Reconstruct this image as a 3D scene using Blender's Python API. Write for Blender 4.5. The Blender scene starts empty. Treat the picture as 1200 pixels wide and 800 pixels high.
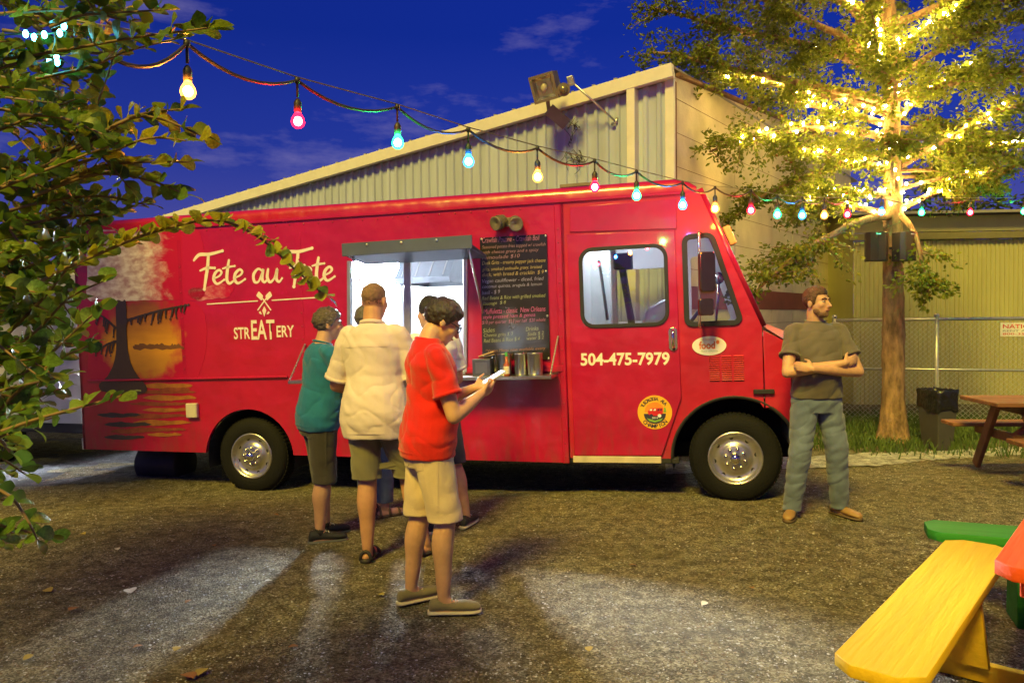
import bpy, bmesh, math, random
import numpy as np
from mathutils import Vector, Matrix, noise, Quaternion
random.seed(7); np.random.seed(7)
SC = bpy.context.scene
COL = SC.collection
R = math.radians

# ------------------------------------------------------------------ camera
CAM_H = 1.60
FPX = 900.0                       # focal length in photograph pixels (1200 wide)
PITCH = math.atan(28.0 / FPX)
ROLL = 0.012
_F = Vector((0, math.cos(PITCH), -math.sin(PITCH)))
_R0 = Vector((1, 0, 0)); _U0 = Vector((0, math.sin(PITCH), math.cos(PITCH)))
_Rt = math.cos(ROLL) * _R0 - math.sin(ROLL) * _U0
_Up = math.sin(ROLL) * _R0 + math.cos(ROLL) * _U0
CAM = Vector((0, 0, CAM_H))
cam_d = bpy.data.cameras.new("camera"); cam = bpy.data.objects.new("camera", cam_d); COL.objects.link(cam)
cam_d.sensor_width = 36; cam_d.lens = 36 * FPX / 1200
cam_d.clip_start = 0.05; cam_d.clip_end = 3000
cam.matrix_world = Matrix((( _Rt.x, _Up.x, -_F.x, CAM.x), (_Rt.y, _Up.y, -_F.y, CAM.y), (_Rt.z, _Up.z, -_F.z, CAM.z), (0, 0, 0, 1)))
SC.camera = cam

# ------------------------------------------------------------------ world / sun / exposure
SUN_AZ = R(-24)      # lamp stands behind the camera, this far to its left
SUN_EL = R(47)
SUN_STRENGTH = 4.4
SKY_STRENGTH = 0.15
world = bpy.data.worlds.new("World"); SC.world = world; world.use_nodes = True
wn = world.node_tree; wn.nodes.clear()
w_out = wn.nodes.new("ShaderNodeOutputWorld"); w_bg = wn.nodes.new("ShaderNodeBackground")
w_sky = wn.nodes.new("ShaderNodeTexSky"); w_sky.sky_type = 'NISHITA'; w_sky.sun_disc = False
w_sky.sun_elevation = R(2.0); w_sky.sun_rotation = R(180) - SUN_AZ; w_sky.air_density = 1.6; w_sky.dust_density = 0.4; w_sky.ozone_density = 10.0
w_tint = wn.nodes.new("ShaderNodeMix"); w_tint.data_type = 'RGBA'; w_tint.blend_type = 'MULTIPLY'; w_tint.inputs[0].default_value = 1.0
w_tint.inputs[7].default_value = (0.8, 0.62, 1.6, 1)
# thin dusk clouds low over the horizon
w_geo = wn.nodes.new("ShaderNodeTexCoord")
w_map = wn.nodes.new("ShaderNodeMapping"); w_map.inputs['Scale'].default_value = (2.2, 2.2, 7.0)
w_noi = wn.nodes.new("ShaderNodeTexNoise"); w_noi.inputs['Scale'].default_value = 1.6; w_noi.inputs['Detail'].default_value = 7; w_noi.inputs['Roughness'].default_value = 0.62
w_rmp = wn.nodes.new("ShaderNodeValToRGB"); w_rmp.color_ramp.elements[0].position = 0.565; w_rmp.color_ramp.elements[1].position = 0.80
w_rmp.color_ramp.elements[0].color = (0, 0, 0, 1); w_rmp.color_ramp.elements[1].color = (0.42, 0.42, 0.42, 1)
w_mix = wn.nodes.new("ShaderNodeMix"); w_mix.data_type = 'RGBA'
w_mix.inputs[7].default_value = (2.3, 1.9, 3.0, 1)
L = wn.links.new
L(w_geo.outputs['Generated'], w_map.inputs['Vector']); L(w_map.outputs['Vector'], w_noi.inputs['Vector'])
L(w_noi.outputs['Fac'], w_rmp.inputs['Fac']); L(w_rmp.outputs['Color'], w_mix.inputs[0])
# dusk glow that fades upward from the horizon, the same all round
w_sep = wn.nodes.new("ShaderNodeSeparateXYZ"); w_glow = wn.nodes.new("ShaderNodeValToRGB"); w_add = wn.nodes.new("ShaderNodeMix"); w_add.data_type = 'RGBA'; w_add.blend_type = 'ADD'; w_add.inputs[0].default_value = 1.0
ge = w_glow.color_ramp.elements; ge[0].position = 0.0; ge[0].color = (0.42, 0.38, 1.5, 1); ge[1].position = 0.34; ge[1].color = (0.03, 0.05, 0.30, 1)
q_ = ge.new(0.11); q_.color = (0.33, 0.30, 1.30, 1); q_ = ge.new(0.20); q_.color = (0.10, 0.13, 0.75, 1)
L(w_geo.outputs['Generated'], w_sep.inputs[0]); L(w_sep.outputs[2], w_glow.inputs['Fac'])
L(w_sky.outputs['Color'], w_tint.inputs[6]); L(w_tint.outputs[2], w_add.inputs[6]); L(w_glow.outputs['Color'], w_add.inputs[7]); L(w_add.outputs[2], w_mix.inputs[6])
L(w_mix.outputs[2], w_bg.inputs['Color']); L(w_bg.outputs['Background'], w_out.inputs['Surface'])
w_bg.inputs['Strength'].default_value = SKY_STRENGTH

sun_d = bpy.data.lights.new("sun", 'SUN'); sun = bpy.data.objects.new("sun", sun_d); COL.objects.link(sun)
sun_d.energy = SUN_STRENGTH; sun_d.angle = R(14); sun_d.color = (1.0, 0.76, 0.10)
# direction the light comes FROM
_sf = Vector((math.sin(SUN_AZ) * math.cos(SUN_EL), -math.cos(SUN_AZ) * math.cos(SUN_EL), math.sin(SUN_EL)))
sun.rotation_euler = _sf.to_track_quat('Z', 'Y').to_euler()
sun.location = _sf * 40
SC.view_settings.view_transform = 'Standard'; SC.view_settings.look = 'None'
SC.view_settings.exposure = 0.30; SC.view_settings.gamma = 1.0; SC.view_settings.use_curve_mapping = False
SC.render.engine = 'CYCLES'
SC.cycles.use_denoising = True
SC.cycles.max_bounces = 8; SC.cycles.transparent_max_bounces = 12
SC.cycles.sample_clamp_indirect = 6.0; SC.cycles.caustics_reflective = False; SC.cycles.caustics_refractive = False

# ------------------------------------------------------------------ pixel helpers
def ray(px, py):
    return (_F * FPX + _Rt * (px - 600.0) - _Up * (py - 400.0)).normalized()
KD = FPX / 1275.0                  # depths below were first measured with a 1275 px lens
def at_y(px, py, y):
    """Point on the pixel's ray at a given forward distance (metres along +Y)."""
    d = ray(px, py)
    return CAM + d * (y / d.y)
def at(px, py, depth): return at_y(px, py, depth * KD)
def smooth(a, b, x):
    t = min(1, max(0, (x - a) / (b - a))); return t * t * (3 - 2 * t)
def ground_z(x, y):
    t = (y / KD - 9.3) - 0.2 * (x - 1.9)
    return -0.12 * smooth(0.2, 2.6, t)
def gp(px, py):
    d = ray(px, py); z = 0.0
    for _ in range(12):
        p = CAM + d * ((z - CAM.z) / d.z); z = ground_z(p.x, p.y)
    return Vector((p.x, p.y, z))

# ------------------------------------------------------------------ materials
MATS = {}
def new_mat(name):
    m = bpy.data.materials.new(name); m.use_nodes = True
    return m, m.node_tree, m.node_tree.nodes["Principled BSDF"]
def mat(name, col, rough=0.6, metal=0.0, var=0.12, scale=6.0, bump=0.0, bscale=60.0, coat=0.0, spec=0.5, stretch=(1, 1, 1), col2=None, sheen=0.0, sub=0.0, trans=0.0):
    """Principled material with procedural colour variation and fine relief."""
    if name in MATS: return MATS[name]
    m, nt, b = new_mat(name)
    n = nt.nodes; l = nt.links.new
    tc = n.new("ShaderNodeTexCoord"); mp = n.new("ShaderNodeMapping"); mp.inputs['Scale'].default_value = stretch
    l(tc.outputs['Object'], mp.inputs['Vector'])
    nz = n.new("ShaderNodeTexNoise"); nz.inputs['Scale'].default_value = scale; nz.inputs['Detail'].default_value = 6; nz.inputs['Roughness'].default_value = 0.6
    l(mp.outputs['Vector'], nz.inputs['Vector'])
    rp = n.new("ShaderNodeValToRGB")
    c = Vector(col[:3]); a = c * (1 - var); d = Vector(col2[:3]) if col2 else c * (1 + var)
    rp.color_ramp.elements[0].position = 0.32; rp.color_ramp.elements[1].position = 0.68
    rp.color_ramp.elements[0].color = (*a, 1); rp.color_ramp.elements[1].color = (min(d.x, 1), min(d.y, 1), min(d.z, 1), 1)
    l(nz.outputs['Fac'], rp.inputs['Fac']); l(rp.outputs['Color'], b.inputs['Base Color'])
    b.inputs['Roughness'].default_value = rough; b.inputs['Metallic'].default_value = metal
    b.inputs['Specular IOR Level'].default_value = spec
    b.inputs['Coat Weight'].default_value = coat; b.inputs['Coat Roughness'].default_value = 0.12
    b.inputs['Sheen Weight'].default_value = sheen
    if sub: b.inputs['Subsurface Weight'].default_value = sub; b.inputs['Subsurface Radius'].default_value = (0.02, 0.008, 0.004); b.inputs['Subsurface Scale'].default_value = 0.4
    if trans: b.inputs['Transmission Weight'].default_value = trans
    if bump:
        bn = n.new("ShaderNodeTexNoise"); bn.inputs['Scale'].default_value = bscale; bn.inputs['Detail'].default_value = 4
        l(mp.outputs['Vector'], bn.inputs['Vector'])
        bp = n.new("ShaderNodeBump"); bp.inputs['Strength'].default_value = bump; bp.inputs['Distance'].default_value = 0.02
        l(bn.outputs['Fac'], bp.inputs['Height']); l(bp.outputs['Normal'], b.inputs['Normal'])
    MATS[name] = m
    return m
def emit(name, col, strength, base=(0.8, 0.8, 0.8)):
    if name in MATS: return MATS[name]
    m, nt, b = new_mat(name)
    b.inputs['Base Color'].default_value = (*base, 1)
    b.inputs['Emission Color'].default_value = (*col, 1); b.inputs['Emission Strength'].default_value = strength
    MATS[name] = m; return m
def glass(name, col=(1, 1, 1), rough=0.02, mixf=0.10):
    """Thin window pane: mostly clear with a mirror-like sheen."""
    if name in MATS: return MATS[name]
    m = bpy.data.materials.new(name); m.use_nodes = True; nt = m.node_tree; nt.nodes.clear()
    o = nt.nodes.new("ShaderNodeOutputMaterial"); t = nt.nodes.new("ShaderNodeBsdfTransparent"); g = nt.nodes.new("ShaderNodeBsdfGlossy")
    f = nt.nodes.new("ShaderNodeFresnel"); f.inputs['IOR'].default_value = 1.5
    a = nt.nodes.new("ShaderNodeMath"); a.operation = 'ADD'; a.inputs[1].default_value = mixf; a.use_clamp = True
    x = nt.nodes.new("ShaderNodeMixShader")
    t.inputs['Color'].default_value = (*col, 1); g.inputs['Roughness'].default_value = rough
    l = nt.links.new
    l(f.outputs[0], a.inputs[0]); l(a.outputs[0], x.inputs[0]); l(t.outputs[0], x.inputs[1]); l(g.outputs[0], x.inputs[2]); l(x.outputs[0], o.inputs['Surface'])
    MATS[name] = m; return m

# ------------------------------------------------------------------ object helpers
def link(name, me, m=None, parent=None, sm=False):
    o = bpy.data.objects.new(name, me); COL.objects.link(o)
    if m is not None and not me.materials: me.materials.append(m)
    if parent is not None: o.parent = parent
    if sm and len(me.polygons): me.polygons.foreach_set("use_smooth", [True] * len(me.polygons))
    return o
def tag(o, label, cat, group=None, kind=None):
    o["label"] = label; o["category"] = cat
    if group: o["group"] = group
    if kind: o["kind"] = kind
    return o
def empty(name, loc, label=None, cat=None, group=None, mw=None):
    o = bpy.data.objects.new(name, None); COL.objects.link(o); o.empty_display_size = 0.1
    if mw is not None: o.matrix_world = mw
    else: o.location = loc
    if label: tag(o, label, cat, group)
    return o
class MB:
    """Collects shapes into one mesh."""
    def __init__(s): s.v = []; s.f = []; s.m = []
    def add(s, vs, fs, mi=0):
        k = len(s.v); s.v += [tuple(p) for p in vs]; s.f += [tuple(i + k for i in f) for f in fs]; s.m += [mi] * len(fs)
    def box(s, a, b, mi=0):
        x0, y0, z0 = a; x1, y1, z1 = b
        s.add([(x0, y0, z0), (x1, y0, z0), (x1, y1, z0), (x0, y1, z0), (x0, y0, z1), (x1, y0, z1), (x1, y1, z1), (x0, y1, z1)],
              [(0, 3, 2, 1), (4, 5, 6, 7), (0, 1, 5, 4), (1, 2, 6, 5), (2, 3, 7, 6), (3, 0, 4, 7)], mi)
    def obox(s, c, ax, ay, az, hx, hy, hz, mi=0):
        c = Vector(c); vs = []
        for k in (-1, 1):
            for (i, j) in ((-1, -1), (1, -1), (1, 1), (-1, 1)):
                vs.append(c + ax * (i * hx) + ay * (j * hy) + az * (k * hz))
        s.add(vs, [(0, 3, 2, 1), (4, 5, 6, 7), (0, 1, 5, 4), (1, 2, 6, 5), (2, 3, 7, 6), (3, 0, 4, 7)], mi)
    def beam(s, a, b, w, h, up=Vector((0, 0, 1)), mi=0):
        a = Vector(a); b = Vector(b); d = (b - a); ln = d.length; d.normalize()
        sx = d.cross(up)
        if sx.length < 1e-4: sx = d.cross(Vector((1, 0, 0)))
        sx.normalize(); sz = sx.cross(d).normalized()
        s.obox((a + b) / 2, d, sx, sz, ln / 2, w / 2, h / 2, mi)
    def tube(s, pts, rads, n=8, cap=True, mi=0):
        pts = [Vector(p) for p in pts]
        if not hasattr(rads, '__len__'): rads = [rads] * len(pts)
        rings = []; prev = None
        for i, p in enumerate(pts):
            d = (pts[min(i + 1, len(pts) - 1)] - pts[max(i - 1, 0)])
            if d.length < 1e-9: d = Vector((0, 0, 1))
            d.normalize()
            if prev is None:
                sx = d.cross(Vector((0, 0, 1)))
                if sx.length < 1e-3: sx = d.cross(Vector((1, 0, 0)))
            else: sx = prev - d * prev.dot(d)
            sx.normalize(); prev = sx; sy = d.cross(sx)
            rings.append([p + (sx * math.cos(2 * math.pi * k / n) + sy * math.sin(2 * math.pi * k / n)) * rads[i] for k in range(n)])
        vs = [q for r in rings for q in r]; fs = []
        for i in range(len(rings) - 1):
            for k in range(n):
                a = i * n + k; b = i * n + (k + 1) % n
                fs.append((a, b, b + n, a + n))
        if cap:
            fs.append(tuple(range(n))[::-1]); fs.append(tuple((len(rings) - 1) * n + k for k in range(n)))
        s.add(vs, fs, mi)
    def lathe(s, c, axis, prof, n=24, mi=0, ref=None, closed=False):
        """prof: list of (distance along axis, radius)."""
        c = Vector(c); axis = Vector(axis).normalized()
        sx = axis.cross(ref or Vector((0, 0, 1)))
        if sx.length < 1e-3: sx = axis.cross(Vector((1, 0, 0)))
        sx.normalize(); sy = axis.cross(sx)
        vs = []; fs = []
        for (t, r) in prof:
            for k in range(n):
                a = 2 * math.pi * k / n
                vs.append(c + axis * t + (sx * math.cos(a) + sy * math.sin(a)) * max(r, 1e-5))
        m_ = len(prof)
        for i in range(m_ if closed else m_ - 1):
            j = (i + 1) % m_
            for k in range(n):
                fs.append((i * n + k, i * n + (k + 1) % n, j * n + (k + 1) % n, j * n + k))
        s.add(vs, fs, mi)
    def ball(s, c, rx, ry=None, rz=None, n=12, m=8, rot=None, mi=0):
        ry = ry or rx; rz = rz or rx; c = Vector(c); vs = []; fs = []
        for i in range(1, m):
            t = math.pi * i / m
            for k in range(n):
                a = 2 * math.pi * k / n
                p = Vector((rx * math.sin(t) * math.cos(a), ry * math.sin(t) * math.sin(a), rz * math.cos(t)))
                vs.append(c + (rot @ p if rot else p))
        for i in range(m - 2):
            for k in range(n):
                fs.append((i * n + k, (i + 1) * n + k, (i + 1) * n + (k + 1) % n, i * n + (k + 1) % n))
        p = Vector((0, 0, rz)); vs.append(c + (rot @ p if rot else p)); p = -p; vs.append(c + (rot @ p if rot else p))
        t = len(vs) - 2; b = len(vs) - 1
        for k in range(n):
            fs.append((t, k, (k + 1) % n)); fs.append((b, (m - 2) * n + (k + 1) % n, (m - 2) * n + k))
        s.add(vs, fs, mi)
    def mesh(s, name="mesh"):
        me = bpy.data.meshes.new(name); me.from_pydata(s.v, [], s.f)
        if any(s.m): me.polygons.foreach_set("material_index", s.m)
        me.update(); return me
    def build(s, name, m=None, parent=None, sm=False, bevel=0.0, seg=1, fix=True):
        me = s.mesh(name)
        if fix or bevel:
            bm = bmesh.new(); bm.from_mesh(me)
            if fix: bmesh.ops.recalc_face_normals(bm, faces=bm.faces)
            if bevel:
                es = [e for e in bm.edges if len(e.link_faces) == 2 and e.calc_face_angle(0) > 0.5]
                bmesh.ops.bevel(bm, geom=es, offset=bevel, segments=seg, affect='EDGES', profile=0.6)
            bm.to_mesh(me); bm.free()
        ms = m if isinstance(m, (list, tuple)) else [m]
        for q in ms:
            if q is not None: me.materials.append(q)
        return link(name, me, None, parent, sm)
def catmull(pts, per=6, closed=False):
    pts = [Vector(p) for p in pts]; out = []
    n = len(pts)
    rng = range(n if closed else n - 1)
    for i in rng:
        p0 = pts[(i - 1) % n] if closed or i > 0 else pts[0]
        p1 = pts[i]; p2 = pts[(i + 1) % n]
        p3 = pts[(i + 2) % n] if closed or i + 2 < n else pts[-1]
        for k in range(per):
            t = k / per
            out.append(0.5 * ((2 * p1) + (p2 - p0) * t + (2 * p0 - 5 * p1 + 4 * p2 - p3) * t * t + (3 * p1 - p0 - 3 * p2 + p3) * t ** 3))
    if not closed: out.append(pts[-1].copy())
    return out
def rrect(x0, y0, x1, y1, r, n=5):
    out = []
    for (cx, cy, a0) in ((x1 - r, y1 - r, 0), (x0 + r, y1 - r, 90), (x0 + r, y0 + r, 180), (x1 - r, y0 + r, 270)):
        for k in range(n + 1):
            a = R(a0 + 90 * k / n); out.append((cx + r * math.cos(a), cy + r * math.sin(a)))
    return out
def round_poly(pts, r, n=5):
    """Round the corners of a 2D polygon."""
    out = []; m = len(pts)
    for i in range(m):
        p = Vector(pts[i]).to_2d(); a = Vector(pts[i - 1]).to_2d() - p; b = Vector(pts[(i + 1) % m]).to_2d() - p
        rr = min(r, a.length * .45, b.length * .45)
        s = p + a.normalized() * rr; e = p + b.normalized() * rr
        for k in range(n + 1):
            t = k / n; q = s * (1 - t) ** 2 + p * (2 * t * (1 - t)) + e * t * t
            out.append((q.x, q.y))
    return out
def plate_mesh(outer, holes=(), thick=0.02, bev=0.0):
    """2D outline with holes -> solid slab. Local x,y plane, z from -thick/2 to thick/2."""
    cu = bpy.data.curves.new("tmp", 'CURVE'); cu.dimensions = '2D'; cu.fill_mode = 'BOTH'
    cu.extrude = max(thick / 2 - bev, 0.0001); cu.bevel_depth = bev; cu.bevel_resolution = 1
    if bev: cu.offset = -bev
    for loop in [outer] + list(holes):
        sp = cu.splines.new('POLY'); sp.points.add(len(loop) - 1); sp.use_cyclic_u = True
        for i, p in enumerate(loop): sp.points[i].co = (p[0], p[1], 0, 1)
    o = bpy.data.objects.new("tmp", cu); COL.objects.link(o)
    dg = bpy.context.evaluated_depsgraph_get()
    me = bpy.data.meshes.new_from_object(o.evaluated_get(dg), depsgraph=dg)
    bpy.data.objects.remove(o); bpy.data.curves.remove(cu)
    return me
def frame(o, ax, ay):
    ax = Vector(ax).normalized(); ay = Vector(ay); ay = (ay - ax * ay.dot(ax)).normalized(); az = ax.cross(ay)
    o = Vector(o)
    return Matrix(((ax.x, ay.x, az.x, o.x), (ax.y, ay.y, az.y, o.y), (ax.z, ay.z, az.z, o.z), (0, 0, 0, 1)))
def plate(name, outer, holes, thick, fr, m, parent=None, bev=0.0, sm=False):
    me = plate_mesh(outer, holes, thick, bev); me.transform(fr); me.materials.clear(); me.materials.append(m)
    return link(name, me, None, parent, sm)
def text_mesh(s, bold=0.0, shear=0.0, thick=0.0):
    cu = bpy.data.curves.new("tmp", 'FONT'); cu.body = s; cu.offset = bold; cu.shear = shear; cu.extrude = thick; cu.resolution_u = 3
    o = bpy.data.objects.new("tmp", cu); COL.objects.link(o)
    dg = bpy.context.evaluated_depsgraph_get()
    me = bpy.data.meshes.new_from_object(o.evaluated_get(dg), depsgraph=dg)
    bpy.data.objects.remove(o); bpy.data.curves.remove(cu)
    return me
def ribbon(mb, pts, w, taper=True, z=0.0, mi=0):
    """Flat brush stroke in 2D (x, y) with round ends."""
    pts = [Vector((p[0], p[1], 0)) for p in pts]; n = len(pts); lft = []; rgt = []
    for i, p in enumerate(pts):
        d = (pts[min(i + 1, n - 1)] - pts[max(i - 1, 0)])
        if d.length < 1e-9: d = Vector((1, 0, 0))
        d.normalize(); nn = Vector((-d.y, d.x, 0)); ww = w[i] if hasattr(w, '__len__') else w
        lft.append(p + nn * ww / 2); rgt.append(p - nn * ww / 2)
    vs = [(*q.to_2d(), z) for q in lft] + [(*q.to_2d(), z) for q in rgt]
    mb.add(vs, [(i, i + n, i + n + 1, i + 1) for i in range(n - 1)], mi)
    for i in (0, n - 1):
        ww = (w[i] if hasattr(w, '__len__') else w) / 2
        mb.add([(pts[i].x + ww * math.cos(k * math.pi / 4), pts[i].y + ww * math.sin(k * math.pi / 4), z + 0.00005) for k in range(8)], [tuple(range(8))], mi)
def copy_tree(o, parent=None):
    c = o.copy(); COL.objects.link(c); c.parent = parent
    if parent is not None: c.matrix_parent_inverse = o.matrix_parent_inverse.copy()
    for ch in o.children: copy_tree(ch, c)
    return c
def adopt(o, root):
    """Parent a part that was built in world coordinates."""
    o.parent = root; o.matrix_parent_inverse = root.matrix_basis.inverted(); return o
UZ = Vector((0, 0, 1))

# ================================================================== GROUND
def spaced(lo, hi, a, b, step, outer):
    mid = list(np.arange(a, b + 1e-6, step))
    left = []; x = a; s = step
    while x > lo: s *= 1.14; x -= s; left.append(max(x, lo))
    right = []; x = mid[-1]; s = step
    while x < hi: s *= 1.14; x += s; right.append(min(x, hi))
    return left[::-1] + mid + right
gx = spaced(-600, 600, -6, 6.5, 0.07, 1); gy = spaced(-300, 1500, 1.6, 13.5, 0.07, 1)
vs = []
for y in gy:
    for x in gx:
        z = ground_z(x, y)
        if -7 < x < 7.5 and 1 < y < 16:
            z += 0.014 * noise.noise(Vector((x * 1.1, y * 1.1, 0))) + 0.009 * noise.noise(Vector((x * 3.3, y * 3.3, 4))) + 0.005 * noise.noise(Vector((x * 9, y * 9, 9)))
        vs.append((x, y, z))
nx = len(gx)
fs = [(j * nx + i, j * nx + i + 1, (j + 1) * nx + i + 1, (j + 1) * nx + i) for j in range(len(gy) - 1) for i in range(nx - 1)]
gme = bpy.data.meshes.new("ground"); gme.from_pydata(vs, [], fs); gme.update()
def gravel_mat(name, dark, mid, light, dirt):
    m, nt, b = new_mat(name); n = nt.nodes; l = nt.links.new
    tc = n.new("ShaderNodeTexCoord")
    v = n.new("ShaderNodeTexVoronoi"); v.inputs['Scale'].default_value = 105; v.inputs['Randomness'].default_value = 1
    n1 = n.new("ShaderNodeTexNoise"); n1.inputs['Scale'].default_value = 240; n1.inputs['Detail'].default_value = 5
    n2 = n.new("ShaderNodeTexNoise"); n2.inputs['Scale'].default_value = 1.1; n2.inputs['Detail'].default_value = 8; n2.inputs['Roughness'].default_value = 0.65
    for q in (v, n1, n2): l(tc.outputs['Object'], q.inputs['Vector'])
    r1 = n.new("ShaderNodeValToRGB"); e = r1.color_ramp.elements
    e[0].position = 0.0; e[0].color = (*dark, 1); e[1].position = 1.0; e[1].color = (*light, 1)
    q = r1.color_ramp.elements.new(0.55); q.color = (*mid, 1)
    sep = n.new("ShaderNodeSeparateColor"); l(v.outputs['Color'], sep.inputs[0]); l(sep.outputs[0], r1.inputs['Fac'])
    r2 = n.new("ShaderNodeValToRGB"); r2.color_ramp.elements[0].position = 0.42; r2.color_ramp.elements[1].position = 0.66
    l(n2.outputs['Fac'], r2.inputs['Fac'])
    n3 = n.new("ShaderNodeTexNoise"); n3.inputs['Scale'].default_value = 9; n3.inputs['Detail'].default_value = 9; n3.inputs['Roughness'].default_value = .72; l(tc.outputs['Object'], n3.inputs['Vector'])
    r3 = n.new("ShaderNodeValToRGB"); r3.color_ramp.elements[0].position = .40; r3.color_ramp.elements[1].position = .62; r3.color_ramp.elements[0].color = (.42, .42, .42, 1); r3.color_ramp.elements[1].color = (1.15, 1.15, 1.15, 1); l(n3.outputs['Fac'], r3.inputs['Fac'])
    m3 = n.new("ShaderNodeMix"); m3.data_type = 'RGBA'; m3.blend_type = 'MULTIPLY'; m3.inputs[0].default_value = 1
    mx = n.new("ShaderNodeMix"); mx.data_type = 'RGBA'; mx.inputs[7].default_value = (*dirt, 1)
    ml = n.new("ShaderNodeMath"); ml.operation = 'MULTIPLY'; ml.inputs[1].default_value = 0.65
    l(r2.outputs['Color'], ml.inputs[0]); l(ml.outputs[0], mx.inputs[0]); l(r1.outputs['Color'], mx.inputs[6])
    l(mx.outputs[2], m3.inputs[6]); l(r3.outputs['Color'], m3.inputs[7]); l(m3.outputs[2], b.inputs['Base Color'])
    b.inputs['Roughness'].default_value = 0.85; b.inputs['Specular IOR Level'].default_value = 0.3
    ad = n.new("ShaderNodeMath"); ad.operation = 'ADD'; l(v.outputs['Distance'], ad.inputs[0]); l(n1.outputs['Fac'], ad.inputs[1])
    bp = n.new("ShaderNodeBump"); bp.inputs['Strength'].default_value = 0.9; bp.inputs['Distance'].default_value = 0.012
    l(ad.outputs[0], bp.inputs['Height']); l(bp.outputs['Normal'], b.inputs['Normal'])
    MATS[name] = m; return m
gravel = gravel_mat("gravel_ground", (0.075, 0.062, 0.036), (0.22, 0.19, 0.115), (0.44, 0.40, 0.28), (0.15, 0.115, 0.048))
ground = link("ground", gme, gravel, None, True); ground["kind"] = "structure"; ground["label"] = "brown gravel lot with worn dirt patches"

# loose stones and bark chips lying on the lot
def chips(name, n, x0, x1, y0, y1, s0, s1, mats, seed, label, dens=None):
    rg = np.random.RandomState(seed)
    u = rg.rand(n)
    Y = y0 + (y1 - y0) * u ** 1.5; X = (x0 + (x1 - x0) * rg.rand(n)) * (Y / y1) * 1.05
    base = np.array([(1, 0, 0), (0, 1, 0), (-1, 0, 0), (0, -1, 0), (0, 0, .55), (0, 0, -.4)])
    tri = np.array([(0, 1, 4), (1, 2, 4), (2, 3, 4), (3, 0, 4), (1, 0, 5), (2, 1, 5), (3, 2, 5), (0, 3, 5)])
    S = (s0 + (s1 - s0) * rg.rand(n) ** 2.2)
    V = np.zeros((n, 6, 3)); A = rg.rand(n) * 6.283
    sx = S * (0.7 + 0.6 * rg.rand(n)); sy = S * (0.5 + 0.5 * rg.rand(n)); sz = S * (0.35 + 0.5 * rg.rand(n))
    J = base[None] + rg.uniform(-.28, .28, (n, 6, 3))
    lx = J[:, :, 0] * sx[:, None]; ly = J[:, :, 1] * sy[:, None]; lz = J[:, :, 2] * sz[:, None]
    V[:, :, 0] = lx * np.cos(A)[:, None] - ly * np.sin(A)[:, None] + X[:, None]
    V[:, :, 1] = lx * np.sin(A)[:, None] + ly * np.cos(A)[:, None] + Y[:, None]
    Z = np.array([ground_z(a, b) + 0.014 * noise.noise(Vector((a * 1.1, b * 1.1, 0))) + 0.009 * noise.noise(Vector((a * 3.3, b * 3.3, 4))) + 0.005 * noise.noise(Vector((a * 9, b * 9, 9))) for a, b in zip(X, Y)])
    V[:, :, 2] = lz + (Z + 0.0005)[:, None]
    F = (tri[None] + (np.arange(n) * 6)[:, None, None]).reshape(-1, 3)
    me = bpy.data.meshes.new(name); me.from_pydata(V.reshape(-1, 3), [], F.tolist())
    for q in mats: me.materials.append(q)
    me.polygons.foreach_set("material_index", np.repeat(rg.randint(0, len(mats), n), 8)); me.update()
    o = link(name, me); o["kind"] = "stuff"; o["label"] = label; o["category"] = "gravel"
    return o
ST = [mat("stone_grey", (0.22, 0.21, 0.20), .8), mat("stone_dark", (0.07, 0.06, 0.05), .85), mat("stone_pale", (0.48, 0.46, 0.43), .75), mat("bark_chip", (0.12, 0.075, 0.04), .9), mat("stone_tan", (0.30, 0.24, 0.17), .8)]
chips("gravel", 85000, -6.2, 6.4, 2.6 * KD, 12.8 * KD, 0.003, 0.0105, ST, 3, "loose pale and dark gravel strewn over the lot")

# pale limestone path in front of the truck's nose, asphalt lane behind the truck
def sheet(name, near, far, m, lift, label):
    vs = []; rj = random.Random(len(label))
    def fine(row):
        out = []
        for i in range(len(row) - 1):
            for q in range(12): t = q / 12; out.append((row[i][0] + (row[i + 1][0] - row[i][0]) * t, row[i][1] + (row[i + 1][1] - row[i][1]) * t + rj.uniform(-1.1, 1.1)))
        return out + [row[-1]]
    near, far = fine(near), fine(far); k = len(near)
    for row in (near, far):
        for p in row:
            q = gp(*p); q.z = ground_z(q.x, q.y) + lift; vs.append(q)
    # subdivide across so that the sheet follows the ground
    rows = 8; V = []; F = []
    for r in range(rows + 1):
        for i in range(k):
            t = r / rows; p = vs[i] * (1 - t) + vs[i + k] * t; p.z = ground_z(p.x, p.y) + lift; V.append(p)
    for r in range(rows):
        for i in range(k - 1): F.append((r * k + i, r * k + i + 1, (r + 1) * k + i + 1, (r + 1) * k + i))
    me = bpy.data.meshes.new(name); me.from_pydata(V, [], F); me.update()
    o = link(name, me, m); o["kind"] = "structure"; o["label"] = label; return o
pale = gravel_mat("pale_gravel", (0.35, 0.34, 0.33), (0.60, 0.59, 0.57), (0.82, 0.81, 0.80), (0.40, 0.37, 0.33))
sheet("path", [(780, 556), (880, 551), (960, 548), (1020, 546), (1075, 541), (1120, 537), (1170, 534), (1300, 527)],
      [(780, 541), (880, 537), (960, 534), (1020, 531), (1075, 529), (1120, 527), (1170, 525), (1300, 520)], pale, 0.006, "pale crushed stone path crossing behind the lot")
asph = gravel_mat("asphalt", (0.05, 0.05, 0.055), (0.11, 0.11, 0.12), (0.22, 0.22, 0.23), (0.09, 0.09, 0.1))
sheet("road", [(-320, 585), (-160, 579), (-40, 574), (60, 569), (140, 564), (260, 560)], [(-320, 520), (-160, 518), (-40, 516), (60, 514), (140, 512), (260, 510)], asph, 0.006, "grey asphalt lane behind the truck")

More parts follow.
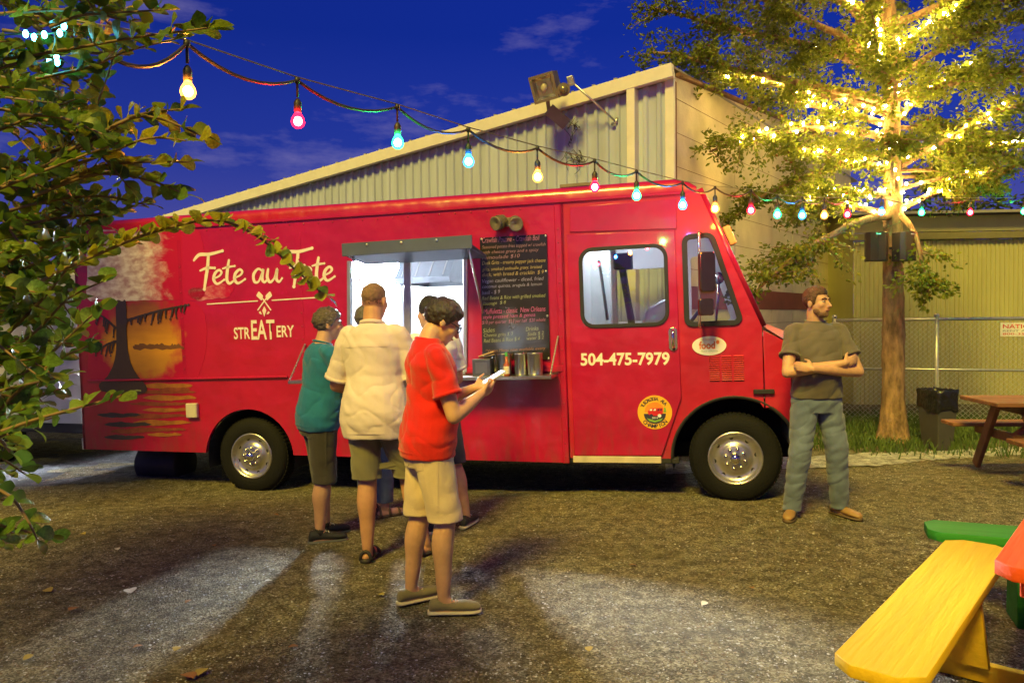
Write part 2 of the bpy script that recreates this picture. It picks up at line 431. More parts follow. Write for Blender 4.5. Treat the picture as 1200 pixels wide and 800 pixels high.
# ================================================================== WAREHOUSE behind the truck
WD = 13.6
wc = at(791, 372, WD); wc.z = -0.2
wdir = Vector((650, 900, 0)).normalized()          # right flank runs away
ldir = Vector((-900, 560, 0)).normalized()         # gable front runs left
wroot = empty("warehouse", wc, "pale ribbed metal warehouse with sloping roof edge standing behind the red truck", "building")
m_rib = mat("cream_metal", (0.37, 0.42, 0.57), .5, .0, .14, 4.5, .08, 8, stretch=(1, 1, .10))
m_trim = mat("cream_trim", (0.64, 0.62, 0.58), .5, var=.06)
m_conc = mat("painted_block", (0.62, 0.55, 0.40), .8, var=.16, scale=1.6, bump=.25, bscale=30)
m_band = mat("maroon_band", (0.20, 0.055, 0.045), .7, var=.15, scale=3)
m_rust = mat("rust_edge", (0.16, 0.08, 0.04), .8, var=.4, scale=4)
m_roof = mat("roof_sheet", (0.30, 0.29, 0.27), .5, .3)
ztop0 = at(791, 84, WD).z                                        # height of the high corner (world)
def on_plane(px, py, o, n):
    d = ray(px, py); return CAM + d * ((o - CAM).dot(n) / d.dot(n))
lnorm = Vector((-560, -900, 0)).normalized()
_q = on_plane(240, 245, Vector((wc.x, wc.y, 0)), lnorm); _t = (_q - Vector((wc.x, wc.y, _q.z))).length; WSL = (ztop0 - _q.z) / _t
def wz(t): return ztop0 - WSL * t                 # gable edge falls to the left
lnorm = Vector((-560, -900, 0)).normalized()       # outward normal of the gable front
rnorm = Vector((900, -650, 0)).normalized()        # outward normal of the flank
def ribs_panel(name, o, d, nrm, t0, t1, zb, topf, m, root, pitch=0.155, depth=0.03, flat=0.55):
    """One sheet of ribbed cladding as real folds."""
    prof = []; t = t0
    while t < t1 - 1e-6:
        e = min(t + pitch, t1)
        for (a, h) in ((0.0, 0), (flat, 0), (flat + .1, 1), (0.9, 1)):
            q = t + pitch * a
            if q <= t1: prof.append((q, h * depth))
        t = e
    prof.append((t1, 0))
    vs = []; fs = []
    for (q, h) in prof:
        p = o + d * q + nrm * h
        vs.append(Vector((p.x, p.y, zb))); vs.append(Vector((p.x, p.y, topf(q))))
    for i in range(len(prof) - 1): fs.append((2 * i, 2 * i + 2, 2 * i + 3, 2 * i + 1))
    mb = MB(); mb.add(vs, fs); ob = mb.build(name, m, None, fix=False); return adopt(ob, root)
wb = Vector((wc.x, wc.y, 0))
t = 0.62; k = 0
while t < 14:
    ribs_panel("wall_panel", wb, ldir, lnorm, t + .006, min(t + 0.93, 14.2), -.3, lambda q: wz(q) - .10, m_rib, wroot); t += 0.93
ribs_panel("wall_panel", wb, ldir, lnorm, .05, .615, -.3, lambda q: wz(q) - .10, m_rib, wroot, .18)
def wbox(name, m, a, b, w, h, up=UZ, root=wroot, bev=.006):
    mb = MB(); mb.beam(a, b, w, h, up); return adopt(mb.build(name, m, None, bevel=bev), root)
wbox("downspout", m_trim, wb + ldir * .52 + lnorm * .06 + UZ * (-.2), wb + ldir * .52 + lnorm * .06 + UZ * (wz(.5) - .1), .11, .16, up=lnorm)
wbox("corner_trim", m_trim, wb + lnorm * .02 + ldir * .04 + UZ * -.2, wb + lnorm * .02 + ldir * .04 + UZ * (ztop0 - .10), .12, .06, up=lnorm)
wbox("corner_trim", m_rust, wb + rnorm * .012 + wdir * .02 + UZ * -.2, wb + rnorm * .012 + wdir * .02 + UZ * (ztop0 - .12), .05, .02, up=rnorm)
wbox("fascia", m_trim, wb + lnorm * .10 + UZ * (wz(-.03) - .02) - ldir * .03, wb + ldir * 14.2 + lnorm * .10 + UZ * (wz(14.2) - .02), .09, .17)
# ribs of the roof sheets showing along the edge
mb = MB(); mb.beam((0, 0, -.012), (0, .34, -.012), .045, .03); rib_me = mb.mesh("roof_rib"); rib_me.materials.append(m_roof)
for i in range(46):
    q = .12 + i * .305
    o = link("roof_rib", rib_me, None); p = wb + ldir * q + lnorm * .13 + UZ * (wz(q) + .085)
    o.matrix_world = Matrix.Translation(p) @ (-lnorm).to_track_quat('Y', 'Z').to_matrix().to_4x4(); o.matrix_basis = o.matrix_world; adopt(o, wroot)
# roof deck
mb = MB(); a0 = wb + lnorm * .12; a1 = a0 + ldir * 14.2; fl = 10.4
vs = [Vector((a0.x, a0.y, wz(0) + .068)), Vector((a1.x, a1.y, wz(14.2) + .068)), Vector((a1.x, a1.y, wz(14.2) + .068)) + wdir * fl, Vector((a0.x, a0.y, wz(0) + .068)) + wdir * fl]
mb.add(vs + [v - UZ * .03 for v in vs], [(0, 1, 2, 3), (4, 7, 6, 5), (0, 4, 5, 1), (1, 5, 6, 2), (2, 6, 7, 3), (3, 7, 4, 0)]); adopt(mb.build("roof", m_roof), wroot)
# flank: painted block panels with joints and a maroon band
cut = [0.0, 2.15, 3.9, 5.1, 6.6, 8.1, 9.6]
_q = on_plane(942, 153, Vector((wc.x, wc.y, 0)), rnorm); FSL = (_q.z - ztop0 + .06) / (_q - Vector((wc.x, wc.y, _q.z))).length
def ftop(q): return ztop0 - .06 + FSL * q        # eave rises a little away from the corner
for i in range(len(cut) - 1):
    a = cut[i] + .012; b = cut[i + 1] - .012
    mb = MB(); p0 = wb + wdir * a; p1 = wb + wdir * b
    for (z0, zt) in ((-.3, None),):
        vs = [p0 + UZ * -.3, p1 + UZ * -.3, p1 + UZ * ftop(b), p0 + UZ * ftop(a)]
        mb.add(vs + [v - rnorm * .15 for v in vs], [(0, 1, 2, 3), (4, 7, 6, 5), (0, 4, 5, 1), (1, 5, 6, 2), (2, 6, 7, 3), (3, 7, 4, 0)])
    adopt(mb.build("wall_panel", m_conc), wroot)
wbox("joint_backing", m_rust, wb + wdir * .05 - rnorm * .10 + UZ * 2, wb + wdir * 9.5 - rnorm * .10 + UZ * 2, .02, 4.4)
wbox("painted_band", m_band, wb + wdir * .03 + rnorm * .004 + UZ * 1.83, wb + wdir * 9.58 + rnorm * .004 + UZ * 1.83, .012, .30, bev=0)
wbox("eave_trim", m_rust, wb + wdir * .06 + rnorm * .03 + UZ * (ftop(0) + .03), wb + wdir * 9.6 + rnorm * .03 + UZ * (ftop(9.6) + .03), .07, .05)
# course lines of the blocks
for zc in (0.2, 0.62, 1.04, 1.46, 2.2, 2.62, 3.04, 3.46, 3.88, 4.3):
    wbox("course_joint", m_rust, wb + wdir * .06 + rnorm * .0012 + UZ * zc, wb + wdir * 9.55 + rnorm * .0012 + UZ * zc, .003, .006, bev=0)
# far end of the flank, in shade
mb = MB(); p0 = wb + wdir * 9.6; mb.add([p0 + UZ * -.3, p0 - rnorm * 6 + UZ * -.3, p0 - rnorm * 6 + UZ * 4.6, p0 + UZ * 5.4], [(0, 1, 2, 3)]); adopt(mb.build("end_wall", m_conc, fix=False), wroot)

# dead vine clinging to the ribbed front
vroot = empty("climbing_vine", wb + ldir * 1.5, "bare dark vine clinging to ribbed warehouse wall below the floodlight", "vine")
m_vine = mat("dead_vine", (0.05, 0.04, 0.03), .9)
rv = random.Random(5)
for i in range(14):
    sx_, sy_ = rv.uniform(668, 684), rv.uniform(135, 190)
    pts = [(sx_, sy_)]
    for k in range(5): pts.append((pts[-1][0] + rv.uniform(-7, 7), pts[-1][1] + rv.uniform(-9, 8)))
    w3 = []
    for (a, b) in pts:
        d = ray(a, b); tt = (wb + lnorm * .05 - CAM).dot(lnorm) / d.dot(lnorm); w3.append(CAM + d * tt)
    mb = MB(); mb.tube(catmull(w3, 4), .0035, 5); adopt(mb.build("stem", m_vine, sm=True), vroot)
    for q in w3[1:4]:
        mb = MB(); mb.ball(q + lnorm * .012, .011, .014, .008, 6, 4)
    adopt(mb.build("leaf", m_vine), vroot)

# ================================================================== FLOODLIGHT on the warehouse fascia
def onW(px, py, off): return on_plane(px, py, wb + lnorm * off, lnorm)
fl_c = onW(638, 103, .55)
froot = empty("floodlight", fl_c, "unlit boxy floodlight with round sensor bracketed to the warehouse roof edge", "floodlight")
m_bronze = mat("bronze_paint", (0.20, 0.17, 0.13), .55, .3)
m_refl = mat("lamp_reflector", (0.75, 0.72, 0.62), .35, .9)
m_alu = mat("aluminium", (0.62, 0.62, 0.62), .35, .9)
cf = (CAM + Vector((-1.5, 0, -.2)) - fl_c).normalized(); cxv = UZ.cross(cf).normalized(); czv = cf.cross(cxv)
tilt = Matrix.Rotation(R(12), 3, cf); cxv = tilt @ cxv; czv = tilt @ czv
mb = MB(); hw, hh = .16, .17
f4 = [fl_c + cxv * (i * hw) + czv * (j * hh) + cf * .09 for (i, j) in ((-1, -1), (1, -1), (1, 1), (-1, 1))]
b4 = [fl_c + cxv * (i * hw * .92 + .05) + czv * (j * hh * .95) - cf * .12 for (i, j) in ((-1, -1), (1, -1), (1, 1), (-1, 1))]
i4 = [fl_c + cxv * (i * hw * .80) + czv * (j * hh * .80) + cf * .09 for (i, j) in ((-1, -1), (1, -1), (1, 1), (-1, 1))]
d4 = [fl_c + cxv * (i * hw * .6) + czv * (j * hh * .6) - cf * .02 for (i, j) in ((-1, -1), (1, -1), (1, 1), (-1, 1))]
mb.add(f4 + b4 + i4, [(4, 5, 6, 7)] + [(k, (k + 1) % 4, 4 + (k + 1) % 4, 4 + k) for k in range(4)] + [(k, (k + 1) % 4, 8 + (k + 1) % 4, 8 + k) for k in range(4)])
adopt(mb.build("housing", m_bronze), froot)
mb = MB(); mb.add(i4 + d4, [(4, 5, 6, 7)] + [(k, (k + 1) % 4, 4 + (k + 1) % 4, 4 + k) for k in range(4)]); adopt(mb.build("reflector", m_refl), froot)
mb = MB(); mb.add([q - cf * .004 for q in i4], [(0, 1, 2, 3)]); adopt(mb.build("lens", glass("lamp_glass", (.9, .9, .88), .08, .12)), froot)
mb = MB(); mb.ball(fl_c + cf * .03, .045, .045, .07, 10, 7); adopt(mb.build("lamp", mat("opal_glass", (.75, .68, .5), .3), sm=True), froot)
s_c = onW(661, 105, .5); mb = MB(); mb.lathe(s_c, cf, [(-.06, .0), (-.06, .07), (.03, .08), (.05, .085), (.05, .0)], 16); adopt(mb.build("sensor_housing", m_bronze, sm=False), froot)
mb = MB(); mb.ball(s_c + cf * .05, .055, .055, .055, 12, 8); adopt(mb.build("sensor_lens", mat("dark_lens", (.25, .22, .12), .1, .5), sm=True), froot)
m_ = onW(669, 95, .45); mb = MB(); mb.obox(m_, cxv, czv, cf, .045, .06, .04); adopt(mb.build("junction_box", m_alu, bevel=.01), froot)
mb = MB(); mb.tube([m_, onW(722, 143, .05)], .014, 8); adopt(mb.build("support_arm", m_alu, sm=True), froot)
mb = MB(); mb.tube([onW(717, 146, .04), onW(722, 143, .05), onW(723, 138, .04)], .02, 8); adopt(mb.build("arm_foot", m_alu, sm=True), froot)
mb = MB(); mb.beam(fl_c - czv * .15 - cf * .02, onW(643, 128, .16), .05, .03); mb.beam(onW(643, 128, .3), onW(664, 146, .06), .16, .02, up=cf); adopt(mb.build("bracket", mat("bracket_grey", (.22, .21, .19), .6), None), froot)

# ================================================================== GREEN SHED on the right
sd = 20.5
sroot_p = at(1003, 372, sd); sroot_p.z = -.2
sroot = empty("shed", sroot_p, "olive green corrugated metal shed behind the chain link fence", "building")
m_olive = mat("olive_sheet", (0.35, 0.335, 0.165), .55, .0, .10, 1.2, stretch=(1, 1, .25))
m_dkwood = mat("dark_fascia", (0.15, 0.135, 0.075), .8)
sx0 = sroot_p.x - .05; t = 0.0
sdir = Vector((1, -.045, 0)).normalized(); snrm = Vector((-.045, -1, 0)).normalized(); so = Vector((sx0, sd * KD, 0))
while t < 9.0:
    ribs_panel("wall_panel", so, sdir, snrm, t + .004, t + .90, -.3, lambda q: 2.95, m_olive, sroot, .082, .022, .45); t += .905
mb = MB(); mb.beam(so + UZ * 3.02 + snrm * .06 - sdir * .1, so + sdir * 9.1 + UZ * 3.02 + snrm * .06, .10, .13); adopt(mb.build("fascia", m_dkwood, bevel=.008), sroot)
mb = MB(); mb.beam(so + UZ * 3.25 + snrm * .02 - sdir * .1, so + sdir * 9.1 + UZ * 3.25 + snrm * .02, .06, .30); adopt(mb.build("gutter_board", m_olive, bevel=.008), sroot)
p_ = so + snrm * .3
mb = MB(); vs = [p_ + UZ * 3.41 - sdir * .2, p_ + sdir * 9.3 + UZ * 3.41, p_ + sdir * 9.3 + UZ * 4.0 - snrm * 6, p_ - sdir * .2 + UZ * 4.0 - snrm * 6]
mb.add(vs + [v + UZ * .05 for v in vs], [(0, 1, 2, 3), (4, 7, 6, 5), (0, 4, 5, 1), (1, 5, 6, 2), (2, 6, 7, 3), (3, 7, 4, 0)]); adopt(mb.build("roof", m_roof), sroot)
mb = MB(); mb.add([so + UZ * -.3, so - snrm * 6 + UZ * -.3, so - snrm * 6 + UZ * 4.2, so + UZ * 3.4], [(0, 1, 2, 3)]); adopt(mb.build("side_wall", m_olive, fix=False), sroot)

# ================================================================== CHAIN LINK FENCE
fz = -.12; FH = 1.62
fa = at(978, 372, 17.0); fb = at(1260, 372, 15.4)
fa.z = fz; fb.z = fz
fence = empty("chain_link_fence", fa, "galvanised chain link fence with rails running behind the tree", "fence")
m_galv = mat("galvanised", (0.50, 0.51, 0.50), .42, .6, .1, 12)
fd = (fb - fa); flen = fd.length; fdn = fd.normalized()
def fp(t, z): return fa + fdn * t + UZ * z
for z, nm, rr in ((FH, "top_rail", .024), (FH * .535, "middle_rail", .018), (.06, "bottom_rail", .018)):
    mb = MB(); mb.tube([fp(-.02, z), fp(flen, z)], rr, 8); adopt(mb.build(nm, m_galv, sm=True), fence)
for px in (978, 1098, 1222):
    t = ((px - 600) / FPX * fa.y - fa.x) / (fdn.x - (px - 600) / FPX * fdn.y)
    mb = MB(); mb.tube([fp(t, -.1), fp(t, FH + .04)], .03, 10); mb.ball(fp(t, FH + .05), .04, .04, .035, 10, 6); adopt(mb.build("post", m_galv, sm=True), fence)
mb = MB(); pit = .075
for s in (-1, 1):
    t = -FH
    while t < flen + FH:
        a0, a1 = t, t + FH * s
        z0, z1 = .04, FH
        # clip to the fence's length
        def clip(a0, z0, a1, z1):
            for lim, sg in ((0.0, 1), (flen, -1)):
                for _ in range(1):
                    d0 = (a0 - lim) * sg; d1 = (a1 - lim) * sg
                    if d0 < 0 and d1 < 0: return None
                    if d0 < 0: k = d0 / (d0 - d1); a0, z0 = a0 + (a1 - a0) * k, z0 + (z1 - z0) * k
                    elif d1 < 0: k = d1 / (d1 - d0); a1, z1 = a1 + (a0 - a1) * k, z1 + (z0 - z1) * k
            return a0, z0, a1, z1
        c = clip(a0, z0, a1, z1)
        if c: mb.tube([fp(c[0], c[1]) + fdn.cross(UZ) * (.003 * s), fp(c[2], c[3]) + fdn.cross(UZ) * (.003 * s)], .0026, 3, False)
        t += pit
ob = adopt(mb.build("wire_mesh", m_galv, fix=False), fence); ob["kind"] = "stuff"

# sign wired to the fence
t = ((1172 - 600) / FPX * fa.y - fa.x) / (fdn.x - (1172 - 600) / FPX * fdn.y)
sg_o = fp(t, 0) + fdn.cross(UZ) * .03 + UZ * (at_y(1172, 394, fp(t, 0).y).z - fz)
sgn = empty("fence_sign", sg_o, "white fence sign with red NATIONAL lettering wired to the chain link", "sign")
m_white = mat("sign_white", (.72, .70, .64), .5, var=.04); m_redp = mat("sign_red", (.55, .03, .02), .5, var=.05)
plate("panel", [(0, 0), (.75, 0), (.75, .20), (0, .20)], [], .006, frame((0, 0, 0), fdn, UZ), m_white, sgn)
def flat_text(name, s, m, parent, fr, x0, y0, w=None, h=None, bold=0.0, shear=0.0, lift=.004):
    me = text_mesh(s, bold, shear)
    co = np.zeros(len(me.vertices) * 3); me.vertices.foreach_get("co", co); co = co.reshape(-1, 3)
    mn = co.min(0); mx = co.max(0)
    sx = w / (mx[0] - mn[0]) if w else None; sy = h / (mx[1] - mn[1]) if h else None
    sx = sx or sy; sy = sy or sx
    co[:, 0] = (co[:, 0] - mn[0]) * sx + x0; co[:, 1] = (co[:, 1] - mn[1]) * sy + y0; co[:, 2] = lift
    me.vertices.foreach_set("co", co.ravel()); me.transform(fr); me.materials.clear(); me.materials.append(m); me.update()
    return link(name, me, None, parent)
sfr = frame((0, 0, 0), fdn, UZ)
flat_text("lettering", "NATIONAL", m_redp, sgn, sfr, .03, .115, .55, .06, .012)
flat_text("lettering", "RENT A FENCE", mat("sign_grey", (.25, .25, .25), .5), sgn, sfr, .03, .065, .55, .03, .008)
flat_text("lettering", "800-352-5675", m_redp, sgn, sfr, .03, .02, .55, .032, .008)

# ================================================================== GRASS along the fence (uncountable)
def blades(name, n, fx, h0, h1, m, label, seed):
    rg = random.Random(seed); V = []; F = []
    for i in range(n):
        x, y = fx(rg); z = ground_z(x, y); h = rg.uniform(h0, h1); a = rg.uniform(0, 6.28); w = .006 + .006 * rg.random()
        lx, ly = math.cos(a) * w, math.sin(a) * w; b = rg.uniform(0, 6.28); bx, by = math.cos(b) * h * .45, math.sin(b) * h * .45
        k = len(V); V += [(x - lx, y - ly, z), (x + lx, y + ly, z), (x + lx * .6 + bx * .4, y + ly * .6 + by * .4, z + h * .65), (x - lx * .6 + bx * .4, y - ly * .6 + by * .4, z + h * .65), (x + bx, y + by, z + h)]
        F += [(k, k + 1, k + 2, k + 3), (k + 3, k + 2, k + 4)]
    me = bpy.data.meshes.new(name); me.from_pydata(V, [], F); me.update()
    o = link(name, me, m); o["kind"] = "stuff"; o["label"] = label; o["category"] = "grass"
m_grass = mat("grass", (.06, .10, .02), .7, var=.35, scale=9)
def fx1(rg):
    t = rg.uniform(-3, flen); p = fa + fdn * t + fdn.cross(UZ) * (rg.gauss(.1, .55) if rg.random() < .75 else rg.uniform(-1, 2.6)); return p.x, p.y
blades("grass", 16000, fx1, .03, .20, m_grass, "ragged green grass along the chain link fence", 4)
def fx2(rg):
    a = rg.uniform(0, 6.28); r = abs(rg.gauss(.25, .35)); p = gp(1047, 520); return p.x + math.cos(a) * r * 1.6, p.y + math.sin(a) * r
blades("grass", 2500, fx2, .04, .14, m_grass, "short grass tufts around the foot of the lit tree", 6)
# ================================================================== FOOD TRUCK
TF = at(862, 590, 9.25); TR = at(292, 578, 9.25 / 0.85)
tU = (TF - TR).normalized(); tW = (UZ - tU * tU.z).normalized(); tY = tW.cross(tU)     # along / up / into the truck
TM = Matrix(((tU.x, tY.x, tW.x, TF.x), (tU.y, tY.y, tW.y, TF.y), (tU.z, tY.z, tW.z, TF.z), (0, 0, 0, 1)))
TMI = TM.inverted()
def T(px, py, y=0.0):
    """Pixel -> (along, up) on the truck's side, or on the plane y metres inside it."""
    d = ray(px, py); o = TF + tY * y
    k = (o - CAM).dot(tY) / d.dot(tY); q = TMI @ (CAM + d * k)
    return (q.x, q.z)
def TP(pts, y=0.0): return [T(a, b, y) for (a, b) in pts]
truck = empty("food_truck", (0, 0, 0), "red step van food truck with white lettering and open serving window", "food truck", mw=TM)
truck.matrix_basis = TM
TWD = 2.25
SIDE = lambda y=0.0: frame((0, y, 0), (1, 0, 0), (0, 0, 1))      # plate frame: x along, y up, normal towards the street

def paint(name, col, rough=.30, coat=.8, wave=.11, grime=.25):
    m, nt, b = new_mat(name); n = nt.nodes; l = nt.links.new
    tc = n.new("ShaderNodeTexCoord")
    nz = n.new("ShaderNodeTexNoise"); nz.inputs['Scale'].default_value = 2.4; nz.inputs['Detail'].default_value = 8; nz.inputs['Roughness'].default_value = .7
    sp = n.new("ShaderNodeTexNoise"); sp.inputs['Scale'].default_value = 34; sp.inputs['Detail'].default_value = 3
    wv = n.new("ShaderNodeTexNoise"); wv.inputs['Scale'].default_value = 3.2; wv.inputs['Detail'].default_value = 2
    for q in (nz, sp, wv): l(tc.outputs['Object'], q.inputs['Vector'])
    rp = n.new("ShaderNodeValToRGB"); rp.color_ramp.elements[0].position = .35; rp.color_ramp.elements[1].position = .75
    c = Vector(col); rp.color_ramp.elements[0].color = (*(c * (1 - grime)), 1); rp.color_ramp.elements[1].color = (*c, 1)
    l(nz.outputs['Fac'], rp.inputs['Fac'])
    # road dirt thrown up along the lower panels, streaky and patchy
    sz_ = n.new("ShaderNodeSeparateXYZ"); l(tc.outputs['Object'], sz_.inputs[0])
    mr_ = n.new("ShaderNodeMapRange"); mr_.inputs['From Min'].default_value = .30; mr_.inputs['From Max'].default_value = 1.0; mr_.inputs['To Min'].default_value = .75; mr_.inputs['To Max'].default_value = 0; l(sz_.outputs[2], mr_.inputs['Value'])
    mp_ = n.new("ShaderNodeMapping"); mp_.inputs['Scale'].default_value = (2.2, 2.2, .5); l(tc.outputs['Object'], mp_.inputs[0])
    dn_ = n.new("ShaderNodeTexNoise"); dn_.inputs['Scale'].default_value = 6; dn_.inputs['Detail'].default_value = 9; dn_.inputs['Roughness'].default_value = .72; l(mp_.outputs[0], dn_.inputs['Vector'])
    dr_ = n.new("ShaderNodeValToRGB"); dr_.color_ramp.elements[0].position = .45; dr_.color_ramp.elements[1].position = .72; l(dn_.outputs['Fac'], dr_.inputs['Fac'])
    dm_ = n.new("ShaderNodeMath"); dm_.operation = 'MULTIPLY'; l(mr_.outputs[0], dm_.inputs[0]); l(dr_.outputs[0], dm_.inputs[1])
    dx_ = n.new("ShaderNodeMix"); dx_.data_type = 'RGBA'; dx_.inputs[7].default_value = (.16, .06, .04, 1); l(dm_.outputs[0], dx_.inputs[0]); l(rp.outputs['Color'], dx_.inputs[6]); l(dx_.outputs[2], b.inputs['Base Color'])
    rr = n.new("ShaderNodeMapRange"); rr.inputs['To Min'].default_value = rough - .08; rr.inputs['To Max'].default_value = rough + .18
    l(sp.outputs['Fac'], rr.inputs['Value']); l(rr.outputs[0], b.inputs['Roughness'])
    b.inputs['Coat Weight'].default_value = coat; b.inputs['Coat Roughness'].default_value = .08
    bp = n.new("ShaderNodeBump"); bp.inputs['Strength'].default_value = wave; bp.inputs['Distance'].default_value = .25
    l(wv.outputs['Fac'], bp.inputs['Height']); l(bp.outputs['Normal'], b.inputs['Normal'])
    MATS[name] = m; return m
m_red = paint("red_paint", (0.50, 0.003, 0.050))
m_redd = paint("red_paint_worn", (0.55, 0.007, 0.036), .4, .3, .12, .3)
m_blk = mat("black_rubber", (.016, .016, .017), .6, bump=.1)
m_tyre = mat("tyre_rubber", (.009, .009, .0095), .8, bump=.3, bscale=80, spec=.2)
m_chrome = mat("chrome", (.82, .80, .76), .12, 1.0, .04)
m_steel = mat("brushed_steel", (.60, .60, .60), .28, 1.0, .08, 30, stretch=(1, 1, .05))
m_under = mat("underbody", (.02, .02, .02), .85)
m_wh = mat("white_enamel", (.78, .80, .82), .35, var=.03)
m_letter = mat("pale_lettering", (.80, .70, .74), .45, var=.04)
m_cream = mat("cream_lettering", (.84, .78, .66), .45, var=.04)
m_glass = glass("window_glass", (.93, .96, .97), .01, .05)
m_slate = mat("slate_panel", (.10, .12, .19), .45, .3, .1, 3)
m_gal = mat("dull_metal", (.45, .45, .45), .4, .8)
def tpart(name, outer, holes, thick, y, m, parent=truck, bev=.0):
    return plate(name, outer, holes, thick, SIDE(y), m, parent, bev)
def tbox(name, a, b, m, parent=truck, bev=.006, sm=False):
    mb = MB(); mb.box(a, b); return mb.build(name, m, parent, sm, bev)

fw = T(862, 538); rw = T(292, 535); WR = .382
def arc(c, r, a0, a1, n=14): return [(c[0] + r * math.cos(R(a0 + (a1 - a0) * k / n)), c[1] + r * math.sin(R(a0 + (a1 - a0) * k / n))) for k in range(n + 1)]
# outline points
skirt_l = T(98, 526); skirt_r = T(660, 542)
def skirt_at(u):
    k = (u - skirt_l[0]) / (skirt_r[0] - skirt_l[0]); return skirt_l[1] * (1 - k) + skirt_r[1] * k
mold_l = T(104, 274); mold_m = T(660, 237); mold_r = T(800, 226)
ARc_f = .545; ARc_r = .50
rear_arc = [p for p in arc((rw[0], rw[1] - .02), ARc_r, 0, 180, 20) if p[1] > skirt_at(p[0])]
win = (T(410, 306), T(546, 300), T(546, 436), T(410, 438))       # serving opening
u_col = T(662, 400)[0]
# ---- main box side, street side
side_o = [(skirt_l[0], skirt_at(skirt_l[0])), (skirt_l[0] - .0, mold_l[1]), mold_m, (u_col, mold_m[1] + .002), (u_col, skirt_r[1])]
ra = sorted(rear_arc, key=lambda p: -p[0])
side_o += [(ra[0][0] + .001, skirt_at(ra[0][0]))] + ra + [(ra[-1][0] - .001, skirt_at(ra[-1][0]))]
tpart("side_panel", side_o, [list(win)], .035, .0175, m_red)
# ---- cab side with quarter window and front arch
qwin = round_poly(TP([(803, 279), (833, 276), (866, 373), (862, 377), (806, 379)]), .05)
front_arc = arc(fw, ARc_f, 12, 168, 22)
hood_u = T(893, 400)[0]
cab_o = [(u_col + .012, skirt_r[1] + .045), (u_col + .012, mold_m[1])] + [mold_r, T(818, 222), T(893, 383), (hood_u, T(893, 478)[1])]
fa_ = [p for p in front_arc if p[0] < hood_u - .01]
cab_o += fa_ + [(fa_[-1][0] - .01, skirt_r[1] + .045)]
dwin_hole = rrect(T(684, 382)[0], T(684, 382)[1], T(779, 288)[0], T(779, 288)[1], .10)
tpart("cab_side", cab_o, [qwin, dwin_hole], .03, .016, m_redd)
# ---- hood side, separate panel
hs = [(hood_u + .012, T(893, 478)[1]), (hood_u + .012, T(893, 385)[1] - .012), T(926, 403), T(928, 498)]
fh_ = [p for p in front_arc if p[0] > hood_u + .02]
tpart("hood_side", hs + fh_, [], .03, .016, m_redd, bev=.004)
# ---- roof with rolled edges
u0_ = skirt_l[0]
top_pts = [(u0_, T(104, 259)[1]), T(130, 257), T(260, 247), T(400, 237), T(530, 227.5), T(660, 218.5), T(740, 212), T(792, 208), T(806, 211), T(816, 217)]
mold_pts = [(p[0], mold_l[1] + (mold_r[1] - mold_l[1]) * (p[0] - u0_) / (mold_r[0] - u0_)) for p in top_pts]
mb = MB(); V = []; NS = None
for (tp_, mp_) in zip(top_pts, mold_pts):
    h = tp_[1] - mp_[1]
    sec = [(.0, 0), (.002, h * .45), (.02, h * .8), (.06, h * .97), (.13, h * 1.05), (.6, h + .05), (TWD / 2, h + .07)]
    sec += [(TWD - y, z) for (y, z) in sec[-2::-1]]
    NS = len(sec)
    V += [(tp_[0], y, mp_[1] + z) for (y, z) in sec]
mb.add(V, [(i * NS + k, i * NS + k + 1, (i + 1) * NS + k + 1, (i + 1) * NS + k) for i in range(len(top_pts) - 1) for k in range(NS - 1)])
mb.add([V[k] for k in range(NS)], [tuple(range(NS))]); mb.add([V[(len(top_pts) - 1) * NS + k] for k in range(NS)], [tuple(range(NS))])
mb.build("roof", m_red, truck, True)
mb = MB(); mb.beam((u0_ - .01, -.008, mold_l[1]), (mold_r[0], -.008, mold_r[1]), .02, .028, up=UZ); mb.build("drip_rail", m_red, truck, bevel=.005)
# raised rub rail along the waist
bl = T(104, 444); bm_ = T(655, 434)
for (a, b) in ((bl[0], T(338, 446)[0]), (T(540, 436)[0], u_col - .02)):
    mb = MB(); za = T(250, 443)[1] if a == bl[0] else T(600, 433)[1]
    mb.beam((a, -.010, za), (b, -.010, za), .03, .055 if a != bl[0] else .022, up=UZ); mb.build("rub_rail", m_red, truck, bevel=.006)
# vertical post between box and cab
mb = MB(); mb.box((u_col - .055, -.016, skirt_r[1] - .004), (u_col + .004, .0, mold_m[1] - .02)); mb.build("post", m_red, truck, bevel=.007)
# panel seams as thin proud strips with rivets
rv_me = MB(); rv_me.ball((0, 0, 0), .008, .005, .008, 8, 5); rv_me = rv_me.mesh("rivet"); rv_me.materials.append(m_red)
def rivets(pts):
    for (u, w, y) in pts:
        o = link("rivet", rv_me, None, truck, True); o.location = (u, y, w)
rivets([(u_col - .026, skirt_r[1] + .06 + k * .12, -.018) for k in range(18)])
rivets([(u0_ + .08 + k * .155, mold_l[1] - .045 + (mold_r[1] - mold_l[1]) * (.08 + k * .155) / (mold_r[0] - u0_), -.002) for k in range(int((u_col - u0_ - .2) / .155))])
rivets([(u_, T(300, 437)[1] + .06 + k * .13, -.005) for u_ in (T(215, 400)[0], T(355, 400)[0]) for k in range(9)])
for ux in (T(215, 400)[0], T(355, 400)[0]):
    mb = MB(); mb.box((ux - .02, -.003, T(300, 437)[1]), (ux + .02, .0, T(300, 275)[1])); mb.build("seam_strip", m_red, truck)
# top-of-side fixture panel above the cab door
tpart("header_panel", TP([(668, 272), (668, 243), (793, 233), (793, 268)]), [], .012, -.006, m_red, bev=.003)

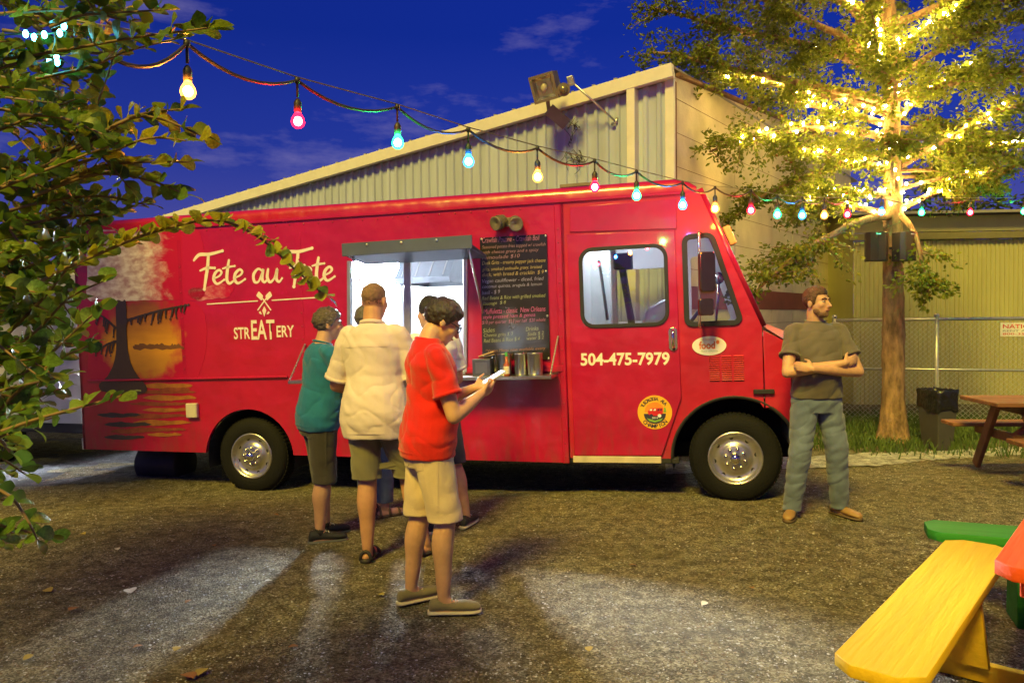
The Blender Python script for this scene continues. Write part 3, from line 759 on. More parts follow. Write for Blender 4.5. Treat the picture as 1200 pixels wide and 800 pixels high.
# ---- far side, floor, back, ceiling, partition
u0 = skirt_l[0]; w0 = skirt_at(u0); zroof = mold_m[1]
far_o = [(u0, w0), (u0, mold_l[1]), mold_m, mold_r, T(818, 222), T(893, 383), T(893, 478), (u_col, skirt_r[1])]
fwin = [(u_col + .2, dwin_hole[0][1] - .55), (u_col + .95, dwin_hole[0][1] - .55), (u_col + .95, dwin_hole[0][1] + .05), (u_col + .2, dwin_hole[0][1] + .05)]
plate("far_side", far_o, [fwin, qwin], .03, SIDE(TWD - .02), m_wh, truck)
tbox("floor", (u0 + .02, .04, rw[1] + .49), (u_col, TWD - .04, rw[1] + .53), m_under)
tbox("floor", (u_col, .04, skirt_r[1] + .10), (fw[0] - ARc_f - .02, TWD - .04, skirt_r[1] + .16), m_under)
tbox("ceiling", (u0 + .03, .04, mold_l[1] - .05), (T(790, 230)[0], TWD - .04, mold_l[1] - .03), m_wh)
# inner lining of the street side (white), above and below the opening
ut = [(win[0][0] - .0), (win[1][0] + .0)]
tpart("inner_lining", [(u0 + .05, rw[1] + .54), (u0 + .05, mold_l[1] - .06), (u_col - .06, mold_l[1] - .06), (u_col - .06, rw[1] + .54)], [list(win)], .01, .045, m_wh)
tpart("inner_lining", [(u0 + .05, rw[1] + .54), (u0 + .05, mold_l[1] - .06), (u_col - .06, mold_l[1] - .06), (u_col - .06, rw[1] + .54)], [], .01, TWD - .05, m_wh)
# rear wall with an open doorway
rz0 = skirt_at(u0)
rear = [(0, rz0), (TWD, rz0), (TWD, mold_l[1] - .01), (0, mold_l[1] - .01)]
door_hole = [(.35, rz0 + .22), (1.25, rz0 + .22), (1.25, rz0 + 2.0), (.35, rz0 + 2.0)]
plate("rear_panel", rear, [door_hole], .03, frame((u0 + .017, 0, 0), (0, 1, 0), (0, 0, 1)), m_red, truck)
tbox("bumper", (u0 - .12, .1, rz0 - .02), (u0 - .02, TWD - .1, rz0 + .10), m_gal)

# ---- ceiling lights inside (lit): strip fixtures over the back counter and the cab
m_tube = emit("lit_tube", (0.86, 0.93, 1.0), 330.0)
zc = mold_l[1] - .055
zk = T(478, 300, TWD)[1] + .02
ua, ub = win[0][0] - 1.7, win[0][0] + .15
fx_ = tbox("light_fixture", (ua, TWD - .10, zk - .28), (ub, TWD - .055, zk + .17), m_wh)
tbox("lit_tube", (ua + .03, TWD - .14, zk - .26), (ub - .03, TWD - .102, zk + .15), emit("lit_tube_kitchen", (0.84, 0.92, 1.0), 2300.0), fx_)
for (ua, ub, yy) in ((u0 + .15, u0 + .9, .8), (u_col + .1, u_col + .75, 1.2)):
    fx_ = tbox("light_fixture", (ua, yy - .09, zc - .02), (ub, yy + .09, zc), m_wh)
    tbox("lit_tube", (ua + .03, yy - .06, zc - .05), (ub - .03, yy + .06, zc - .022), m_tube if ua < u_col else emit("lit_tube_cab", (0.86, 0.93, 1.0), 55.0), fx_)
# kitchen seen through the opening
hx0, hx1 = T(478, 320, 1.3)[0], T(540, 320, 1.3)[0]; hz0, hz1 = T(500, 333, 1.2)[1], T(500, 306, 1.2)[1]
mb = MB(); mb.add([(hx0, .9, hz0), (hx1, .9, hz0), (hx1, .9, hz0 + .06), (hx0, .9, hz0 + .06), (hx0, 1.95, hz0), (hx1, 1.95, hz0), (hx1, 1.95, hz1 + .25), (hx0, 1.95, hz1 + .25), (hx0, 1.35, hz1 + .25), (hx1, 1.35, hz1 + .25)],
        [(0, 1, 2, 3), (3, 2, 9, 8), (8, 9, 6, 7), (0, 3, 8, 7, 4), (1, 5, 6, 9, 2), (4, 7, 6, 5)]); mb.build("range_hood", mat("hood_steel", (.20, .22, .25), .35, .9), truck, fix=True)
for k in range(4):
    mb = MB(); q = hx0 + (hx1 - hx0) * (k + .5) / 4; mb.beam((q, .92, hz0 + .075), (q, 1.30, hz1 + .2), .015, .012); mb.build("hood_filter", m_gal, truck)
tbox("back_counter", (win[0][0] - .6, 1.55, skirt_r[1] + .16), (win[1][0] + .5, TWD - .07, T(480, 425, 1.6)[1]), m_steel)
tbox("refrigerator", (T(483, 350, 1.9)[0], 1.50, skirt_r[1] + .16), (T(483, 350, 1.9)[0] + .05, TWD - .07, hz1 + .2), m_wh)
for k, (a, c) in enumerate((((.35, .3, .25)), ((.6, .28, .2)), ((.95, .34, .3)))[0:0]): pass
for k, (du, hh, rr) in enumerate(((.15, .22, .09), (.42, .16, .12), (.78, .26, .08), (1.05, .18, .10))):
    mb = MB(); zc_ = T(480, 425, 1.6)[1]; mb.lathe((win[0][0] + du, 1.8, zc_), (0, 0, 1), [(0, 0), (0, rr), (hh, rr), (hh, rr * .94), (hh - .01, 0)], 18); mb.build("stock_pot", m_steel, truck, True)

# ---- serving opening frame, mullion, sliding pane
def uw_beam(name, a, b, wd, th, y, m, parent=truck, bev=.003):
    mb = MB(); mb.beam((a[0], y, a[1]), (b[0], y, b[1]), wd, th, up=Vector((0, 1, 0))); return mb.build(name, m, parent, bevel=bev)
for (a, b) in ((win[0], win[3]), (win[1], win[2])): uw_beam("window_frame", a, b, .035, .06, .0, m_alu)
uw_beam("window_frame", win[3], win[2], .035, .07, .0, m_alu)
uw_beam("window_mullion", T(476.5, 304), T(477.5, 436), .07, .03, .02, m_alu)
tpart("sliding_pane", [T(412, 308), T(472, 305), T(473, 434), T(413, 436)], [], .006, .035, m_glass)

# ---- awning flap over the opening, propped out
AWY = -.46
A0, A1 = T(402, 290, AWY)[0], T(553, 283, AWY)[0]
hz_ = T(478, 308)[1]; lz1 = T(478, 280.5, AWY)[1]; lz0 = T(478, 296, AWY)[1]
mb = MB(); mb.add([(A0, -.01, hz_), (A1, -.01, hz_), (A1, AWY, lz0 + .01), (A0, AWY, lz0 + .01), (A0, -.01, hz_ + .03), (A1, -.01, hz_ + .03), (A1, AWY, lz0 + .04), (A0, AWY, lz0 + .04)],
                  [(0, 1, 2, 3), (4, 7, 6, 5), (0, 4, 5, 1), (1, 5, 6, 2), (2, 6, 7, 3), (3, 7, 4, 0)])
awn = mb.build("awning", m_slate, truck, bevel=.004)
mb = MB(); mb.box((A0 - .005, AWY - .02, lz0), (A1 + .005, AWY - .001, lz1)); mb.build("awning_lip", m_slate, awn, bevel=.004)
for k in range(3):
    mb = MB(); q = A0 + (A1 - A0) * (.2 + .27 * k); mb.lathe((q, AWY - .02, lz1 - .025), (0, -1, 0), [(0, .013), (.008, .011), (.010, 0)], 10); mb.build("bolt", m_alu, awn, True)
for q in (A0 + .06, A1 - .05):
    mb = MB(); mb.tube([(q, AWY + .05, lz0 + .01), (q + .0, -.03, hz_ - .50)], .011, 8); mb.build("gas_strut", m_alu, awn, True)

# ---- fold-down counter shelf on chains
SD = .30; s0, s1 = T(337, 446, -SD)[0], T(646, 444, -SD)[0]; sz = T(600, 441, -SD)[1]
# height of the shelf where its front edge meets the photograph
sh = tbox("counter_shelf", (s0, -SD, sz - .03), (s1, -.004, sz), m_steel, truck, .004)
for q, nm in ((s0 + .01, 1), (s1 - .01, 1)):
    mb = MB(); n_ = 14
    for k in range(n_):
        t0_, t1_ = k / n_, (k + .8) / n_
        P0 = Vector((q, -SD + .02, sz + .005)); P1 = Vector((q + .03, -.01, sz + .34))
        mb.tube([P0.lerp(P1, t0_), P0.lerp(P1, t1_)], .008, 6)
    mb.build("chain", m_gal, sh)

# ---- chalk menu board
mroot = empty("menu_board", (0, 0, 0)); mroot.parent = truck
bq = TP([(563, 279), (641, 274.5), (645, 421), (566, 419)])
m_board = mat("chalkboard", (.022, .020, .020), .16, .0, .2, 5, coat=.25)
plate("menu_panel", bq, [], .02, SIDE(-.012), m_board, truck)
bpy.data.objects.remove(mroot)
menu_obj = truck.children[-1] if False else [o for o in COL.objects if o.name.startswith("menu_panel")][0]
chalk = {k: mat("chalk_" + k, c, .9, var=.15, scale=40) for k, c in dict(pink=(.42, .15, .30), rose=(.30, .16, .21), yellow=(.40, .31, .14), lilac=(.30, .28, .42), lime=(.33, .36, .17), hot=(.52, .11, .32), orange=(.38, .20, .11)).items()}
lines = [("Crawfish Poutine - Crawfish Boil", "pink", 284, 566, 633, 7.0), ("Seasoned potato fries topped w/ crawfish", "rose", 292, 566, 640, 5.5), ("with cheese gravy and a spicy", "rose", 298, 566, 632, 5.2), ("remoulade $10", "rose", 304, 566, 610, 5.2),
         ("Duck Grits - creamy pepper jack cheese", "yellow", 311, 566, 640, 6.2), ("grits, smoked andouille gravy, braised", "yellow", 318, 566, 636, 5.4), ("duck, with bread & cracklin  $ 9", "yellow", 324, 566, 638, 5.4),
         ("Vegan cauliflower - diced, fried", "lilac", 332, 566, 638, 6.0), ("coconut quinoa, arugula & lemon", "lilac", 338, 566, 636, 5.2), ("basil - $ 9", "lilac", 345, 566, 587, 5.2),
         ("Red Beans & Rice with grilled smoked", "lime", 352, 566, 640, 6.0), ("sausage  $ 8", "lime", 358, 567, 594, 5.4),
         ("Muffuletta - classic  New Orleans", "hot", 367, 568, 640, 6.6), ("style pressed ham & genoa", "hot", 374, 567, 628, 6.0), ("$10 per quarter  $12 per half  $20 whole", "pink", 380, 566, 640, 5.6),
         ("Sides", "lime", 389, 567, 581, 5.6), ("Cheese grits $ 3", "lime", 395, 568, 602, 5.6), ("Red Beans & Rice $ 4", "lime", 401, 568, 610, 5.6),
         ("Drinks", "lime", 387, 617, 632, 5.0), ("Soda $ 2", "lime", 393, 619, 638, 5.0), ("water $ 2", "lime", 398, 618, 638, 5.0),
         ("*Vegan Menu now available every", "orange", 412.5, 570, 640, 4.6), ("Sunday  &  Monday", "orange", 417.0, 584, 634, 4.0)]
for (s, c, yb, xa, xb, hp) in lines:
    a = T(xa, yb + 1.0); b = T(xb, yb - (xb - xa) * .035); top = T(xa, yb - hp)
    d = Vector((b[0] - a[0], 0, b[1] - a[1]))
    fr = frame((a[0], -.024, a[1]), d, Vector((0, 0, 1)))
    flat_text("menu_line", s, chalk[c], menu_obj, fr, 0, 0, d.length, (top[1] - a[1]) * .78, -.004, .22, .001)
for (a, b) in ((565, 280.5), (640, 276.5), (643.5, 419.5), (567.5, 417.5), (640.5, 318), (642, 370)):
    q = T(a, b); mb = MB(); mb.ball((q[0], -.024, q[1]), .011, .006, .011, 8, 5); mb.build("screw", m_alu, menu_obj, True)

# ---- twin-head work lamp above the board
mb = MB(); q = T(598, 262); mb.box((q[0] - .04, -.06, q[1] - .03), (q[0] + .03, 0, q[1] + .05)); wl = mb.build("work_lamp", m_bronze, truck, bevel=.008)
for (px_, py_, ang) in ((589, 261, -35), (606, 262, 20)):
    q = T(px_, py_); ax_ = Vector((math.sin(R(ang)), -1, -.35)).normalized()
    mb = MB(); mb.lathe((q[0], -.07, q[1]), ax_, [(-.05, .0), (-.05, .035), (0, .05), (.06, .062), (.075, .066), (.075, .055), (.05, .0)], 18, ref=Vector((0, 0, 1))); mb.build("lamp_head", m_bronze, wl, True)
    for k in range(4):
        mb = MB(); mb.lathe(Vector((q[0], -.07, q[1])) + ax_ * (-.035 + k * .02), ax_, [(0, .05), (0, .058 + k * .003), (.006, .058 + k * .003), (.006, .05)], 16, closed=True); mb.build("cooling_fin", m_bronze, wl)
# small roof vent
q0 = T(650, 218); q1 = T(692, 215); tbox("roof_vent", (q0[0], .25, q0[1] + .02), (q1[0], .7, q0[1] + .055), m_bronze)

# ---- cab door: proud panel, gasket, glass, handle, step
u_d0, u_d1 = T(668, 400)[0] + .008, T(795, 400)[0]
door_o = [(u_d0, T(668, 533)[1]), (u_d0, T(668, 275)[1]), (u_d1, T(794, 270)[1]), (u_d1 + .01, T(796, 466)[1]), (T(776, 534)[0], T(776, 533)[1])]
door = plate("cab_door", door_o, [dwin_hole], .022, SIDE(-.011), m_red, truck, .004)
def ring(outer, w, y, m, parent, name="gasket", th=.03):
    c = Vector((sum(p[0] for p in outer) / len(outer), sum(p[1] for p in outer) / len(outer)))
    n = len(outer); big = []; small = []
    for i in range(n):
        p = Vector(outer[i]); e = (Vector(outer[(i + 1) % n]) - Vector(outer[i - 1])).normalized(); nn = Vector((e.y, -e.x))
        if nn.dot(p - c) < 0: nn = -nn
        big.append(p + nn * w); small.append(p - nn * w * .5)
    return plate(name, big, [small], th, SIDE(y), m, parent, .003)
ring(dwin_hole, .022, -.018, m_blk, door)
tpart("window_glass", dwin_hole, [], .006, -.006, m_glass, door)
ring(qwin, .030, .0, m_blk, truck)
tpart("quarter_glass", qwin, [], .006, .012, m_glass)
hq = T(789, 397); hpl = plate("door_handle", rrect(hq[0] - .038, hq[1] - .10, hq[0] + .036, hq[1] + .10, .03), [], .012, SIDE(-.028), m_chrome, door, .003)
mb = MB(); mb.tube(catmull([(hq[0], -.034, hq[1] + .08), (hq[0], -.07, hq[1] + .05), (hq[0], -.07, hq[1] - .04), (hq[0], -.034, hq[1] - .075)], 5), .014, 10); mb.build("grip", m_chrome, hpl, True)
mb = MB(); mb.lathe((hq[0] + .004, -.032, hq[1] - .085), (0, -1, 0), [(0, .014), (.012, .012), (.013, 0)], 14); mb.build("lock", m_blk, hpl, True)
s_a = T(672, 541.5); s_b = T(775, 535.5)
tbox("door_step", (s_a[0], -.02, s_a[1]), (s_b[0], .12, s_b[1] + .008), mat("cream_step", (.55, .46, .34), .6, var=.2), door, .005)
tbox("sill_beam", (u_d0 - .02, .0, skirt_r[1] - .0), (T(796, 536)[0], .10, skirt_r[1] + .045), m_under)
# phone number and stickers on the door
a = T(681, 428.5); b = T(785, 427.5); tp2 = T(681, 413.5)
d = Vector((b[0] - a[0], 0, b[1] - a[1]))
flat_text("phone_number", "504-475-7979", m_cream, door, frame((a[0], -.0225, a[1]), d, (0, 0, 1)), 0, 0, d.length, tp2[1] - a[1], .028, .0, .0012)
def disc(r, n=40, rx=None): return [((rx or r) * math.cos(2 * math.pi * k / n), r * math.sin(2 * math.pi * k / n)) for k in range(n)]
bc = T(767.5, 482.5); br = .148
BF = frame((bc[0], -.0235, bc[1]), (1, 0, 0), (0, 0, 1))
m_gold = mat("sticker_gold", (.80, .44, .03), .4, var=.05); m_navy = mat("sticker_navy", (.035, .035, .07), .4); m_orng = mat("sticker_orange", (.80, .26, .03), .4); m_sgrn = mat("sticker_green", (.22, .40, .05), .4)
badge = plate("badge", disc(br), [], .002, BF, m_gold, door)
def on_badge(name, outer, m, lift): return plate(name, outer, [], .001, BF @ Matrix.Translation((0, 0, lift)), m, badge)
on_badge("badge_sun", [p for p in disc(.088) if p[1] > -.012], m_orng, .002)
on_badge("badge_sea", [(x, y) for (x, y) in [(.095 * math.cos(R(180 + 180 * k / 20)), -.012 + .088 * math.sin(R(180 + 180 * k / 20))) for k in range(21)]], m_navy, .002)
on_badge("badge_grass", [(-.07, -.05), (0, -.072), (.07, -.05), (.05, -.075), (0, -.088), (-.05, -.075)], m_sgrn, .0035)
on_badge("badge_van", [(-.055, -.018), (-.058, .01), (-.035, .035), (.07, .038), (.068, -.012), (.02, -.03), (-.03, -.032)], mat("sticker_red", (.6, .02, .03), .4), .0035)
for (x0, x1) in ((-.045, -.02), (-.012, .012), (.022, .04), (.046, .062)): on_badge("badge_window", [(x0, .014), (x0 + .008, .03), (x1, .03), (x1 - .003, .014)], m_navy if x0 > 0 else m_wh, .005)
for x in (-.03, .04): on_badge("badge_wheel", [(x + a_ * .016, -.03 + b_ * .016) for (a_, b_) in disc(1, 14)], m_wh if x > 0 else m_navy, .005)
on_badge("badge_band", [(.075, .0), (.098, .002), (.096, .035), (.08, .045)], m_sgrn, .004)
def arc_text(s, r, a0, a1, h, m, top=True):
    n = len(s)
    for i, ch in enumerate(s):
        if ch == ' ': continue
        a_ = R(a0 + (a1 - a0) * (i + .5) / n)
        x, y = r * math.cos(a_), r * math.sin(a_)
        rot = a_ - math.pi / 2 if top else a_ + math.pi / 2
        me = text_mesh(ch, .02); co = np.zeros(len(me.vertices) * 3); me.vertices.foreach_get("co", co); co = co.reshape(-1, 3)
        co[:, 0] -= (co[:, 0].min() + co[:, 0].max()) / 2; co[:, 1] -= .35; co *= h / .72; co[:, 2] = 0
        me.vertices.foreach_set("co", co.ravel()); me.transform(BF @ Matrix.Translation((x, y, .003)) @ Matrix.Rotation(rot, 4, 'Z')); me.materials.clear(); me.materials.append(m)
        link("badge_letter", me, None, badge)
arc_text("TUSCALOOSA  ALA", .118, 155, 35, .030, m_navy)
arc_text("CHAMPION", .120, 218, 322, .034, m_navy, False)
flat_text("badge_number", "2014", m_wh, badge, BF, -.025, -.056, .05, .016, .02, 0, .006)
oc = T(831, 405); OF = frame((oc[0], -.006, oc[1]), (1, 0, 0), (0, 0, 1))
oval = plate("oval_sticker", [(x, y) for (x, y) in disc(.082, 40, .142)], [], .002, OF, m_cream, truck)
m_so = mat("sticker_text", (.70, .16, .03), .5)
flat_text("oval_lettering", "food", m_so, oval, OF, -.085, -.028, .135, .068, .03, 0, .0025)
plate("oval_leaf", disc(.018, 14, .014), [], .001, OF @ Matrix.Translation((.072, .03, .002)), m_so, oval)
flat_text("oval_lettering", "NEW ORLEANS ALLIANCE", m_so, oval, OF, -.06, .047, .12, .012, 0, 0, .0025)
flat_text("oval_lettering", "TRUCK COALITION", m_sgrn, oval, OF, -.07, -.052, .14, .012, 0, 0, .0025)
# louvres on the cowl side: three columns of slots
lv0 = T(831, 447); lv1 = T(873, 416); m_slot = mat("slot_dark", (.05, .004, .005), .7)
for c_ in range(3):
    for r_ in range(12):
        x0 = lv0[0] + (lv1[0] - lv0[0]) * (c_ + .06) / 3; x1 = lv0[0] + (lv1[0] - lv0[0]) * (c_ + .88) / 3
        z0 = lv0[1] + (lv1[1] - lv0[1]) * (r_ + .3) / 12
        mb = MB(); mb.add([(x0, -.001, z0), (x1, -.001, z0), (x1, -.011, z0 + .004), (x0, -.011, z0 + .004), (x0, -.001, z0 + .016), (x1, -.001, z0 + .016)], [(0, 1, 2, 3), (3, 2, 5, 4), (0, 3, 4), (1, 5, 2)]); mb.build("louvre", m_redd, truck)
        mb = MB(); mb.add([(x0, -.0022, z0 - .006), (x1, -.0022, z0 - .006), (x1, -.0022, z0), (x0, -.0022, z0)], [(0, 1, 2, 3)]); mb.build("slot", m_slot, truck)
# hood latch, hood edge
q = T(895, 458.5); tbox("hood_latch", (q[0] - .085, -.03, q[1] - .02), (q[0] + .085, -.002, q[1] + .02), m_blk, truck, .005)
# front arch flare
mb = MB(); fl_ = arc(fw, ARc_f - .008, 4, 184, 26)
mb.tube([(p[0], .02, p[1]) for p in fl_], .022, 8); mb.build("arch_trim", m_blk, truck, True)
for (c_, r_, nm) in ((fw, ARc_f - .012, 0), ((rw[0], rw[1] - .02), ARc_r - .01, 0)):
    mb = MB(); ar = arc(c_, r_, -12, 192, 24); n_ = len(ar)
    mb.add([(p[0], .03, p[1]) for p in ar] + [(p[0], .75, p[1]) for p in ar], [(i, i + 1, n_ + i + 1, n_ + i) for i in range(n_ - 1)]); mb.add([(p[0], .75, p[1]) for p in ar], [tuple(range(n_))]); mb.build("wheel_well", m_under, truck, fix=False)
# ---- front: windscreen plane, hood, nose, bumper
A_ = T(818, 222); B_ = T(893, 383); C_ = T(927, 402); D_ = T(928, 497)
sl = Vector((B_[0] - A_[0], 0, B_[1] - A_[1])); sll = sl.length
WF = frame((B_[0], 0, B_[1]), (0, 1, 0), -sl)
plate("windscreen_frame", [(0.0, 0), (TWD, 0), (TWD, sll), (0.0, sll)], [rrect(.09, .12, 1.09, sll - .14, .06), rrect(1.16, .12, TWD - .09, sll - .14, .06)], .04, WF @ Matrix.Translation((0, 0, .02)), m_red, truck, .004)
for (a, b) in ((.09, 1.09), (1.16, TWD - .09)): plate("windscreen", rrect(a, .12, b, sll - .14, .06), [], .006, WF @ Matrix.Translation((0, 0, .012)), m_glass, truck)
# chrome edge strip catching the light along the screen pillar
mb = MB(); o_ = sl.normalized(); mb.beam(Vector((A_[0], .02, A_[1])) + Vector((.03, 0, .012)) + o_ * .05, Vector((B_[0], .02, B_[1])) + Vector((.03, 0, .012)) - o_ * .06, .02, .018); mb.build("pillar_trim", m_chrome, truck)
# marker lamp pod on the pillar
p_ = Vector((A_[0], .10, A_[1])).lerp(Vector((B_[0], .10, B_[1])), .36) + Vector((.075, 0, .03)); mb = MB(); mb.obox(p_, o_, Vector((0, 1, 0)), o_.cross(Vector((0, 1, 0))), .085, .06, .03); mb.build("marker_lamp", mat("amber_lens", (.75, .42, .12), .2, var=.1), truck, bevel=.015, seg=2)
mb = MB(); cb = [(B_[0], B_[1]), (B_[0] + .02, B_[1] - .004), (C_[0] - .02, C_[1] + .012), (C_[0] + .015, C_[1] - .03), (D_[0] + .02, D_[1])]
nS = 9; V = []
for (u, w) in cb:
    for k in range(nS):
        t_ = k / (nS - 1); bow = .16 * (1 - (2 * t_ - 1) ** 2) * (1 if u > B_[0] + .1 else .35); V.append((u + bow, TWD * t_, w + .03 * (1 - (2 * t_ - 1) ** 2)))
mb.add(V, [(i * nS + k, i * nS + k + 1, (i + 1) * nS + k + 1, (i + 1) * nS + k) for i in range(len(cb) - 1) for k in range(nS - 1)]); mb.build("hood", m_redd, truck, True)
for k in range(5):
    mb = MB(); zz = D_[1] + .14 + k * .075; mb.beam((C_[0] + .20, .55, zz), (C_[0] + .20, TWD - .55, zz), .03, .03); mb.build("grille_bar", m_chrome, truck, bevel=.006)
for yy in (.3, TWD - .3):
    mb = MB(); mb.lathe((C_[0] + .10, yy, D_[1] + .28), (1, 0, 0), [(-.05, .12), (.03, .12), (.04, .10), (.03, 0)], 22); mb.build("headlight", m_chrome, truck, True)
tbox("front_bumper", (D_[0] - .02, .0, D_[1] - .20), (D_[0] + .16, TWD, D_[1] - .02), m_gal, truck, .02)
tbox("far_hood_side", (hood_u, TWD - .04, D_[1]), (D_[0], TWD - .01, B_[1] - .14), m_redd, truck)

# ---- mirrors on a tube arm
q0 = T(819, 273, -.16); q1 = T(820, 381, -.16)
arm = catmull([(q0[0] + .03, 0, q0[1]), (q0[0], -.15, q0[1] + .01), (q0[0], -.17, q0[1] - .05)], 4)[:-1] + [Vector((q0[0], -.17, q0[1] - .05)), Vector((q1[0], -.17, q1[1] + .05))] + catmull([(q1[0], -.17, q1[1] + .05), (q1[0], -.15, q1[1] - .01), (q1[0] + .03, 0, q1[1])], 4)[1:]
mb = MB(); mb.tube(arm, .012, 8); mir = mb.build("mirror_arm", mat("worn_chrome", (.72, .58, .44), .25, .9), truck, True)
for (pa, pb, rr) in (((818, 343), (833, 296), .03), ((817, 370), (831, 350), .02)):
    a = T(*pa, -.16); b = T(*pb, -.16)
    mb = MB(); me = plate("mirror_head", rrect(a[0], a[1], b[0] + .02, b[1], rr), [], .05, frame((0, -.205, 0), Vector((1, .35, 0)), (0, 0, 1)), mat("mirror_shell", (.22, .14, .08), .18, .9), mir, .008)
mb = MB(); a = T(843, 326, .3); mb.lathe((a[0], .3, a[1]), Vector((-.7, -1, 0)), [(0, 0), (.0, .05), (.015, .055), (.02, 0)], 16); mb.build("spot_mirror", m_chrome, truck, True)
mb = MB(); b = T(845, 385, .3); mb.tube([(a[0], .3, a[1]), (b[0] - .05, .3, b[1])], .012, 8); mb.build("mirror_stalk", m_chrome, truck, True)

# ---- cab interior: seats under a silver cover, wheel, dash, extinguisher rack, far window frame
m_silver = mat("silver_cover", (.48, .52, .58), .38, .35, .12, 5, .5, 9)
sb = T(752, 385, .75)
mb = MB(); pr = [(-.30, -.62), (.26, -.62), (.30, -.50), (-.02, -.42), (.22, .10), (.20, .24), (.08, .30), (-.10, .20), (-.26, -.25)]
n_ = len(pr); V = [(sb[0] + .16 + x, .55, sb[1] - .02 + z) for (x, z) in pr] + [(sb[0] + .16 + x, 1.02, sb[1] - .02 + z) for (x, z) in pr]
mb.add(V, [tuple(range(n_)), tuple(range(n_, 2 * n_))[::-1]] + [(i, (i + 1) % n_, n_ + (i + 1) % n_, n_ + i) for i in range(n_)]); mb.build("driver_seat", m_silver, truck, True, .05, 3)
tbox("dashboard", (hood_u - .52, .08, B_[1] - .32), (hood_u - .05, TWD - .08, B_[1] - .06), m_under, truck, .04)
mb = MB(); c_ = Vector((hood_u - .62, .7, B_[1] + .02)); ax_ = Vector((-.8, 0, .6)).normalized(); s1_ = Vector((0, 1, 0)); s2_ = ax_.cross(s1_)
mb.tube([c_ + (s1_ * math.cos(k * .2618) + s2_ * math.sin(k * .2618)) * .22 for k in range(25)], .016, 8, False); mb.tube([c_ - s1_ * .2, c_ + s1_ * .2], .014, 6); mb.tube([c_, c_ - ax_ * .4], .02, 6); mb.build("steering_wheel", m_blk, truck, True)
uw = T(722, 300, .9); ub = T(722, 384, .9)
tbox("rack_post", (uw[0] - .05, .85, ub[1] - .3), (uw[0] + .0, .93, mold_m[1] - .1), m_gal)
tbox("speaker_box", (uw[0] - .02, .80, uw[1] - .14), (uw[0] + .16, .95, uw[1] + .02), m_blk, truck, .012)
mb = MB(); mb.tube([(uw[0] + .06, .86, uw[1] - .12), (uw[0] + .16, .86, ub[1] - .15)], .035, 8); mb.build("hanging_strap", m_blk, truck, True)
mb = MB(); a = T(702, 305, .8); b = T(712, 375, .8); mb.tube([(a[0], .8, a[1]), (b[0], .8, b[1])], .016, 8); mb.build("grab_rail", m_gal, truck, True)
tbox("cab_partition", (u_col + .02, .06, skirt_r[1] + .16), (u_col + .05, TWD - .05, mold_m[1] - .1), m_wh)
tbox("cab_cabinet", (T(692, 350, 1.4)[0], 1.4, skirt_r[1] + .16), (T(716, 350, 1.4)[0], 1.9, uw[1] + .1), m_wh, truck, .01)
# under-body: chassis rails, fuel tank / mud flap, exhaust
for yy in (.65, TWD - .75): tbox("chassis_rail", (u0 + .1, yy, skirt_r[1] - .02), (hood_u, yy + .09, skirt_r[1] + .10), m_under)
mf0 = T(150, 572, .35); mf1 = T(196, 527, .35); mb = MB(); mb.lathe((mf0[0], .65, (mf0[1] + mf1[1]) / 2 + .02), (1, 0, 0), [(0, 0), (0, .19), (.02, .21), (mf1[0] - mf0[0] - .02, .21), (mf1[0] - mf0[0], .19), (mf1[0] - mf0[0], 0)], 24); mb.build("propane_tank", mat("tank_paint", (.035, .03, .026), .6), truck, True)
tbox("axle", (rw[0] - .05, .32, rw[1] - .05), (rw[0] + .05, TWD - .2, rw[1] + .05), m_under)
tbox("axle", (fw[0] - .05, .32, fw[1] - .05), (fw[0] + .05, TWD - .2, fw[1] + .05), m_under)
# white power inlet box on the side
a = T(221, 489); b = T(233, 472); tbox("power_inlet", (a[0], -.045, a[1]), (b[0], 0, b[1]), mat("inlet_plastic", (.62, .56, .44), .5), truck, .008)

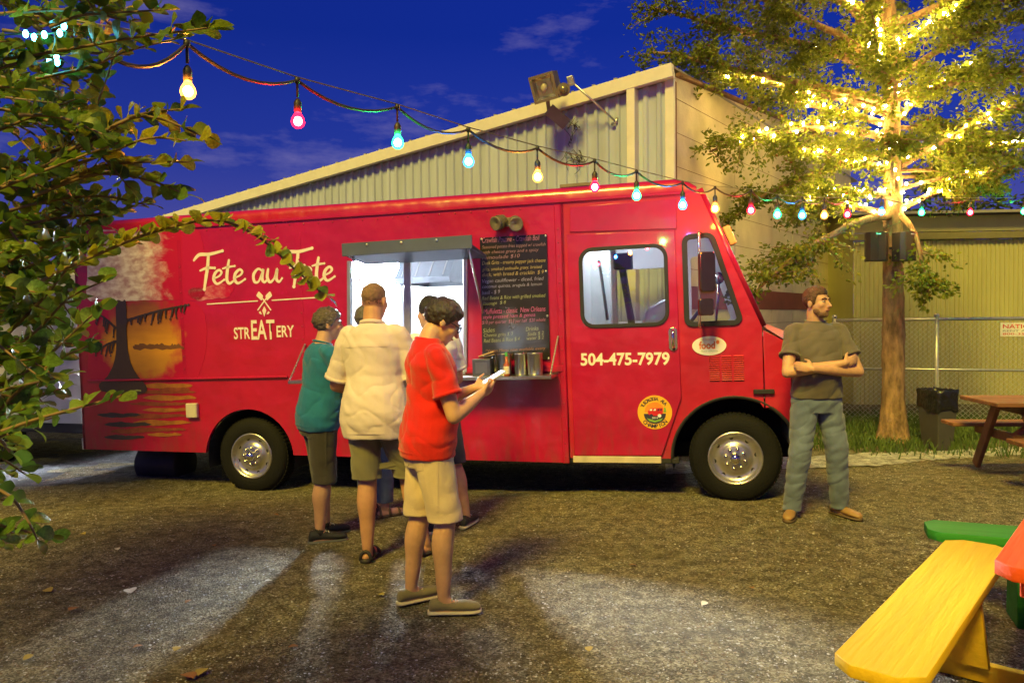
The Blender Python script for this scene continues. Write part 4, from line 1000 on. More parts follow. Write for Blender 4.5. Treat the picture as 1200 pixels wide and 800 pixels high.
# ---- wheels
def wheel(c, y, flip=1):
    wroot_ = bpy.data.objects.new("wheel", None); COL.objects.link(wroot_); wroot_.parent = truck; wroot_.location = (c[0], y, c[1])
    wroot_.rotation_euler = (0, R(random.uniform(0, 40)), 0 if flip > 0 else math.pi)
    ax = Vector((0, -1, 0))
    w_ = .245; ro = WR; ri = .232
    prof = [(0.0, ri - .01), (.008, ri + .01), (.012, ri + .05), (.0, ri + .11), (-.02, ro - .015), (-.045, ro), (-w_ + .045, ro), (-w_ + .02, ro - .015), (-w_, ri + .1), (-w_, ri - .01), (-w_ + .02, ri - .02), (-.02, ri - .02)]
    mb = MB(); mb.lathe((0, 0, 0), ax, prof, 48, closed=True); mb.build("tyre", m_tyre, wroot_, True)
    nt_ = 60; mb = MB()
    for k in range(nt_):
        a_ = 2 * math.pi * k / nt_; rad = Vector((math.cos(a_), 0, math.sin(a_))); tan = Vector((-math.sin(a_), 0, math.cos(a_)))
        for (yy, hw_) in ((.060, .022), (.122, .022), (.185, .022)): mb.obox(rad * (ro + .002) + Vector((0, yy, 0)), tan, Vector((0, 1, 0)), rad, .014, hw_, .006)
    tr_ = mb.build("tread", m_tyre, wroot_, fix=False); tr_["kind"] = "stuff"
    prof = [(.004, ri), (.012, ri - .004), (.010, ri - .018), (-.012, ri - .028), (-.024, ri - .042), (-.030, .165), (-.032, .132), (-.014, .118), (-.008, .105), (-.008, .0)]
    mb = MB(); mb.lathe((0, 0, 0), ax, prof, 40); rim = mb.build("rim", mat("wheel_steel", (.58, .56, .53), .30, .9, .15, 8), wroot_, True)
    for k in range(8):
        a_ = 2 * math.pi * (k + .5) / 8; mb = MB(); mb.lathe((.178 * math.cos(a_), .0275, .178 * math.sin(a_)), ax, [(0, .0), (.0, .019)], 14); mb.lathe((.178 * math.cos(a_), .0275, .178 * math.sin(a_)), ax, [(.0, .019), (.004, .017)], 14); mb.build("hand_hole", m_under, rim, fix=False)
        a_ = 2 * math.pi * k / 8; mb = MB(); mb.lathe((.083 * math.cos(a_), .006, .083 * math.sin(a_)), ax, [(0, .017), (.022, .016), (.032, .011), (.034, 0)], 8); mb.build("lug_nut", m_chrome, rim, True)
    mb = MB(); mb.lathe((0, .006, 0), ax, [(0, .05), (.03, .048), (.055, .038), (.062, .02), (.063, 0)], 20); mb.build("hub_cap", m_chrome, rim, True)
wheel(fw, .045); wheel((rw[0], rw[1]), .045)
wheel((fw[0], fw[1]), TWD - .04, -1); wheel((rw[0], rw[1]), TWD - .04, -1)
# ================================================================== PAINTED GRAPHICS ON THE TRUCK (flat print on the side)
def tribbon(mb, pts_px, w, y=0.0, per=6, closed=False):
    """Brush stroke given in photograph pixels, laid on the truck's side; w in metres (single or list)."""
    P = [Vector((*T(*p), 0)) for p in pts_px]
    if len(P) > 2: P = catmull(P, per)
    if hasattr(w, '__len__'):
        k = len(P); w = [w[min(int(i * (len(w) - 1) / max(k - 1, 1)), len(w) - 2)] * (1 - (i * (len(w) - 1) / max(k - 1, 1)) % 1) + w[min(int(i * (len(w) - 1) / max(k - 1, 1)) + 1, len(w) - 1)] * ((i * (len(w) - 1) / max(k - 1, 1)) % 1) for i in range(k)]
    ribbon(mb, [(p.x, p.y) for p in P], w)
def stroke_part(name, strokes, m, y, parent):
    mb = MB()
    for st in strokes: tribbon(mb, st[0], st[1])
    me = mb.mesh(name); me.transform(SIDE(y)); me.materials.append(m)
    return link(name, me, None, parent)
GLY = {
 'F': [([(-.35, 1.78), (.05, 2.18), (.8, 2.20), (1.75, 2.42)], [.17, .26, .24, .18]), ([(.72, 2.18), (.66, 1.3), (.55, .55), (.42, -.35)], [.22, .27, .27, .18]), ([(.12, 1.02), (.62, 1.20), (1.18, 1.18)], [.15, .22, .15])],
 'e': [([(.06, .40), (.48, .58), (.66, .84), (.46, 1.02), (.16, .74), (.10, .30), (.36, .02), (.86, .30)], [.12, .15, .19, .18, .24, .25, .19, .12])],
 't': [([(.40, 1.72), (.28, .9), (.26, .28), (.46, .02), (.86, .30)], [.19, .25, .25, .20, .12]), ([(-.06, 1.12), (.34, 1.22), (.82, 1.28)], [.12, .18, .12])],
 'a': [([(.78, .86), (.46, 1.02), (.14, .62), (.20, .10), (.50, .10), (.74, .66), (.84, .98), (.76, .30), (.94, .03), (1.16, .28)], [.14, .17, .24, .22, .15, .15, .20, .24, .18, .12])],
 'u': [([(.14, .98), (.08, .40), (.28, .03), (.60, .32), (.80, .98), (.74, .30), (.94, .03), (1.16, .28)], [.18, .25, .21, .15, .20, .24, .18, .12])],
}
def script_word(word, x0, y0, unit, adv, slope, m, parent):
    x = x0
    for ch in word:
        if ch == ' ': x += unit * .55; continue
        st = []
        for (pts, ws) in GLY[ch]:
            st.append(([(x + a * unit, y0 + (x + a * unit - x0) * slope - b * unit) for (a, b) in pts], [q * unit / 115.0 for q in ws]))
        stroke_part("script_letter", st, m, -.004, parent); x += adv[ch] * unit
    return x
adv = dict(F=1.02, e=.80, t=.72, a=1.06, u=1.06)
root_side = [o for o in truck.children if o.name.startswith("side_panel")][0]
script_word("Fete au Fete", 233, 333.5, 16.0, adv, -.030, m_letter, root_side)
stroke_part("rule_line", [([(243, 356.3), (302, 352.6)], .012)], m_letter, -.004, root_side)
stroke_part("rule_line", [([(319, 351.8), (381, 348.0)], .012)], m_letter, -.004, root_side)
# crossed spatulas and the small lily below
for s in (1, -1):
    cx = 310; st = [([(cx + s * 7.5, 363), (cx - s * 2.5, 349)], [.014, .018])]
    stroke_part("spatula_handle", st, m_letter, -.0042 - .0006 * s, root_side)
    bl_ = [(cx - s * 3, 352.5), (cx - s * 9.5, 346.5), (cx - s * 6.5, 341), (cx - s * 1.2, 346.5)]
    plate("spatula_blade", round_poly(TP(bl_), .012), [], .001, SIDE(-.005 - .0006 * s), m_letter, root_side)
LY_ = -1.5
lil = [[(310, 360), (307.6, 366), (309.2, 372), (310, 375), (310.8, 372), (312.4, 366)], [(307.5, 371.5), (305.5, 367), (303.5, 368.5), (305, 371)], [(312.5, 371.5), (314.5, 367), (316.5, 368.5), (315, 371)]]
for q in lil: plate("lily_petal", TP([(a_, 360 + (b_ - 360) * .85 + LY_) for (a_, b_) in q]), [], .001, SIDE(-.0045), m_letter, root_side)
def side_text(name, s, xl, yb, xr, yt, m, parent, bold=.03, y=-.004, slope=-.02):
    a = T(xl, yb); b = T(xr, yb + (xr - xl) * slope); t_ = T(xl, yt)
    d = Vector((b[0] - a[0], 0, b[1] - a[1]))
    return flat_text(name, s, m, parent, frame((a[0], y, a[1]), d, (0, 0, 1)), 0, 0, d.length, t_[1] - a[1], bold, 0, .0)
side_text("block_lettering", "STR", 274.5, 397.5, 293.5, 383.5, m_letter, root_side, .02)
side_text("block_lettering", "EAT", 295.0, 398.0, 322.5, 375.0, m_letter, root_side, .018)
side_text("block_lettering", "ERY", 324.5, 395.0, 345, 381.5, m_letter, root_side, .02)

# swamp sunset mural and painted sheen at the tail: flat paint shapes over the red
def mural_mat(name, stops, z0, z1, scale=7, amt=.12, stretch=(1, 1, 6), fade=None):
    """Brushy paint whose colours change with height, as painted."""
    m, nt, b = new_mat(name); n = nt.nodes; l = nt.links.new
    tc = n.new("ShaderNodeTexCoord"); sp = n.new("ShaderNodeSeparateXYZ"); l(tc.outputs['Object'], sp.inputs[0])
    mp = n.new("ShaderNodeMapping"); mp.inputs['Scale'].default_value = stretch; l(tc.outputs['Object'], mp.inputs[0])
    nz = n.new("ShaderNodeTexNoise"); nz.inputs['Scale'].default_value = scale; nz.inputs['Detail'].default_value = 6; l(mp.outputs[0], nz.inputs['Vector'])
    mr = n.new("ShaderNodeMapRange"); mr.inputs['From Min'].default_value = z0; mr.inputs['From Max'].default_value = z1; l(sp.outputs[2], mr.inputs['Value'])
    ma = n.new("ShaderNodeMath"); ma.operation = 'MULTIPLY_ADD'; ma.inputs[1].default_value = amt * 2; l(nz.outputs['Fac'], ma.inputs[0])
    mb_ = n.new("ShaderNodeMath"); mb_.operation = 'SUBTRACT'; mb_.inputs[1].default_value = amt; l(mr.outputs[0], mb_.inputs[0]); l(mb_.outputs[0], ma.inputs[2])
    rp = n.new("ShaderNodeValToRGB"); e = rp.color_ramp.elements
    e[0].position = stops[0][0]; e[0].color = (*stops[0][1], 1); e[1].position = stops[-1][0]; e[1].color = (*stops[-1][1], 1)
    for (p, c) in stops[1:-1]: q = e.new(p); q.color = (*c, 1)
    l(ma.outputs[0], rp.inputs['Fac']); b.inputs['Roughness'].default_value = .4
    if fade:                                              # feathered brush edge running out into the red
        vm = n.new("ShaderNodeVectorMath"); vm.operation = 'SUBTRACT'; vm.inputs[1].default_value = (fade[0], 0, fade[1]); l(tc.outputs['Object'], vm.inputs[0])
        v2 = n.new("ShaderNodeVectorMath"); v2.operation = 'MULTIPLY'; v2.inputs[1].default_value = (1 / fade[2], 0, 1 / fade[3]); l(vm.outputs[0], v2.inputs[0])
        ln_ = n.new("ShaderNodeVectorMath"); ln_.operation = 'LENGTH'; l(v2.outputs[0], ln_.inputs[0])
        nf = n.new("ShaderNodeTexNoise"); nf.inputs['Scale'].default_value = 9; nf.inputs['Detail'].default_value = 6; l(tc.outputs['Object'], nf.inputs['Vector'])
        sm_ = n.new("ShaderNodeMath"); sm_.operation = 'MULTIPLY_ADD'; sm_.inputs[1].default_value = .7; l(nf.outputs['Fac'], sm_.inputs[0]); l(ln_.outputs['Value'], sm_.inputs[2])
        fr_m = n.new("ShaderNodeMapRange"); fr_m.inputs['From Min'].default_value = 1.12; fr_m.inputs['From Max'].default_value = 1.42; fr_m.inputs['To Min'].default_value = 1; fr_m.inputs['To Max'].default_value = 0; l(sm_.outputs[0], fr_m.inputs['Value'])
        xf = n.new("ShaderNodeMix"); xf.data_type = 'RGBA'; xf.inputs[6].default_value = (.47, .003, .048, 1); l(fr_m.outputs[0], xf.inputs[0]); l(rp.outputs[0], xf.inputs[7]); l(xf.outputs[2], b.inputs['Base Color'])
    else: l(rp.outputs[0], b.inputs['Base Color'])
    b.inputs['Specular IOR Level'].default_value = .5; b.inputs['Coat Weight'].default_value = .3
    MATS[name] = m; return m
zA = T(160, 455)[1]; zB = T(160, 353)[1]
m_sky_p = mural_mat("mural_sunset", [(0, (.34, .12, .018)), (.25, (.56, .24, .022)), (.5, (.78, .34, .02)), (.75, (.46, .16, .018)), (1, (.24, .06, .016))], zA, zB, 5, .10, (1, 1, 3), fade=(T(166, 398)[0], T(166, 398)[1], .50, .46))
m_trunk_p = mural_mat("mural_trunk", [(0, (.030, .022, .022)), (.5, (.07, .04, .035)), (1, (.045, .03, .03))], zA - .5, zB, 9, .3, (6, 1, 1))
def sheen_mat(name, ca, cb, under, x0, x1, scale, seed, amt=.55):
    """Reflected sheen painted as colour: patchy pale coat that thins out to the red under it along the side."""
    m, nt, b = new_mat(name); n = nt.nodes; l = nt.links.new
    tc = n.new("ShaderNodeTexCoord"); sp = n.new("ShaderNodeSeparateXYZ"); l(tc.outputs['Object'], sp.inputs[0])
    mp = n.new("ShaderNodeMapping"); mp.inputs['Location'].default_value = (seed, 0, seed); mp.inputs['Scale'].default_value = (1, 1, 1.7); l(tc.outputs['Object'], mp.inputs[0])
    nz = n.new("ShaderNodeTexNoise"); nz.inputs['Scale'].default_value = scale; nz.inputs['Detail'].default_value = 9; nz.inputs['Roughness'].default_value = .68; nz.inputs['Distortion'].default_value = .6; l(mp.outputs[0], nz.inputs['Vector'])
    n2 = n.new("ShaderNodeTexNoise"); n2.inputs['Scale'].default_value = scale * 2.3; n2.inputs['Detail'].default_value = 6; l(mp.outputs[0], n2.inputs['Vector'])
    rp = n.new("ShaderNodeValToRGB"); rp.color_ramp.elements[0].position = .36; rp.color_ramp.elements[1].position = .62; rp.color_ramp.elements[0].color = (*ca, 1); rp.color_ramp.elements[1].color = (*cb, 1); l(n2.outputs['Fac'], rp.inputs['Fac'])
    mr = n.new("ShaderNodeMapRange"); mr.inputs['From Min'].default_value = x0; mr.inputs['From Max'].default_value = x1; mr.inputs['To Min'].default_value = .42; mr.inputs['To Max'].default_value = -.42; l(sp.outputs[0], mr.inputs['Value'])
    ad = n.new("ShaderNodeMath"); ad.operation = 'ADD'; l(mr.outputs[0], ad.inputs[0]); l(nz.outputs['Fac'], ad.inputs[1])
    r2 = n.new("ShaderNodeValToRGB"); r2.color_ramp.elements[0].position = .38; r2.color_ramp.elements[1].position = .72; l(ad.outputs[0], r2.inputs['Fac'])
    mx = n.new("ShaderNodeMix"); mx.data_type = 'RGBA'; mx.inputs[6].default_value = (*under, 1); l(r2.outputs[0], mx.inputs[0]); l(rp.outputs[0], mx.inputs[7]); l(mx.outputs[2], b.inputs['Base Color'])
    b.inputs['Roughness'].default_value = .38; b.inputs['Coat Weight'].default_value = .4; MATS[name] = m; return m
REDU = (.47, .003, .048)
m_sheen_p = sheen_mat("painted_sheen", (.46, .26, .32), (.80, .70, .74), REDU, T(150, 310)[0], T(222, 310)[0], 4.5, 3.0)  # reflection on the glossy upper panel put into the colour
m_wat = [mat("mural_water_a", (.38, .14, .02), .45, var=.3, scale=8), mat("mural_water_b", (.26, .06, .02), .45, var=.3, scale=8), mat("mural_water_c", (.05, .04, .04), .5, var=.3, scale=8)]
def blob(pts, y, m, name, parent, jag=.0, per=4, seed=1):
    rr = random.Random(seed); P = [Vector((*T(*p), 0)) for p in pts]; P = catmull(P, per, True)
    return plate(name, [(p.x + rr.uniform(-jag, jag), p.y + rr.uniform(-jag, jag)) for p in P], [], .001, SIDE(y), m, parent)
blob([(106, 354), (140, 353), (190, 352.5), (225, 353), (240, 370), (242, 400), (238, 425), (228, 444), (200, 446), (160, 446), (122, 446), (105, 440), (104, 400)], -.002, m_sky_p, "mural_sky", root_side, .006, 5)
blob([(106, 274), (150, 270), (200, 267), (230, 268), (240, 300), (240, 330), (236, 350), (200, 351.5), (160, 352), (106, 353), (103, 320)], -.002, m_sheen_p, "painted_sheen", root_side, .004, 5, 2)  # pale reflected sheen painted over the upper rear panel
blob([(222, 340), (240, 336), (262, 332), (274, 338), (268, 347), (250, 350), (228, 351)], -.002, sheen_mat("painted_sheen_pink", (.45, .05, .12), (.62, .25, .34), REDU, T(215, 340)[0], T(300, 340)[0], 7, 9.0), "painted_sheen", root_side, .01, 5, 5)  # pinker end of the same painted sheen
for k, (px, py, wd, mi) in enumerate(((196, 452, 30, 0), (192, 459, 38, 1), (199, 466, 32, 0), (186, 473, 34, 1), (197, 480, 30, 0), (180, 487, 40, 1), (190, 495, 34, 0), (182, 503, 36, 1), (193, 509, 20, 0), (140, 486, 26, 2), (150, 497, 28, 2), (146, 512, 24, 2), (150, 505, 20, 1), (205, 456, 18, 1))):
    rr = random.Random(k); h = rr.uniform(2.2, 3.6)
    blob([(px - wd, py), (px - wd * .4, py - h), (px + wd * .2, py - h * .6), (px + wd * .7, py - h * .8), (px + wd, py + .3), (px + wd * .4, py + h * .7), (px - wd * .3, py + h)], -.0022 - .0003 * k, m_wat[mi], "mural_water", root_side, .004, 4, k)
# cypress with flared foot, hanging moss, far tree line
blob([(137, 353), (144, 353), (148, 353), (149, 380), (150, 405), (154, 425), (162, 440), (172, 452), (170, 460), (152, 463), (136, 460), (120, 458), (117, 450), (127, 440), (134, 425), (137, 405), (137, 380)], -.0085, m_trunk_p, "mural_trunk", root_side, .003, 4, 7)
for (a, b, n_) in (((148, 376), (222, 357), 13), ((136, 384), (112, 366), 6), ((136, 400), (114, 412), 5)):
    st = [([a, ((a[0] + b[0]) / 2, (a[1] + b[1]) / 2 - 2), b], [.03, .022, .012])]
    stroke_part("mural_branch", st, m_trunk_p, -.0095, root_side)
    rr = random.Random(n_); st = []
    for k in range(n_):
        t_ = (k + .5) / n_; x, y_ = a[0] + (b[0] - a[0]) * t_, a[1] + (b[1] - a[1]) * t_ - 1
        x += rr.uniform(-2.5, 2.5); q_ = rr.uniform(.3, 1.0)
        st.append(([(x, y_), (x - 1.5 * q_, y_ + 7 * q_), (x - rr.uniform(0, 4) * q_, y_ + 15 * q_)], [.03 * rr.uniform(.4, 1), .022, .003]))
    for q_ in st: stroke_part("mural_moss", [q_], m_trunk_p, -.0100 - .0002 * n_, root_side)
blob([(158, 405), (166, 402), (178, 404), (188, 402.5), (196, 404), (206, 403), (214, 405), (214, 408.5), (190, 409), (160, 409)], -.0030, mat("mural_treeline", (.20, .08, .025), .5), "mural_treeline", root_side, .012, 5, 9)

# ================================================================== THINGS ON THE COUNTER SHELF
def shelf_pt(px, y=-.17): return T(px, 440, y)[0]
SZ = sz + .001
def tthing(name, label, cat, u, y, group=None):
    M_ = TM @ Matrix.Translation((u, y, SZ)); o = empty(name, (0, 0, 0), label, cat, group, mw=M_); o.matrix_basis = M_; return o
nap = tthing("napkin_dispenser", "dark metal napkin box on the truck's counter shelf", "napkin box", shelf_pt(567), -.18)
mb = MB(); mb.box((-.085, -.06, 0), (.085, .06, .155)); mb.build("case", mat("dark_steel", (.10, .10, .12), .35, .7), nap, bevel=.008, seg=2)
mb = MB(); mb.box((-.055, -.062, .03), (.055, -.0605, .125)); mb.build("slot_face", mat("dull_face", (.16, .16, .19), .3, .6), nap)
tg = tthing("wooden_tongs", "wooden serving tongs lying across the napkin box", "tongs", shelf_pt(567), -.18)
mb = MB(); mb.beam((-.04, 0, .175), (.10, .015, .215), .03, .012); mb.build("arm", mat("pale_wood", (.55, .36, .16), .6, var=.2, scale=14), tg, bevel=.003)
mb = MB(); mb.beam((-.04, .02, .163), (.10, .03, .190), .03, .012); mb.build("arm", MATS["pale_wood"], tg, bevel=.003)
can_lab = {591: "steel utensil can between napkin box and sauce bottle", 610: "steel utensil can with a dark handle standing in it", 627: "steel utensil can nearest the chain at the shelf end"}
for px, rr in ((591, .062), (610, .052), (627, .066)):
    c = tthing("steel_can", can_lab[px], "can", shelf_pt(px), -.15, "steel cans on the counter shelf")
    mb = MB(); mb.lathe((0, 0, 0), (0, 0, 1), [(0, 0), (0, rr), (.01, rr + .002), (.185, rr + .002), (.19, rr + .005), (.195, rr + .002), (.195, rr - .004), (.02, rr - .004), (.02, 0)], 28); mb.build("body", m_steel, c, True)
    if px == 610:
        mb = MB(); mb.tube([(.0, .01, .03), (.012, .02, .215)], .009, 8); mb.build("utensil_handle", m_blk, c, True)
bt = tthing("sauce_bottle", "small hot sauce bottle with green cap on the counter shelf", "bottle", shelf_pt(597), -.255)
mb = MB(); mb.lathe((0, 0, 0), (0, 0, 1), [(0, 0), (0, .026), (.004, .028), (.10, .028), (.125, .014), (.175, .012), (.175, 0)], 20); mb.build("glass_body", mat("hot_sauce", (.42, .10, .02), .15, coat=.5), bt, True)
mb = MB(); mb.lathe((0, 0, .175), (0, 0, 1), [(0, .0135), (.035, .012), (.036, 0)], 16); mb.build("cap", mat("green_cap", (.03, .28, .06), .4), bt, True)
mb = MB(); mb.lathe((0, 0, .022), (0, 0, 1), [(0, .0287), (.065, .0287)], 20); mb.build("paper_label", mat("label_paper", (.70, .64, .50), .6, var=.15, scale=40), bt, True)
# dark jar behind
jr = tthing("dark_jar", "dark jar standing beside the napkin box", "jar", shelf_pt(579), -.10)
mb = MB(); mb.lathe((0, 0, 0), (0, 0, 1), [(0, 0), (0, .045), (.14, .045), (.155, .036), (.18, .036), (.18, 0)], 20); mb.build("jar_body", mat("dark_glass", (.03, .025, .02), .15), jr, True)
# ================================================================== FESTOON STRING ACROSS THE LOT
COLS = dict(amber=(1.0, .46, .06), red=(1.0, .012, .045), green=(.04, 1.0, .38), blue=(.04, .42, 1.0))
B_STR = 650.0
bul = [(220, 105, 'amber'), (349, 140, 'red'), (466, 165, 'green'), (549, 187, 'blue'), (630, 205, 'amber'), (697, 217, 'red'), (746, 227, 'green'), (800, 238, 'blue'), (838, 242, 'amber'),
       (880, 244, 'red'), (911, 249, 'green'), (940, 250, 'blue'), (966, 250, 'amber'), (993, 249, 'red'), (1033, 246, 'blue'), (1080, 247, 'green'), (1137, 247, 'red'), (1200, 246, 'green')]
def bdep(i): return 3.5 + .62 * i
sp0 = at(*bul[0][:2], bdep(0))
strg = empty("string_light", sp0, "sagging festoon cable of coloured glowing bulbs strung from shrub to tree", "string light")
m_cable = mat("cable_rubber", (.05, .042, .03), .5); m_sock = mat("socket_rubber", (.035, .035, .03), .5)
bm_prof = [(0, .0), (.0, .011), (.012, .016), (.03, .027), (.048, .031), (.064, .026), (.074, .014), (.077, 0)]
gl = {}; fil = {}
def bulb_glass(name, c):
    """Tinted frosted shell: lets the filament through in its own colour and glows faintly."""
    m = bpy.data.materials.new(name); m.use_nodes = True; nt = m.node_tree; nt.nodes.clear(); ln_ = nt.links.new
    o = nt.nodes.new("ShaderNodeOutputMaterial"); t = nt.nodes.new("ShaderNodeBsdfTransparent"); e = nt.nodes.new("ShaderNodeEmission"); x = nt.nodes.new("ShaderNodeAddShader")
    t.inputs['Color'].default_value = (.04 + .96 * c[0], .04 + .96 * c[1], .04 + .96 * c[2], 1); e.inputs['Color'].default_value = (*c, 1); e.inputs['Strength'].default_value = 4.0
    ln_(t.outputs[0], x.inputs[0]); ln_(e.outputs[0], x.inputs[1]); ln_(x.outputs[0], o.inputs['Surface']); MATS[name] = m; return m
for k, c in COLS.items():
    mb = MB(); mb.lathe((0, 0, 0), (0, 0, -1), bm_prof, 16); me = mb.mesh("bulb_" + k); me.materials.append(bulb_glass("glass_" + k, c)); me.polygons.foreach_set("use_smooth", [True] * len(me.polygons)); gl[k] = me
    mb = MB(); mb.ball((0, 0, -.044), .019, .019, .021, 10, 7); me = mb.mesh("filament_" + k); me.materials.append(emit("glow_" + k, (.22 + .78 * c[0], .22 + .78 * c[1], .22 + .78 * c[2]), B_STR)); fil[k] = me
mb = MB(); mb.lathe((0, 0, 0), (0, 0, 1), [(-.012, 0), (-.012, .017), (.03, .018), (.042, .012), (.05, .006), (.05, 0)], 12); me_sock = mb.mesh("socket"); me_sock.materials.append(m_sock); me_sock.polygons.foreach_set("use_smooth", [True] * len(me_sock.polygons))
hang = []
for i, (x, y, c) in enumerate(bul):
    D = bdep(i); s = 1275.0 / D
    top = at(x, y - .030 * s, D)
    o = link("bulb", gl[c]); o.matrix_basis = Matrix.Translation(top) @ Matrix.Scale(min(.80 + .03 * i, 1.15), 4); adopt(o, strg); o["label"] = "glowing %s bulb" % c
    fo_ = link("filament", fil[c]); fo_.parent = o
    so_ = link("socket", me_sock); so_.matrix_basis = Matrix.Translation(Vector((0, 0, .008))); so_.parent = o
    hp = top + UZ * .115; hang.append(hp)
    mb = MB(); mb.tube([hp, hp - UZ * .062], .005, 6); d_ = adopt(mb.build("drop_wire", m_cable, sm=True), strg)
    mb = MB(); mb.ball(hp, .012, .012, .015, 8, 6); adopt(mb.build("cable_clip", m_sock, sm=True), strg)
# sagging cable between clips and the straight carrier wire
start = at(122, 62, 3.1); pts = []
allp = [at(40, 30, 2.9), start] + hang
for i in range(len(allp) - 1):
    a, b = allp[i], allp[i + 1]; sag = .055 if i > 0 else .02
    for k in range(8):
        t = k / 8; p = a.lerp(b, t); p.z -= sag * 4 * t * (1 - t); pts.append(p)
pts.append(allp[-1])
mb = MB(); mb.tube(pts, .0065, 6); adopt(mb.build("cable", m_cable, sm=True), strg)
cw = [at(60, 20, 2.95)] + [h + UZ * .012 for h in hang]
mb = MB(); mb.tube(cw, .003, 5); adopt(mb.build("carrier_wire", mat("carrier_steel", (.35, .30, .2), .4, .7), sm=True), strg)

# ================================================================== LIT TREE on the right
rt = random.Random(21)
tb = gp(1047, 519); TD = tb.y
m_bark = mat("tree_bark", (.23, .14, .075), .9, var=.55, scale=13, bump=1.0, bscale=46, stretch=(1, 1, .35))
lt = empty("oak_tree", tb, "slender tree wrapped in tiny yellow lights with two speakers on its trunk", "tree")
def tpos(z):                                              # trunk centre line
    return tb + Vector((-.012 * z + .03 * math.sin(z * .7), .03 * math.sin(z * .9), z))
def trad(z): return max(.045, .152 - .013 * z + (.10 * math.exp(-z / .16)))
mb = MB(); zs = [-.12, 0, .03, .06, .10, .14, .19, .25, .34, .45] + [.45 + .07 * k for k in range(1, 116)]
mb.tube([tpos(z) for z in zs], [trad(z) for z in zs], 26); tro = mb.build("trunk", m_bark, None, True)
bm_ = bmesh.new(); bm_.from_mesh(tro.data)
for v in bm_.verts:
    n_ = noise.noise(v.co * 5.5) * .016 + noise.noise(Vector((v.co.x * 22, v.co.y * 22, v.co.z * 7))) * .014
    c = tpos(v.co.z - tb.z); d = (v.co - c); d.z = 0
    if d.length > 1e-4: v.co += d.normalized() * n_
bm_.to_mesh(tro.data); bm_.free(); adopt(tro, lt)
leafV = []; leafF = []; leafM = []
def leaf(p, d, L_, wid, mi, store):
    V, F, M = store
    d = d.normalized(); up = Vector((rt.uniform(-1, 1), rt.uniform(-1, 1), rt.uniform(-.2, 1))).normalized()
    s = d.cross(up)
    if s.length < .05: s = d.cross(Vector((1, .3, 0)))
    s.normalize(); n_ = s.cross(d) * (wid * .25)
    k = len(V); V += [p, p + d * L_ * .35 + s * wid + n_, p + d * L_ * .75 + s * wid * .7 + n_ * .6, p + d * L_, p + d * L_ * .75 - s * wid * .7 + n_ * .6, p + d * L_ * .35 - s * wid + n_]
    F += [(k, k + 1, k + 2, k + 3), (k, k + 3, k + 4, k + 5)]; M += [mi, mi]
S_ = (leafV, leafF, leafM)
fairy = []
def grow(p0, d0, ln, r0, droop, leafy, parent_name="branch", twigs=9, lit=False, lights=10, density=1.0):
    n_ = 9; pts = [p0]; d = d0.normalized()
    for k in range(n_):
        d = (d + Vector((rt.uniform(-.16, .16), rt.uniform(-.16, .16), rt.uniform(-.10, .12) - droop * k / n_))).normalized(); pts.append(pts[-1] + d * ln / n_)
    mb = MB(); mb.tube(pts, [r0 * (1 - .8 * k / n_) + .003 for k in range(n_ + 1)], 7); adopt(mb.build(parent_name, m_bark, None, True), lt)
    tw = MB()
    for k in range(twigs):
        t = rt.uniform(.40 if p0.z < tb.z + 3.4 else .22, 1.0); i = min(int(t * n_), n_ - 1); b = pts[i].lerp(pts[i + 1], t * n_ - i)
        bd = (pts[i + 1] - pts[i]).normalized(); sd_ = Vector((rt.uniform(-1, 1), rt.uniform(-1, 1), rt.uniform(-.45, .55))).normalized()
        td = (bd * .7 + sd_).normalized(); tl = rt.uniform(.35, .85) * (1 - .4 * t) * (ln / 2.6) ** .5
        tp_ = [b]
        for q in range(4): td = (td + Vector((rt.uniform(-.25, .25), rt.uniform(-.25, .25), rt.uniform(-.22, .14)))).normalized(); tp_.append(tp_[-1] + td * tl / 4)
        tw.tube(tp_, [.008, .006, .005, .004, .002], 4, False)
        if leafy:
            nl = int(rt.uniform(42, 72) * density)
            for q in range(nl):
                u = rt.uniform(.1, 1.05); j = min(int(u * 4), 3); lp = tp_[j].lerp(tp_[j + 1], u * 4 - j) + Vector((rt.gauss(0, .05), rt.gauss(0, .05), rt.gauss(0, .045)))
                ld = (td * .5 + Vector((rt.uniform(-1, 1), rt.uniform(-1, 1), rt.uniform(-.8, .5)))).normalized()
                z_ = rt.random(); mi = 0 if z_ < .5 else (1 if z_ < .90 else (2 if z_ < .994 else 3))
                leaf(lp, ld, rt.uniform(.045, .08), rt.uniform(.012, .020), mi, S_)
    to = adopt(tw.build("twigs", m_bark, None, fix=False), lt); to["kind"] = "stuff"
    if lit:
        for k in range(lights):
            t = .08 + .8 * (k + rt.random() * .7) / lights; i = min(int(t * n_), n_ - 1); b = pts[i].lerp(pts[i + 1], t * n_ - i)
            fairy.append(b + Vector((rt.uniform(-.06, .06), rt.uniform(-.08, .02), rt.uniform(-.04, .08))))
    return pts
def toward(px, py, dd=0.0):
    return at_y(px, py, TD + dd)
